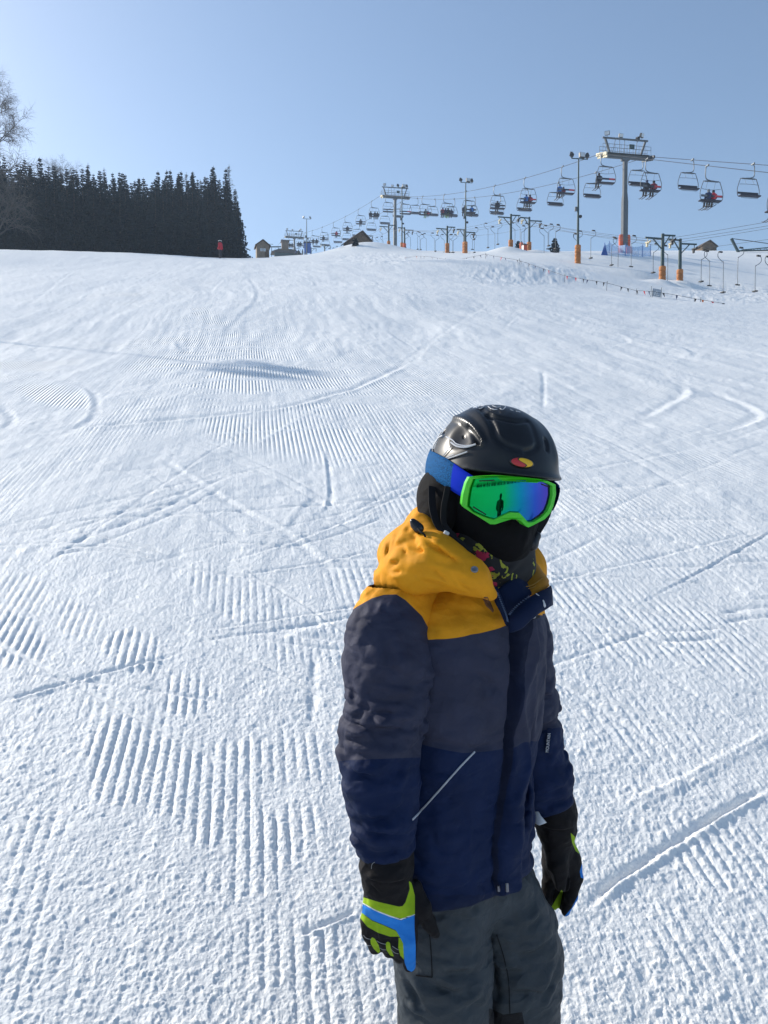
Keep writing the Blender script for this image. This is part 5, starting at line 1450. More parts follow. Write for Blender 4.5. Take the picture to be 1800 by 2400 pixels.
d = smin(d, d_cone(g.x, g.y, g.z, tuple(P(899, 1360, 1.41)), tuple(P(965, 1346, 1.345)), .028, .040), .03)
d += .0035 * vnoise3(g.x * 22, g.y * 22, g.z * 22, 13) + .0018 * vnoise3(g.x * 55, g.y * 55, g.z * 55, 14)
d += crumple(g, .0032, 10, 12, 121) + crumple(g, .0012, 26, 30, 122)
for a in [((933, 1272), (1050, 1312), 1.30, .0045, .008), ((1045, 1352), (1118, 1398), 1.27, .0045, .009), ((940, 1280), (985, 1328), 1.32, .0045, .008), ((896, 1342), (1015, 1340), 1.32, .005, .009, -1), ((1000, 1268), (1080, 1322), 1.29, .004, .006), ((915, 1262), (905, 1320), 1.37, .0045, .007), ((1018, 1335), (1060, 1372), 1.28, .004, .006), ((955, 1240), (1000, 1290), 1.33, .004, .006)]: d = crease(d, g, *a)
for a in [((880, 1345), (965, 1300), 1.33, .008, .007), ((935, 1235), (915, 1300), 1.36, .009, .007), ((960, 1262), (1010, 1300), 1.31, .008, .006), ((985, 1260), (1060, 1310), 1.29, .007, .005), ((1040, 1335), (1110, 1385), 1.27, .010, .006), ((960, 1225), (950, 1275), 1.36, .007, .006), ((900, 1290), (960, 1270), 1.34, .008, .005), ((1010, 1320), (1080, 1345), 1.28, .007, -.004), ((985, 1365), (1090, 1400), 1.28, .009, .006),
          ((1232, 1310), (1250, 1350), 1.46, .007, .005), ((1218, 1370), (1268, 1350), 1.44, .005, .005), ((1224, 1380), (1276, 1360), 1.43, .004, .005)]: d = crease(d, g, *a)
nk = P(1128, 1285, 1.45)
cav = np.sqrt(((g.x - nk.x) / 1.0) ** 2 + ((g.y - nk.y) / 1.05) ** 2 + ((g.z - nk.z) / 1.9) ** 2) - .082
d = smax(d, -cav, .012)
V, F = g.mesh(d)
x, y, z = V.T
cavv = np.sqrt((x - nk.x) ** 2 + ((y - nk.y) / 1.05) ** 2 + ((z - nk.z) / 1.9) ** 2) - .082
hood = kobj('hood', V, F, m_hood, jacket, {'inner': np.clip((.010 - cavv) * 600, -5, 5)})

# head ---------------------------------------------------------------
HC = np.array(P(1152, 1117, 1.44))
hy, hp, hr = rad(25), rad(7), rad(5)
Fh = np.array([math.sin(hy), -math.cos(hy), 0.]); Lh = np.array([math.cos(hy), math.sin(hy), 0.]); Uh = np.array([0, 0, 1.])
Fh, Uh = Fh * math.cos(hp) - Uh * math.sin(hp), Uh * math.cos(hp) + Fh * math.sin(hp)
Lh, Uh = Lh * math.cos(hr) - Uh * math.sin(hr), Uh * math.cos(hr) + Lh * math.sin(hr)
HR = np.stack([Lh, Fh, Uh])
def HP(l, f, u): return HC + Lh * l + Fh * f + Uh * u
HELM_R = np.array([.1115, .139, .136])
def ray_ell(u, v, c, r, back=False):
    """first meeting of the view ray at u, v with an ellipsoid in the head's axes"""
    D = np.array(P(u, v, 1.0)); o = HR @ (-c); dd = HR @ D
    o, dd = o / r, dd / r
    A, B, C_ = dd @ dd, 2 * o @ dd, o @ o - 1
    disc = B * B - 4 * A * C_
    if disc < 0:                       # grazing: nearest point of the outline
        t = -B / (2 * A); q = o + t * dd; q = q / np.linalg.norm(q)
        p = c + HR.T @ (q * r); n = HR.T @ (q / r); return p, n / np.linalg.norm(n)
    t = (-B - math.sqrt(disc)) / (2 * A)
    q = o + t * dd
    n = HR.T @ (q / r)
    return D * t, n / np.linalg.norm(n)
Z3 = lambda pts: zc(pts, 980, 930, 340 / 1659)
def on_helmet(pts, off=0.0, n=4):
    out = []
    for p in smooth_line(pts, n):
        q, nn = ray_ell(p[0], p[1], HC, HELM_R); out.append(Vector(q + nn * off))
    return out
# helmet shell
lo, hi = HC - .175, HC + .175
g = Grid(lo, hi, .0022)
px, py, pz = g.x - HC[0], g.y - HC[1], g.z - HC[2]
hl = Lh[0] * px + Lh[1] * py + Lh[2] * pz; hf = Fh[0] * px + Fh[1] * py + Fh[2] * pz; hu = Uh[0] * px + Uh[1] * py + Uh[2] * pz
k0 = np.sqrt((hl / HELM_R[0]) ** 2 + (hf / HELM_R[1]) ** 2 + (hu / HELM_R[2]) ** 2)
k1 = np.sqrt((hl / HELM_R[0] ** 2) ** 2 + (hf / HELM_R[1] ** 2) ** 2 + (hu / HELM_R[2] ** 2) ** 2) + 1e-6
d = k0 * (k0 - 1) / k1
def path_cut(d, pts, r, k, off=0.0, add=False):
    q = on_helmet(pts, off, 4)
    e = d_chain(g.x, g.y, g.z, [tuple(p) for p in q], [r] * len(q), .002)
    return smin(d, e, k) if add else smax(d, -e, k)
# broad moulded facets of the shell
d += .004 * sstep(.02, .06, hu) * (np.exp(-((np.abs(hl) - .062) / .014) ** 2) * -1 + np.exp(-((np.abs(hl) - .0) / .045) ** 2) * .6) * sstep(-.13, .02, hf)
d -= .003 * np.exp(-((hu - .012) / .012) ** 2) * sstep(0, .08, hf)
d = path_cut(d, Z3([(730, 150), (800, 230), (860, 350), (900, 470), (1000, 550), (1120, 590), (1210, 600)]), .0045, .006, .003)
d = path_cut(d, Z3([(1255, 255), (1310, 340), (1350, 460), (1375, 560)]), .0045, .006, .003)
d = path_cut(d, Z3([(795, 200), (860, 228), (1020, 258), (1130, 272), (1250, 262)]), .0055, .003, .0)
d = path_cut(d, Z3([(1225, 625), (1290, 605), (1345, 580), (1362, 545)]), .0050, .003, .0)
d = path_cut(d, Z3([(1462, 480), (1478, 540), (1482, 605)]), .0050, .003, .0)
# side vent: bowl, bright rim and slots
bc, bn = ray_ell(*Z3([(500, 430)])[0], HC, HELM_R)
bowl = np.sqrt((g.x - bc[0] - bn[0] * .052) ** 2 + (g.y - bc[1] - bn[1] * .052) ** 2 + (g.z - bc[2] - bn[2] * .052) ** 2) - .059
d = smax(d, -bowl, .008)
d = path_cut(d, Z3([(385, 262), (440, 245), (520, 262), (610, 325), (680, 410), (722, 500), (715, 525)]), .0062, .007, -.001, True)
d = path_cut(d, Z3([(290, 385), (310, 330), (350, 295), (395, 275)]), .0055, .003, .001)
d = path_cut(d, Z3([(555, 355), (610, 410), (660, 475), (700, 525)]), .0055, .003, .001)
d = path_cut(d, Z3([(285, 395), (295, 435)]), .005, .003, .001)
# mirrored vent on the far side, same shape turned about the head's middle plane
def mir(p):
    q = HR @ (np.array(p) - HC); q[0] = -q[0]; return HC + HR.T @ q
bm_ = mir(bc + bn * .052)
d = smax(d, -(np.sqrt((g.x - bm_[0]) ** 2 + (g.y - bm_[1]) ** 2 + (g.z - bm_[2]) ** 2) - .059), .008)
rim = np.interp(hf, [-.15, -.08, -.02, .03, .07, .15], [-.075, -.07, -.040, -.004, .010, .012]) 
d = smax(d, rim - hu, .006)
d -= .0028 * np.exp(-((hu - rim - .004) / .004) ** 2) * sstep(.05, .1, hf)
inn = np.sqrt((hl / .104) ** 2 + (hf / .124) ** 2 + (hu / .118) ** 2)
d = smax(d, -((inn - 1) * .104), .004)
V, F = g.mesh(d, 1)
m_helm, nt, b = mat_new('satin_black_helmet')
b.inputs['Base Color'].default_value = (.010, .011, .013, 1); b.inputs['Roughness'].default_value = .42; b.inputs['Specular IOR Level'].default_value = .36
tc = N(nt, 'ShaderNodeTexCoord'); nz = N(nt, 'ShaderNodeTexNoise'); nz.inputs['Scale'].default_value = 40; nz.inputs['Detail'].default_value = 6
nt.links.new(tc.outputs['Object'], nz.inputs['Vector'])
mr = N(nt, 'ShaderNodeMapRange'); mr.inputs[3].default_value = .24; mr.inputs[4].default_value = .40; nt.links.new(nz.outputs[0], mr.inputs[0]); nt.links.new(mr.outputs[0], b.inputs['Roughness'])
helmet = kobj('helmet', V, F, m_helm)
# silver swooshes and the pattern on the crown
m = MB()
for pts, r in [([(385, 525), (450, 570), (540, 583), (600, 570), (665, 548)], .0016), ([(330, 462), (400, 500), (450, 545), (540, 565), (620, 558)], .0012), ([(315, 722), (430, 682), (570, 632)], .0014), ([(300, 715), (420, 660)], .0010),
               ([(140, 552), (190, 520), (215, 460), (250, 380)], .0012), ([(140, 585), (200, 545), (240, 480), (290, 450)], .0012), ([(175, 600), (185, 650), (270, 690), (330, 640), (380, 570)], .0009),
               ([(550, 190), (562, 150), (585, 115), (620, 104)], .0011), ([(560, 190), (600, 190), (650, 186), (625, 165)], .0011), ([(575, 150), (590, 175), (615, 160), (640, 172), (690, 160)], .0010), ([(680, 118), (672, 135), (700, 146), (735, 130), (760, 108)], .0011), ([(700, 118), (720, 112), (760, 108)], .0009),
               ([(800, 115), (830, 140), (870, 152), (905, 150)], .0009), ([(850, 108), (900, 125), (940, 115)], .0008), ([(935, 138), (960, 152), (985, 140), (1000, 120)], .0009), ([(1050, 150), (1085, 165)], .0008), ([(1120, 172), (1165, 180)], .0008)]:
    m.tube(on_helmet(Z3(pts), .0022 if pts[0][1] > 200 else .0012, 4), r, 5)
kmb(m, 'silver_swoosh', simple_mat('silver_print', (.55, .56, .58), .4, .2, .1, 30), helmet)
# oval badge, red and yellow halves in a black border
lc = Z3([(1180, 757)])[0]; ra_, rb_, ta = 28.2, 11.8, rad(9)
V, at_s, at_t = [], [], []
rings = [0, .25, .5, .7, .85, .93, 1]; nn_ = 40
for r in rings:
    for k in range(nn_):
        a = 2 * math.pi * k / nn_; s, t = r * math.cos(a), r * math.sin(a)
        uu, vv = lc[0] + s * ra_ * math.cos(ta) - t * rb_ * math.sin(ta), lc[1] + s * ra_ * math.sin(ta) + t * rb_ * math.cos(ta)
        q, nrm = ray_ell(uu, vv, HC, HELM_R); V.append(q + nrm * (.0062 - .0035 * r ** 6)); at_s.append(s); at_t.append(t)
F = [(i * nn_ + k, i * nn_ + (k + 1) % nn_, (i + 1) * nn_ + (k + 1) % nn_, (i + 1) * nn_ + k) for i in range(len(rings) - 1) for k in range(nn_)]
m_badge, nt, b = mat_new('oval_badge')
b.inputs['Roughness'].default_value = .35
S_, T_ = N(nt, 'ShaderNodeAttribute', attribute_name='bs'), N(nt, 'ShaderNodeAttribute', attribute_name='bt')
def mth(op, a, b__=None, c=None):
    n = N(nt, 'ShaderNodeMath', operation=op)
    for i, q in enumerate((a, b__, c)):
        if q is None: continue
        if isinstance(q, (int, float)): n.inputs[i].default_value = q
        else: nt.links.new(q, n.inputs[i])
    return n.outputs[0]
tt = mth('MULTIPLY', T_.outputs['Fac'], 3.1)
cur = mth('MULTIPLY', mth('SINE', tt), .36)
dif = mth('SUBTRACT', S_.outputs['Fac'], cur)
isr = mth('GREATER_THAN', dif, 0)
mxa = N(nt, 'ShaderNodeMix', data_type='RGBA'); mxa.inputs['A'].default_value = (.45, .025, .03, 1); mxa.inputs['B'].default_value = (.72, .42, .01, 1)
nt.links.new(isr, mxa.inputs['Factor'])
ln = mth('LESS_THAN', mth('ABSOLUTE', dif), .055)
r2 = mth('ADD', mth('MULTIPLY', S_.outputs['Fac'], S_.outputs['Fac']), mth('MULTIPLY', T_.outputs['Fac'], T_.outputs['Fac']))
bord = mth('GREATER_THAN', r2, .74)
blk = mth('MAXIMUM', ln, bord)
mxb = N(nt, 'ShaderNodeMix', data_type='RGBA'); mxb.inputs['B'].default_value = (.008, .008, .008, 1)
nt.links.new(blk, mxb.inputs['Factor']); nt.links.new(mxa.outputs['Result'], mxb.inputs['A']); nt.links.new(mxb.outputs['Result'], b.inputs['Base Color'])
kobj('badge', V, F, m_badge, helmet, {'bs': at_s, 'bt': at_t})
# ear pads
for s in (-1, 1):
    g = Grid(HP(s * .095, -.01, -.075) - .09, HP(s * .095, -.01, -.075) + .09, .004)
    d = d_ell(g.x, g.y, g.z, HP(s * .094, -.012, -.062), (.028, .050, .066), HR)
    d = smin(d, d_ell(g.x, g.y, g.z, HP(s * .090, -.035, -.05), (.03, .06, .055), HR), .02)
    V, F = g.mesh(d); kobj('ear_pad', V, F, m_fleece, helmet)

# body under the clothes: one figure, hidden but for a glimpse of nose
g = Grid((-.10, 1.12, HZ(.1, 1.5) + .02), (.44, 1.72, HC[2] + .13), .0075)
d = d_ell(g.x, g.y, g.z, HP(0, -.005, .0), (.072, .090, .098), HR)
d = smin(d, d_ell(g.x, g.y, g.z, HP(0, .018, -.085), (.050, .060, .065), HR), .03)
d = smin(d, d_cone(g.x, g.y, g.z, HP(0, .092, -.040), HP(0, .099, -.068), .008, .0125), .012)
for s in (-1, 1):
    d = smin(d, d_ell(g.x, g.y, g.z, HP(s * .073, -.005, -.04), (.010, .018, .028), HR), .006)
    d = smax(d, -(d_ell(g.x, g.y, g.z, HP(s * .032, .092, -.035), (.017, .012, .010), HR)), .01)
d = smin(d, d_cone(g.x, g.y, g.z, HP(0, -.02, -.10), tuple(P(1112, 1380, 1.45)), .045, .05), .03)
tsd, _, _ = torso_sd(g.x, g.y, g.z, -.035)
tsd = smax(tsd, g.z - P(1100, 1375, 1.45).z, .03); tsd = smax(tsd, P(1100, 2090, 1.45).z - g.z, .03)
d = smin(d, tsd, .03)
for pts in ([(930, 1462, 1.37, .035), (908, 1560, 1.33, .036), (892, 1715, 1.295, .032), (890, 1850, 1.275, .028), (908, 2030, 1.27, .022), (912, 2120, 1.268, .022)], [(1205, 1450, 1.53, .035), (1204, 1560, 1.56, .036), (1226, 1711, 1.56, .032), (1266, 1830, 1.55, .028), (1300, 1940, 1.545, .022), (1310, 2000, 1.56, .018)],
            [(1020, 2050, 1.40, .06), (1030, 2200, 1.385, .055), (1040, 2400, 1.39, .045), (1048, 2640, 1.43, .04), (1050, 2840, 1.46, .032)], [(1135, 2050, 1.48, .055), (1190, 2200, 1.49, .05), (1203, 2400, 1.50, .042), (1206, 2620, 1.54, .038), (1210, 2780, 1.58, .032)]):
    d = smin(d, d_chain(g.x, g.y, g.z, [tuple(P(a, b_, Y)) for a, b_, Y, r in pts], [p[3] for p in pts], .02), .03)
V, F = g.mesh(d, 1); kobj('body', V, F, m_skin)
# balaclava
g = Grid(HC - np.array([.15, .17, .26]), HC + np.array([.15, .15, .06]), .003)
d = d_ell(g.x, g.y, g.z, HP(0, -.005, -.012), (.098, .112, .11), HR)
d = smin(d, d_ell(g.x, g.y, g.z, HP(0, .020, -.085), (.078, .085, .080), HR), .04)
d = smin(d, d_ell(g.x, g.y, g.z, HP(0, .055, -.120), (.050, .052, .050), HR), .03)
d = smin(d, d_ell(g.x, g.y, g.z, HP(0, .088, -.098), (.026, .034, .030), HR), .025)
d = smin(d, d_cone(g.x, g.y, g.z, HP(0, -.025, -.11), tuple(P(1120, 1370, 1.46)), .072, .066), .03)
d += .0016 * vnoise3(g.x * 40, g.y * 40, g.z * 40, 21)
for a in [((1080, 1215), (1120, 1290), 1.33, .007, .004), ((1130, 1270), (1190, 1300), 1.30, .008, .004), ((1240, 1230), (1215, 1290), 1.33, .007, .004)]: d = crease(d, g, *a)
no = d_ell(g.x, g.y, g.z, HP(0, .125, -.064), (.011, .03, .0045), HR)
d = smax(d, -no, .004)
V, F = g.mesh(d); mask = kobj('face_mask', V, F, m_fleece)
m = MB()                                  # breathing holes in the mask
for i, (uu, vv) in enumerate([(1185, 1236), (1190, 1235), (1195, 1237), (1188, 1240), (1194, 1241), (1199, 1240), (1200, 1246), (1206, 1249), (1186, 1245)]):
    q, nn2 = ray_ell(uu, vv, HC + HR.T @ np.array([0, .088, -.098]), np.array([.028, .037, .033])); m.lathe(q, [(.0006, -.001), (.0011, .0), (.0006, .001)], 6)
kmb(m, 'stitching', simple_mat('grey_thread', (.08, .08, .09), .8), mask)
# neck gaiter, black with scribbles of lime and crimson
m_gait, nt, b = mat_new('patterned_gaiter')
tc = N(nt, 'ShaderNodeTexCoord')
n1 = N(nt, 'ShaderNodeTexNoise'); n1.inputs['Scale'].default_value = 27; n1.inputs['Detail'].default_value = 4; n1.inputs['Distortion'].default_value = 2.2
n2 = N(nt, 'ShaderNodeTexNoise'); n2.inputs['Scale'].default_value = 42; n2.inputs['Detail'].default_value = 3
for n_ in (n1, n2): nt.links.new(tc.outputs['Object'], n_.inputs['Vector'])
lime = mth('GREATER_THAN', n1.outputs[0], .575); crim = mth('GREATER_THAN', n2.outputs[0], .545)
a_ = N(nt, 'ShaderNodeMix', data_type='RGBA'); a_.inputs['A'].default_value = (.010, .010, .012, 1); a_.inputs['B'].default_value = (.30, .32, .03, 1); nt.links.new(lime, a_.inputs['Factor'])
at_x = N(nt, 'ShaderNodeAttribute', attribute_name='crimson'); cr2 = mth('MULTIPLY', crim, mth('GREATER_THAN', at_x.outputs['Fac'], 0))
b_2 = N(nt, 'ShaderNodeMix', data_type='RGBA'); b_2.inputs['B'].default_value = (.36, .015, .06, 1); nt.links.new(cr2, b_2.inputs['Factor']); nt.links.new(a_.outputs['Result'], b_2.inputs['A'])
nt.links.new(b_2.outputs['Result'], b.inputs['Base Color']); b.inputs['Roughness'].default_value = .85
g = Grid(np.array(P(1160, 1350, 1.42)) - np.array([.12, .14, .10]), np.array(P(1160, 1350, 1.42)) + np.array([.12, .14, .085]), .003)
d = d_chain(g.x, g.y, g.z, [tuple(P(1150, 1275, 1.43)), tuple(P(1155, 1335, 1.43)), tuple(P(1160, 1392, 1.43))], [.082, .074, .052], .02)
d += .003 * vnoise3(g.x * 30, g.y * 30, g.z * 50, 31)
for a in [((1120, 1330), (1190, 1372), 1.34, .007, .007), ((1180, 1365), (1240, 1320), 1.35, .007, .007), ((1110, 1300), (1160, 1330), 1.34, .006, .005), ((1190, 1390), (1225, 1350), 1.35, .006, .006)]: d = crease(d, g, *a)
V, F = g.mesh(d); u, v = UV(*V.T)
kobj('neck_gaiter', V, F, m_gait, attrs={'crimson': 1165 - u})

# goggles -------------------------------------------------------------
GZ_ = lambda pts: zc(pts, 1080, 1100, 240 / 1659)
outer = GZ_([(150, 125), (350, 108), (560, 97), (700, 105), (1000, 130), (1280, 160), (1400, 190), (1520, 245), (1528, 400), (1485, 590), (1440, 700), (1350, 800), (1160, 900), (1085, 935), (1050, 920), (980, 840), (920, 808), (820, 802), (700, 838), (560, 885), (480, 885), (380, 820), (200, 710), (60, 620), (25, 570), (50, 400), (100, 220)])
inner_ = GZ_([(205, 155), (400, 140), (590, 130), (640, 160), (690, 185), (950, 203), (1220, 220), (1290, 195), (1400, 225), (1470, 270), (1472, 420), (1440, 560), (1395, 670), (1300, 770), (1170, 850), (1080, 855), (1030, 790), (950, 705), (800, 695), (700, 740), (540, 815), (470, 800), (380, 770), (200, 690), (110, 600), (120, 470), (150, 300)])
def resample(poly, step=5):
    out = []
    n = len(poly)
    for i in range(n):
        a, b_ = poly[i], poly[(i + 1) % n]; k = max(1, int(math.hypot(b_[0] - a[0], b_[1] - a[1]) / step))
        for j in range(k): out.append((a[0] + (b_[0] - a[0]) * j / k, a[1] + (b_[1] - a[1]) * j / k))
    return out
GC = HC + HR.T @ np.array([0, 0, -.012]); GR = np.array([.126, .153, .20])
def gog(p, off): q, n_ = ray_ell(p[0], p[1], GC, GR); return q + n_ * off
from mathutils.geometry import tessellate_polygon
O, I = resample(outer), resample(inner_)
tri = tessellate_polygon([[Vector((p[0], p[1], 0)) for p in O], [Vector((p[0], p[1], 0)) for p in I]])
cO = (np.mean([p[0] for p in O]), np.mean([p[1] for p in O]))
V = [gog(p, .002) for p in O] + [gog(p, .002) for p in I]
nO, nI = len(O), len(I)
F4, F3 = [], [t if True else t for t in tri]
def ring_(poly, off, grow, back):
    b0 = len(V)
    for p in poly:
        q = gog((cO[0] + (p[0] - cO[0]) * grow, cO[1] + (p[1] - cO[1]) * grow), off) - Fh * back
        V.append(q)
    return b0
r1 = ring_(O, -.001, 1.006, .003); r2 = ring_(O, -.001, .975, .014); r3 = ring_(I, -.004, .99, .003)
for (a0, b0, n_) in ((0, r1, nO), (r1, r2, nO), (nO, r3, nI)):
    for i in range(n_): F4.append((a0 + i, a0 + (i + 1) % n_, b0 + (i + 1) % n_, b0 + i))
m_frame, nt, b = mat_new('green_goggle_frame')
b.inputs['Base Color'].default_value = (.05, .52, .015, 1); b.inputs['Roughness'].default_value = .45
gogg = kobj('goggles', V, [np.array(F4), np.array(F3)], m_frame)
bm = bmesh.new(); bm.from_mesh(gogg.data); bmesh.ops.recalc_face_normals(bm, faces=bm.faces); bm.to_mesh(gogg.data); bm.free()
gogg.data.set_sharp_from_angle(angle=rad(40))
# lens
us = np.linspace(1088, 1298, 70); vs = np.linspace(1112, 1232, 44)
UU, VV = np.meshgrid(us, vs); sd = poly_sd(UU.ravel(), VV.ravel(), inner_)
V = np.array([gog((a, b_), -.0035) for a, b_ in zip(UU.ravel(), VV.ravel())])
idx = np.arange(UU.size).reshape(UU.shape)
q = np.stack([idx[:-1, :-1], idx[1:, :-1], idx[1:, 1:], idx[:-1, 1:]], -1).reshape(-1, 4)
q = q[(sd[q] > -4.5).all(1)]
m_lens, nt, b = mat_new('mirrored_lens')
b.inputs['Metallic'].default_value = 1.0; b.inputs['Roughness'].default_value = .035
ls = N(nt, 'ShaderNodeAttribute', attribute_name='tint')
cr = N(nt, 'ShaderNodeValToRGB'); nt.links.new(ls.outputs['Fac'], cr.inputs[0])
e = cr.color_ramp.elements
e[0].position = 0; e[0].color = (.004, .36, .07, 1); e[1].position = 1; e[1].color = (.11, .045, .42, 1)
for ps, c in ((.42, (.004, .34, .10, 1)), (.62, (.006, .20, .36, 1)), (.78, (.03, .09, .48, 1))):
    k = e.new(ps); k.color = c
nt.links.new(cr.outputs[0], b.inputs['Base Color'])
tint = (UU.ravel() - 1092) / 205 + .35 * np.clip((VV.ravel() - 1185) / 45, 0, 1) * np.clip((1240 - UU.ravel()) / 120, 0, 1) - .02 
lens = kobj('lens', V, q, m_lens, gogg, {'tint': tint})
used = np.zeros(len(V), bool); used[q.ravel()] = True
bm = bmesh.new(); bm.from_mesh(lens.data); bmesh.ops.delete(bm, geom=[vv for vv in bm.verts if not vv.link_faces], context='VERTS')
if bm.faces:
    bm.normal_update()
    if sum(Vector(Fh).dot(f_.normal) for f_ in bm.faces) < 0: bmesh.ops.reverse_faces(bm, faces=bm.faces)
bm.to_mesh(lens.data); bm.free()
m = MB()
for a, b_ in (((290, 187), (540, 177)), ((1325, 240), (1445, 288)), ((185, 612), (400, 742)), ((1210, 803), (1365, 705))):
    (a,), (b_,) = GZ_([a]), GZ_([b_])
    m.tube([Vector(gog((a[0] + (b_[0] - a[0]) * t, a[1] + (b_[1] - a[1]) * t), -.003)) for t in np.linspace(0, 1, 7)], .0011, 6)
kmb(m, 'vent_slot', m_black, gogg)
# strap round the helmet
topl = [(1104, 1121), (1090, 1111), (1072, 1098), (1057, 1085), (1042, 1073), (1025, 1063), (1009, 1056)]
botl = [(1088, 1172), (1072, 1163), (1056, 1152), (1041, 1140), (1026, 1129), (1011, 1119), (999, 1110)]
SR = HELM_R + .0055
tp, bt = [], []
for a, b_ in zip(topl, botl):
    for lst, p in ((tp, a), (bt, b_)):
        q, n_ = ray_ell(p[0], p[1], HC, SR); h = HR @ (q - HC); lst.append((math.atan2(-h[0], h[1]), h[2]))
az_end = max(tp[-1][0], bt[-1][0]); ut, ub = tp[-1][1], bt[-1][1]
for k in range(1, 25):
    s = k / 24
    az = az_end + (2 * math.pi - .95 - az_end) * s
    tgt_t, tgt_b = .030, -.012
    w = math.sin(math.pi * min(1, s * 1.0)) ** .5
    e_t, e_b = (-.004, -.046)
    base_t = ut + (e_t - ut) * s + (tgt_t - (ut + e_t) / 2) * w * .8; base_b = ub + (e_b - ub) * s + (tgt_b - (ub + e_b) / 2) * w * .8
    tp.append((az, base_t)); bt.append((az, base_b))
def shell(az, uu, off):
    rr = HELM_R + off
    k = math.sqrt(max(.05, 1 - (uu / rr[2]) ** 2))
    return HC + HR.T @ np.array([-rr[0] * k * math.sin(az), rr[1] * k * math.cos(az), uu])
V, F, ta = [], [], []
nr_ = 6
for i, (a, b_) in enumerate(zip(tp, bt)):
    for off in (.0065, .0035):
        for j in range(nr_):
            s = j / (nr_ - 1); V.append(shell(a[0] + (b_[0] - a[0]) * s, a[1] + (b_[1] - a[1]) * s, off + .001 * math.sin(math.pi * s))); ta.append((a[0] + (b_[0] - a[0]) * s))
W_ = 2 * nr_
for i in range(len(tp) - 1):
    for j in range(nr_ - 1):
        F.append((i * W_ + j, i * W_ + j + 1, (i + 1) * W_ + j + 1, (i + 1) * W_ + j)); F.append((i * W_ + nr_ + j + 1, i * W_ + nr_ + j, (i + 1) * W_ + nr_ + j, (i + 1) * W_ + nr_ + j + 1))
    for j, k in ((0, nr_), (nr_ - 1, W_ - 1)): F.append((i * W_ + j, (i + 1) * W_ + j, (i + 1) * W_ + k, i * W_ + k))
m_strap, nt, b = mat_new('blue_strap')
tcs = N(nt, 'ShaderNodeTexCoord'); at_ = N(nt, 'ShaderNodeAttribute', attribute_name='along')
vo = N(nt, 'ShaderNodeTexVoronoi', feature='DISTANCE_TO_EDGE'); vo.inputs['Scale'].default_value = 260; nt.links.new(tcs.outputs['Object'], vo.inputs['Vector'])
ved = N(nt, 'ShaderNodeMapRange'); ved.inputs[1].default_value = .0; ved.inputs[2].default_value = .16; ved.inputs[3].default_value = .35; ved.inputs[4].default_value = 1.0; nt.links.new(vo.outputs['Distance'], ved.inputs[0])
tex = N(nt, 'ShaderNodeMix', data_type='RGBA', blend_type='MULTIPLY'); tex.inputs['Factor'].default_value = 1; tex.inputs['A'].default_value = (.004, .10, .28, 1); nt.links.new(ved.outputs[0], tex.inputs['B'])
sel = N(nt, 'ShaderNodeMapRange'); sel.inputs[1].default_value = tp[3][0] - .01; sel.inputs[2].default_value = tp[3][0] + .01; nt.links.new(at_.outputs['Fac'], sel.inputs[0])
mxs = N(nt, 'ShaderNodeMix', data_type='RGBA'); mxs.inputs['A'].default_value = (.004, .03, .50, 1); nt.links.new(sel.outputs[0], mxs.inputs['Factor']); nt.links.new(tex.outputs['Result'], mxs.inputs['B'])
nt.links.new(mxs.outputs['Result'], b.inputs['Base Color']); b.inputs['Roughness'].default_value = .8; b.inputs['Specular IOR Level'].default_value = .1
st = kobj('strap', V, np.array(F), m_strap, gogg, {'along': ta})
bm = bmesh.new(); bm.from_mesh(st.data); bmesh.ops.recalc_face_normals(bm, faces=bm.faces); bm.to_mesh(st.data); bm.free()

# chin straps, buckle, toggle, snap ------------------------------------
def ribbon(pts, w, name, mat, parent, thick=.0022, n=5):
    """flat band through points (u, v, Y), about facing the viewer's side"""
    q = [P(*p) for p in pts]; q = smooth_line(q, n) if len(q) > 2 else q
    V, F = [], []
    for i, p in enumerate(q):
        dr = (q[min(i + 1, len(q) - 1)] - q[max(i - 1, 0)]).normalized(); sd_ = dr.cross(Vector((0.25, -1, .1))).normalized(); nn2 = sd_.cross(dr).normalized()
        for a, b_ in ((-1, -1), (1, -1), (1, 1), (-1, 1)): V.append(p + sd_ * a * w / 2 + nn2 * b_ * thick / 2)
    for i in range(len(q) - 1):
        for k in range(4): F.append((i * 4 + k, i * 4 + (k + 1) % 4, i * 4 + 4 + (k + 1) % 4, i * 4 + 4 + k))
    F.append((0, 1, 2, 3)); b0 = (len(q) - 1) * 4; F.append((b0 + 3, b0 + 2, b0 + 1, b0))
    m = MB(); m.add(V, F); return kmb(m, name, mat, parent)
ribbon([(1012, 1140, 1.385), (1014, 1190, 1.365), (1028, 1232, 1.345), (1062, 1262, 1.325), (1105, 1292, 1.315)], .013, 'chin_strap', m_strapblk, helmet)
ribbon([(1050, 1140, 1.355), (1040, 1190, 1.352), (1042, 1230, 1.342), (1066, 1258, 1.325)], .010, 'chin_strap', m_strapblk, helmet)
ribbon([(1296, 1150, 1.47), (1284, 1205, 1.44), (1262, 1245, 1.42), (1246, 1268, 1.40)], .011, 'chin_strap', m_strapblk, helmet)
ribbon([(1276, 1190, 1.42), (1262, 1222, 1.40), (1250, 1250, 1.39)], .009, 'chin_strap', m_strapblk, helmet)
g = Grid(np.array(P(1246, 1272, 1.395)) - .035, np.array(P(1246, 1272, 1.395)) + .035, .0018)
d = d_chain(g.x, g.y, g.z, [tuple(P(1258, 1256, 1.395)), tuple(P(1246, 1276, 1.39)), tuple(P(1236, 1284, 1.39))], [.008, .011, .007], .006)
V, F = g.mesh(d); kobj('buckle', V, F, simple_mat('black_plastic', (.015, .015, .018), .4), helmet)
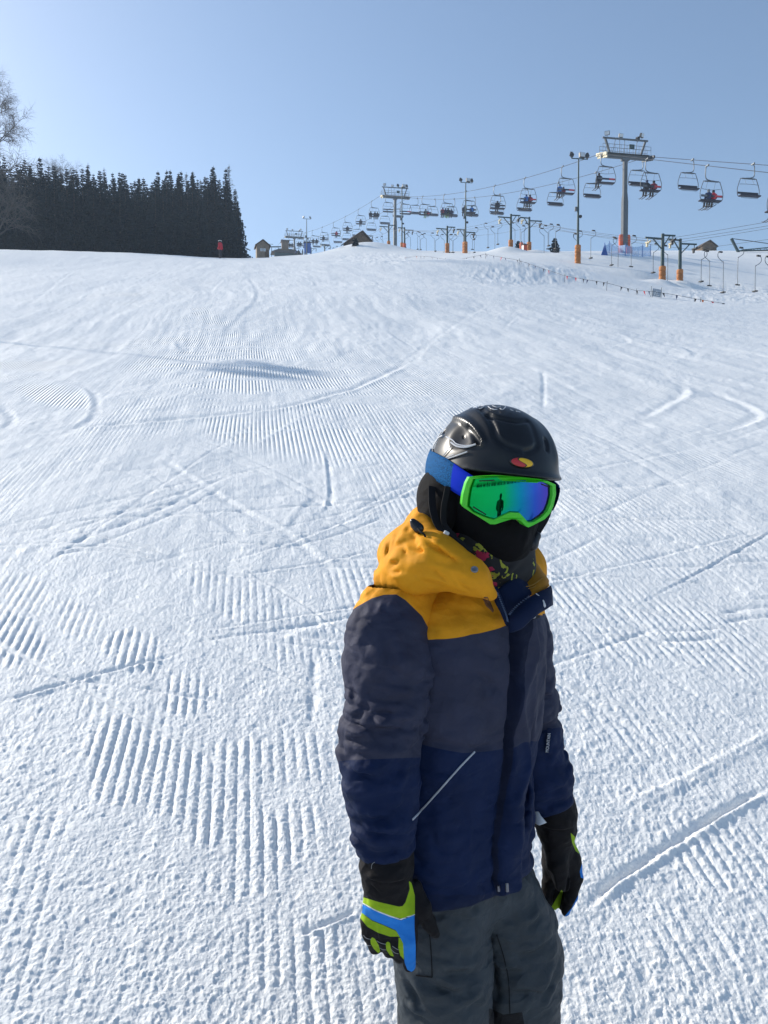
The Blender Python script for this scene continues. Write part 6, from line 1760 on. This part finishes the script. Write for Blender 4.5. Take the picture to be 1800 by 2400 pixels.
m = MB(); c = P(1046, 1250, 1.330); m.box(c, (.010, .006, .008), Matrix.Rotation(.5, 3, 'Y')); kmb(m, 'strap_clip', m_tag, helmet, False, .0015)
g = Grid(np.array(P(974, 1230, 1.33)) - .03, np.array(P(974, 1230, 1.33)) + .03, .0016)
tgc = P(973, 1230, 1.335)
d = d_cone(g.x, g.y, g.z, tuple(tgc), tuple(tgc + Vector((.006, -.002, -.006))), .0085, .0095)
d = smin(d, d_cone(g.x, g.y, g.z, tuple(tgc + Vector((-.004, 0, .006))), tuple(tgc + Vector((-.001, 0, .002))), .0055, .006), .003)
V, F = g.mesh(d); tg = kobj('cord_toggle', V, F, simple_mat('glossy_black_toggle', (.012, .012, .016), .22), jacket)
m = MB(); m.tube(smooth_line([tgc, P(985, 1246, 1.315), P(994, 1252, 1.31), P(998, 1262, 1.312)], 4), .0017, 6); kmb(m, 'drawcord', m_strapblk, jacket)
def disc(c, n_, r, h):
    n_ = Vector(n_).normalized(); q = n_.to_track_quat('Z', 'Y').to_matrix(); m = MB(); b0 = MB(); b0.lathe((0, 0, 0), [(r, -h), (r, h * .6), (r * .82, h), (r * .62, h * .55), (r * .3, h * .5)], 18)
    m.add([Vector(c) + q @ Vector(p) for p in b0.v], b0.f); return m
def hit_sd(u, v, obj_list):
    """nearest point of finished clothes along the view ray at u, v"""
    best = None
    D = P(u, v, 1.0).normalized()
    for o in obj_list:
        ok, loc, nrm, _ = o.ray_cast(-KID0, D)
        if ok:
            w = loc + KID0
            if best is None or w.length < best[0].length: best = (w, nrm)
    return best
bpy.context.view_layer.update()
TOP = [jacket, hood, sl_r, sl_l]
def on(u, v, off=0.0, objs=None, Y=None):
    h = hit_sd(u, v, objs or TOP)
    if h is None: return P(u, v, Y or 1.34)
    return h[0] + h[1] * off
def strip(pts, w, name, mat, parent, off=.001, n=6, r=None):
    q = [on(a, b_, off) for a, b_ in smooth_line(pts, n)]
    m = MB(); m.tube(q, r or w / 2, 6); return kmb(m, name, mat, parent)
h = hit_sd(1112, 1335, TOP)
if h: kmb(disc(h[0], h[1], .0062, .0022), 'snap', m_snap, jacket)
strip([(1112, 1762), (1080, 1795), (1040, 1840), (1000, 1885), (966, 1921)], .003, 'pocket_piping', m_refl, jacket, .0008, r=.0016)
# small dark tab on the yoke
def patch(poly, name, mat, parent, off=.0015, n=6, objs=None):
    R_ = resample(poly, 6); cu_, cv_ = np.mean([p[0] for p in R_]), np.mean([p[1] for p in R_])
    V, F = [], []
    rs = [.0, .5, .85, 1.0]
    for r in rs:
        for p in R_: V.append(on(cu_ + (p[0] - cu_) * r, cv_ + (p[1] - cv_) * r, off if r < 1 else -.001, objs))
    k = len(R_)
    for i in range(len(rs) - 1):
        for j in range(k): F.append((i * k + j, i * k + (j + 1) % k, (i + 1) * k + (j + 1) % k, (i + 1) * k + j))
    return kobj(name, [tuple(p) for p in V], np.array(F), mat, parent)
ZC = lambda pts: zc(pts, 1100, 1300, 220 / 1659)
patch(ZC([(232, 765), (265, 735), (325, 735), (345, 790), (435, 1000), (420, 1030), (285, 900)]), 'pull_tab', m_sleeve, jacket, .002)
# sewn seams: thin ridges along the yoke and skirt edges
m_thread = simple_mat('seam_thread', (.30, .15, .02), .8)
# zip: the open edge on the near side and the opened collar flap on the far side
def sheet(rows, name, mat, parent, th=.006, sub=4):
    """thick cloth sheet through rows of points (u, v, Y)"""
    rr = [[Vector(p) for p in smooth_line([P(*q) for q in r], sub)] for r in rows]
    cols = list(zip(*rr)); cols = [smooth_line(list(c), sub) if len(c) > 2 else list(c) for c in cols]
    nu, nv = len(cols), len(cols[0])
    G_ = np.array([[tuple(p) for p in c] for c in cols])
    du = np.gradient(G_, axis=0); dv = np.gradient(G_, axis=1); nn2 = np.cross(du, dv); nn2 /= np.linalg.norm(nn2, axis=-1, keepdims=True) + 1e-9
    ii, jj_ = np.meshgrid(np.linspace(0, 1, nu), np.linspace(0, 1, nv), indexing='ij')
    edge = np.minimum(np.minimum(ii, 1 - ii) * 9, np.minimum(jj_, 1 - jj_) * 9); edge = np.sqrt(np.clip(edge, .02, 1))[..., None]
    pu = .0012 * vnoise3(G_[..., 0] * 60, G_[..., 1] * 60, G_[..., 2] * 60, 41)[..., None]
    A, B = G_ + nn2 * (th / 2 * edge + pu), G_ - nn2 * (th / 2 * edge - pu)
    V = np.concatenate([A.reshape(-1, 3), B.reshape(-1, 3)]); id0 = np.arange(nu * nv).reshape(nu, nv); o = nu * nv
    F = [np.stack([id0[:-1, :-1], id0[1:, :-1], id0[1:, 1:], id0[:-1, 1:]], -1).reshape(-1, 4), np.stack([id0[:-1, :-1], id0[:-1, 1:], id0[1:, 1:], id0[1:, :-1]], -1).reshape(-1, 4) + o]
    bd = list(id0[0]) + list(id0[1:, -1]) + list(id0[-1, -2::-1]) + list(id0[-2:0:-1, 0])
    F.append(np.array([(bd[i], bd[(i + 1) % len(bd)], bd[(i + 1) % len(bd)] + o, bd[i] + o) for i in range(len(bd))]))
    ob = kobj(name, V, F, mat, parent)
    bm = bmesh.new(); bm.from_mesh(ob.data); bmesh.ops.recalc_face_normals(bm, faces=bm.faces); bm.to_mesh(ob.data); bm.free()
    return ob
# near-side collar edge standing along the yoke
sheet([[(1146, 1372, 1.345), (1160, 1408, 1.325), (1176, 1440, 1.318), (1188, 1468, 1.318)], [(1152, 1372, 1.335), (1167, 1408, 1.316), (1182, 1440, 1.312), (1191, 1468, 1.314)], [(1166, 1376, 1.35), (1178, 1408, 1.33), (1188, 1440, 1.322), (1194, 1466, 1.322)]], 'collar', m_collar, jacket, .006)
# far-side collar turned outward
fl_ = sheet([[(1188, 1446, 1.330), (1212, 1424, 1.325), (1242, 1400, 1.335), (1270, 1386, 1.36), (1291, 1372, 1.40)], [(1190, 1460, 1.316), (1216, 1444, 1.300), (1248, 1420, 1.308), (1276, 1400, 1.34), (1294, 1392, 1.385)], [(1194, 1484, 1.316), (1222, 1474, 1.302), (1252, 1447, 1.306), (1275, 1431, 1.33), (1296, 1418, 1.385)]], 'collar', m_collar, jacket, .009)
sheet([[(1186, 1444, 1.34), (1212, 1421, 1.338), (1240, 1398, 1.352), (1262, 1388, 1.385)], [(1176, 1418, 1.338), (1200, 1396, 1.340), (1224, 1378, 1.356), (1242, 1370, 1.39)], [(1162, 1384, 1.350), (1186, 1366, 1.350), (1212, 1352, 1.366), (1228, 1350, 1.40)]], 'collar_lining', m_collar, jacket, .005)
sheet([[(1196, 1372, 1.40), (1212, 1340, 1.43), (1222, 1305, 1.46)], [(1222, 1388, 1.372), (1242, 1352, 1.40), (1248, 1310, 1.46)], [(1252, 1394, 1.36), (1272, 1364, 1.39), (1262, 1335, 1.47)], [(1288, 1372, 1.41), (1284, 1364, 1.44), (1272, 1348, 1.49)]], 'collar_panel', m_hood, jacket, .010)
for k, dv in enumerate((0, 6, 12)):
    m = MB(); m.tube(smooth_line([P(1228 + k * 2, 1376 + dv * .9, 1.362), P(1250 + k * 2, 1370 + dv * .9, 1.366), P(1272 + k * 2, 1354 + dv, 1.39)], 4), .0011, 5); kmb(m, 'seam', m_thread, jacket)
m = MB()                                  # zip teeth along both open edges
for pts in ([(1166, 1390, 1.323), (1176, 1415, 1.314), (1186, 1440, 1.310), (1190, 1456, 1.308)], [(1194, 1440, 1.312), (1212, 1420, 1.312), (1240, 1398, 1.325)]):
    q = smooth_line([P(*p) for p in pts], 12)
    for p in q[::2]: m.box(p, (.0032, .003, .0016), Matrix.Rotation(.4, 3, 'Y'))
kmb(m, 'zip_teeth', m_zip, jacket, False)
m = MB(); m.tube(smooth_line([P(1256, 1391, 1.33), P(1270, 1402, 1.33), P(1273, 1412, 1.322)], 4), .0009, 5); kmb(m, 'zip_cord', m_tag, jacket)
g = Grid(np.array(P(1273, 1415, 1.325)) - .015, np.array(P(1273, 1415, 1.325)) + .015, .0011)
d = d_cone(g.x, g.y, g.z, tuple(P(1272, 1409, 1.325)), tuple(P(1274, 1419, 1.325)), .0028, .0042)
V, F = g.mesh(d); kobj('zip_pull', V, F, m_tag, jacket)
m = MB(); m.tube([on(1186 + i * .5, 2070 + i * 6, .002) for i in range(4)], .003, 6); kmb(m, 'zip_slider', m_snap, jacket)
m = MB(); m.tube([on(1170 + i * .4, 2074 + i * 6, .004) for i in range(3)], .0026, 6); kmb(m, 'zip_slider', m_snap, jacket)
# lettering -----------------------------------------------------------
def lettering(txt, centre, xdir, ydir, size, mat, parent, name='lettering', squeeze=1.0):
    cu = bpy.data.curves.new('t', 'FONT'); cu.body = txt; cu.size = 1; cu.extrude = .02; cu.align_x = 'CENTER'; cu.align_y = 'CENTER'
    to = bpy.data.objects.new('t', cu); COL.objects.link(to)
    bpy.context.view_layer.update()
    me = bpy.data.meshes.new_from_object(to.evaluated_get(bpy.context.evaluated_depsgraph_get()))
    bpy.data.objects.remove(to)
    x_, y_ = Vector(xdir).normalized(), Vector(ydir).normalized(); z_ = x_.cross(y_)
    for vtx in me.vertices:
        p = vtx.co; vtx.co = Vector(centre) + x_ * p.x * size * squeeze + y_ * p.y * size + z_ * (p.z * size) - KID0
    me.name = name; me.materials.clear(); me.materials.append(mat)
    o = bpy.data.objects.new(name, me); return link(o, parent)
pa, pb = on(1286, 1758, .003), on(1287, 1726, .003)
pl_ = ribbon([(1283, 1764, (pa.y - .004)), (1285, 1742, (pa.y + pb.y) / 2 - .004), (1287, 1706, pb.y - .004)], .0085, 'zip_tab', m_collar, sl_l)
zc_ = (on(1284, 1760, 0) + on(1286, 1722, 0)) / 2
lettering('MOUNTAIN', P(1285, 1741, min(pa.y, pb.y) - .0085), P(1288, 1720, 1.5) - P(1283, 1762, 1.5), P(1270, 1741, 1.5) - P(1285, 1741, 1.5), .0088, m_tag, sl_l, squeeze=.80)
patch(zc([(1062, 1150), (1120, 1085), (1235, 1065), (1240, 1110), (1160, 1140), (1075, 1160)], 1100, 1300, 220 / 1659), 'chest_label', m_strapblk, jacket, .0022)
hh = on(1252, 1447, .0036)
lettering('BURED', on(1248, 1448.5, .0040), P(1262, 1444, 1.36) - P(1243, 1450, 1.34), (0, 0, 1), .0085, m_tag, jacket, squeeze=.5)

# trousers --------------------------------------------------------------
g = Grid((-.02, 1.22, P(1100, 2620, 1.45).z), (.40, 1.68, P(1100, 2020, 1.45).z), .0036)
def chn(pts, k=.03): return d_chain(g.x, g.y, g.z, [tuple(P(a, b_, Y)) for a, b_, Y, r in pts], [p[3] for p in pts], k)
legR = chn([(1030, 2040, 1.42, .088), (1032, 2140, 1.40, .087), (1034, 2220, 1.39, .085), (1040, 2300, 1.385, .082), (1039, 2400, 1.385, .080), (1042, 2640, 1.42, .074)])
legL = chn([(1135, 2040, 1.49, .088), (1158, 2110, 1.485, .087), (1200, 2186, 1.49, .088), (1209, 2261, 1.49, .088), (1200, 2332, 1.49, .083), (1202, 2400, 1.49, .082), (1205, 2640, 1.52, .076)])
tsd, _, _ = torso_sd(g.x, g.y, g.z, -.016); tsd = smax(tsd, P(1100, 2125, 1.45).z - g.z, .03)
d = smin(smin(legR, legL, .0015), tsd, .015)
d += .004 * vnoise3(g.x * 18, g.y * 18, g.z * 26, 51) + .0018 * vnoise3(g.x * 50, g.y * 50, g.z * 60, 52)
d += crumple(g, .005, 8, 14, 131) + crumple(g, .003, 16, 34, 132)
for a in [((1100, 2130), (1138, 2112), 1.33, .008, .007), ((1020, 2128), (1110, 2140), 1.33, .010, .005), ((1070, 2150), (1120, 2180), 1.32, .012, .004), ((990, 2290), (1080, 2330), 1.31, .010, .008), ((950, 2300), (990, 2350), 1.32, .010, .012), ((1080, 2360), (1140, 2345), 1.31, .010, .007), ((940, 2380), (1000, 2392), 1.31, .009, .009),
          ((1012, 2180), (1010, 2290), 1.32, .006, .006), ((1240, 2170), (1290, 2150), 1.41, .008, .007), ((1170, 2215), (1240, 2232), 1.41, .010, .005), ((1200, 2240), (1300, 2220), 1.41, .010, .006), ((1260, 2350), (1310, 2290), 1.41, .010, .009), ((1160, 2280), (1230, 2270), 1.40, .010, .005), ((1190, 2320), (1270, 2330), 1.40, .010, .006), ((1150, 2190), (1165, 2330), 1.42, .008, .006), ((1250, 2110), (1290, 2120), 1.42, .008, .006), ((1190, 2200), (1195, 2375), 1.41, .0035, .004), ((930, 2250), (990, 2262), 1.32, .010, .007), ((1060, 2230), (1130, 2250), 1.31, .012, .004), ((1225, 2380), (1270, 2300), 1.41, .009, .007), ((1040, 2270), (1120, 2290), 1.31, .010, .005)]:
    d = crease(d, g, a[0], a[1], a[2], a[3], a[4] * 1.25)
V, F = largest(*g.mesh(d)); u, v = UV(*V.T)
pt = poly_sd(u, v, [(1146, 2362), (1180, 2378), (1224, 2372), (1232, 2420), (1240, 2700), (1144, 2700)])
trs = kobj('trousers', V, F, m_trous, attrs={'patch': np.where(V[:, 1] < 1.5, pt, -10)})
m = MB()
def onT(a, b_, off=.0008): 
    h = hit_sd(a, b_, [trs]); return h[0] + h[1] * off if h else P(a, b_, 1.32)
bpy.context.view_layer.update()
for pts in ([(1004, 2172), (1008, 2200), (1011, 2240), (1013, 2290)], [(1164, 2190), (1180, 2240), (1192, 2300), (1195, 2375)], [(975, 2286), (1013, 2290)]):
    mm_ = MB(); mm_.tube([onT(a, b_) for a, b_ in smooth_line(pts, 5)], .0010, 5); kmb(mm_, 'seam', m_strapblk, trs)
# boots (below the picture, on the snow)
for (u0, Y0) in ((1046, 1.45), (1213, 1.57)):
    pb_ = P(u0, 2600, Y0); gx, gy = pb_.x, Y0
    gz = HZ(gx, gy) - .02
    fx, fy = BF
    gg = Grid((gx - .2, gy - .22, gz - .02), (gx + .2, gy + .2, gz + .36), .006)
    d = d_chain(gg.x, gg.y, gg.z, [(gx, gy, gz + .30), (gx + fx * .02, gy + fy * .02, gz + .14), (gx + fx * .02, gy + fy * .02, gz + .07)], [.068, .062, .055], .02)
    d = smin(d, d_cone(gg.x, gg.y, gg.z, (gx - fx * .06, gy - fy * .06, gz + .06), (gx + fx * .15, gy + fy * .15, gz + .055), .048, .042), .02)
    d = smax(d, gz + .01 - gg.z, .006)
    V, F = gg.mesh(d); kobj('ski_boot', V, F, simple_mat('boot_plastic', (.03, .032, .035), .4))

# gloves ------------------------------------------------------------------
def glove(name, chains, boxes, polys, lo, hi, h=.0020, cuff_cut=None):
    g = Grid(lo, hi, h)
    d = None
    for pts, k in chains:
        e = d_chain(g.x, g.y, g.z, [tuple(P(a, b_, Y)) for a, b_, Y, r in pts], [p[3] for p in pts], .006)
        d = e if d is None else smin(d, e, k)
    for c, r, k in boxes:
        c = P(*c); e = d_ell(g.x, g.y, g.z, tuple(c), r); d = smin(d, e, k)
    d += .0014 * vnoise3(g.x * 60, g.y * 60, g.z * 60, 61) + .0008 * vnoise3(g.x * 140, g.y * 140, g.z * 140, 62)
    return g, d
RGY = 1.262
gl = [([(908, 1996, 1.270, .044), (906, 2030, 1.268, .045), (905, 2058, 1.266, .042)], .01), ([(905, 2055, 1.266, .036), (906, 2078, 1.265, .034), (908, 2100, 1.264, .036)], .008),
      ([(958, 2140, 1.262, .016), (960, 2200, 1.252, .0125), (960, 2262, 1.258, .0100)], .010), ([(930, 2165, 1.262, .016), (934, 2205, 1.258, .0135), (937, 2242, 1.272, .0110)], .006), ([(895, 2160, 1.266, .016), (902, 2200, 1.262, .0135), (912, 2229, 1.278, .0105)], .006), ([(868, 2150, 1.272, .015), (869, 2190, 1.268, .0130), (880, 2222, 1.282, .0105)], .006),
      ([(968, 2085, 1.272, .017), (988, 2130, 1.268, .0155), (1004, 2162, 1.268, .0125), (1020, 2187, 1.27, .0085)], .008)]
g, d = glove('glove', gl, [((912, 2130, 1.266), (.0445, .026, .046), .014), ((905, 2165, 1.266), (.038, .022, .022), .012)], None, (-.06, 1.19, P(900, 2285, 1.26).z), (.10, 1.335, P(900, 1985, 1.27).z))
for a in [((850, 2062), (960, 2066), 1.23, .004, .005), ((870, 2075), (890, 2090), 1.23, .003, .004), ((845, 2030), (880, 2040), 1.23, .006, .003), ((880, 2025), (955, 2030), 1.225, .006, .002), ((885, 2070), (900, 2088), 1.23, .003, .003), ((905, 2180), (918, 2238), 1.235, .0022, .004), ((880, 2170), (892, 2232), 1.24, .0022, .004), ((944, 2190), (948, 2250), 1.235, .0022, .004)]: d = crease(d, g, *a)
V, F = g.mesh(d); u, v = UV(*V.T)
ZG = lambda pts: zc(pts, 830, 1980, 200 / 1427)
fr_ = np.where(V[:, 1] < 1.275, 0, -20)
grn = np.maximum.reduce([poly_sd(u, v, ZG(p)) for p in ([(130, 870), (400, 955), (750, 1035), (810, 1025), (860, 960), (930, 740), (915, 600), (960, 640), (1015, 850), (1015, 1165), (790, 1235), (600, 1190), (350, 1085), (130, 975)], [(100, 1080), (180, 1180), (300, 1270), (500, 1350), (700, 1440), (765, 1535), (600, 1535), (400, 1470), (220, 1370), (100, 1220)],
    [(270, 1580), (300, 1545), (345, 1570), (410, 1680), (440, 1790), (415, 1825), (330, 1740), (280, 1660)], [(525, 1650), (560, 1615), (600, 1640), (610, 1720), (665, 1870), (600, 1850), (540, 1760)], [(745, 1550), (800, 1570), (825, 1660), (832, 1920), (770, 1850), (738, 1720)])])
blu = poly_sd(u, v, ZG([(120, 985), (350, 1105), (600, 1205), (780, 1265), (1010, 1175), (1010, 1400), (1030, 1700), (1030, 2070), (985, 2140), (890, 2090), (840, 1960), (820, 1650), (760, 1530), (700, 1430), (500, 1340), (300, 1260), (120, 1130)]))
wht = line_sd(u, v, ZG([(120, 965), (350, 1095), (600, 1195), (780, 1250), (1010, 1165)]), 1.3)
glr = kobj('glove', V, F, m_glove, attrs={'green': np.minimum(grn, 5) + fr_, 'blue': np.minimum(blu, 5) + fr_, 'white': wht + fr_, 'edge': np.full(len(V), -5.)})
bpy.context.view_layer.update()
m = MB()
def onG(a, b_, off=.0006):
    h = hit_sd(a, b_, [glr]); return h[0] + h[1] * off if h else None
for pts in ([(160, 1510), (210, 1560), (290, 1575)], [(170, 1640), (220, 1675), (275, 1680)], [(380, 1600), (450, 1640), (530, 1660)], [(430, 1720), (480, 1745), (530, 1750)], [(640, 1690), (700, 1730), (740, 1750)], [(620, 1740), (680, 1800), (740, 1815)], [(420, 270), (350, 285), (300, 330), (292, 400)]):
    q = [onG(*p) for p in smooth_line(ZG(pts), 4)]; q = [p for p in q if p is not None]
    if len(q) > 1: m.tube(q, .0005, 4)
kmb(m, 'stitching', simple_mat('pale_thread', (.3, .3, .3), .8), glr)
for (x0, y0, x1, y1) in ((250, 1062, 350, 1112), (440, 1142, 540, 1180), (645, 1222, 740, 1252), (860, 1228, 960, 1190)):
    a, b_ = ZG([(x0, y0), (x1, y1)]); pa_, pb2 = onG(*a, .0008), onG(*b_, .0008)
    if pa_ is not None and pb2 is not None:
        xd = pb2 - pa_; h = hit_sd((a[0] + b_[0]) / 2, (a[1] + b_[1]) / 2, [glr])
        lettering('PRO-X'[:4], (pa_ + pb2) / 2, xd, h[1].cross(xd), .0034, m_black, glr, squeeze=.8) if False else None
gl = [([(1296, 1880, 1.545, .044), (1298, 1905, 1.545, .046), (1303, 1936, 1.545, .042)], .008), ([(1303, 1935, 1.548, .034), (1306, 1965, 1.55, .033), (1312, 2010, 1.56, .032)], .008),
      ([(1296, 1970, 1.535, .022), (1306, 2025, 1.520, .021), (1317, 2070, 1.522, .0155)], .010),
      ([(1338, 2010, 1.555, .018), (1348, 2055, 1.55, .0150), (1338, 2100, 1.548, .0130), (1326, 2136, 1.555, .0100)], .008), ([(1326, 2020, 1.575, .017), (1334, 2070, 1.58, .0145), (1322, 2125, 1.575, .0105)], .006), ([(1306, 2020, 1.585, .017), (1302, 2075, 1.59, .0140), (1298, 2120, 1.585, .0110)], .006), ([(1296, 2020, 1.575, .016), (1288, 2065, 1.57, .0145), (1279, 2105, 1.565, .0130), (1284, 2132, 1.565, .0105)], .006)]
g, d = glove('glove', gl, [((1313, 2015, 1.565), (.038, .032, .048), .014)], None, (.27, 1.46, P(1300, 2165, 1.56).z), (.43, 1.65, P(1300, 1868, 1.545).z))
for a in [((1262, 1948), (1345, 1950), 1.50, .005, .005), ((1330, 1985), (1342, 2080), 1.50, .004, .006), ((1290, 2045), (1300, 2090), 1.51, .004, .006), ((1335, 2040), (1325, 2100), 1.51, .003, .005)]: d = crease(d, g, *a)
V, F = g.mesh(d); u, v = UV(*V.T)
ZL = lambda pts: zc(pts, 1220, 1640, 160 / 668)
grn = np.maximum.reduce([poly_sd(u, v, ZL(p)) for p in ([(225, 2080), (290, 2050), (330, 1980), (400, 1860), (415, 1880), (380, 2040), (280, 2130), (230, 2120)], [(490, 1300), (530, 1340), (560, 1440), (580, 1510), (540, 1480), (505, 1400)])])
blu = np.maximum.reduce([poly_sd(u, v, ZL(p)) for p in ([(580, 1680), (605, 1590), (640, 1600), (640, 1760), (590, 1740)], [(598, 1800), (640, 1800), (480, 2140), (425, 2125), (500, 2040), (570, 1900)])])
glv = kobj('glove', V, F, m_glove, attrs={'green': np.minimum(grn, 5), 'blue': np.minimum(blu, 5), 'white': np.full(len(V), -5.), 'edge': np.full(len(V), -5.)})
sheet([[(1243, 1902, 1.515), (1257, 1896, 1.505), (1268, 1912, 1.495), (1281, 1928, 1.492)], [(1244, 1915, 1.510), (1254, 1912, 1.50), (1264, 1924, 1.492), (1272, 1932, 1.488)], [(1246, 1924, 1.508), (1252, 1928, 1.498), (1258, 1932, 1.49), (1264, 1934, 1.486)]], 'white_tab', m_tag, glv, .0022)
bpy.context.view_layer.update()
# ------------------------------------------------------------------ what the goggles mirror: the person taking the picture and the valley wood
px_, py_ = -.52, -1.95
o = person('person in dark ski clothes standing downhill with arms raised, mirrored in the goggles', STAND, 'dark', 'black', 'black', (px_, py_, HZ(px_, py_)), math.pi, 1.0)
sv, sf, off = [], [], 0
for k in range(90):
    x = -190 + k * 4.4 + WR.uniform(-2, 2); y = -150 + WR.uniform(-8, 8)
    v, f = mesh_arrays(SPR[k % 6][1]); s = WR.uniform(.7, 1.1)
    sv.append(v * s + np.array([x, y, HZ(x, y) - .3])); sf.append(f + off); off += len(v)
vw = np_obj('valley_wood', np.concatenate(sv), np.concatenate(sf), m_needle, smooth=False)
setp(vw, 'dark line of trees down in the valley, mirrored in the goggles', 'wood', kind='stuff')
# ------------------------------------------------------------------ the air
gz = np.array([v.co.z for v in ground.data.vertices]) if False else GZa
lo_, hi_ = float(gz.min()) - 1.0, 125.0
m = MB(); m.box((0, 0, (lo_ + hi_) / 2), (900, 900, hi_ - lo_))
hm, nt, b = mat_new('thin_haze')
nt.nodes.remove(b)
pv = N(nt, 'ShaderNodeVolumePrincipled')
pv.inputs['Color'].default_value = (.62, .79, 1.0, 1)
pv.inputs['Density'].default_value = 0.0006
pv.inputs['Anisotropy'].default_value = 0.2
nt.links.new(pv.outputs[0], nt.nodes['Material Output'].inputs['Volume'])
hz = m.build('haze', hm)
setp(hz, 'thin cold haze in the air over the slope', 'haze', kind='stuff')
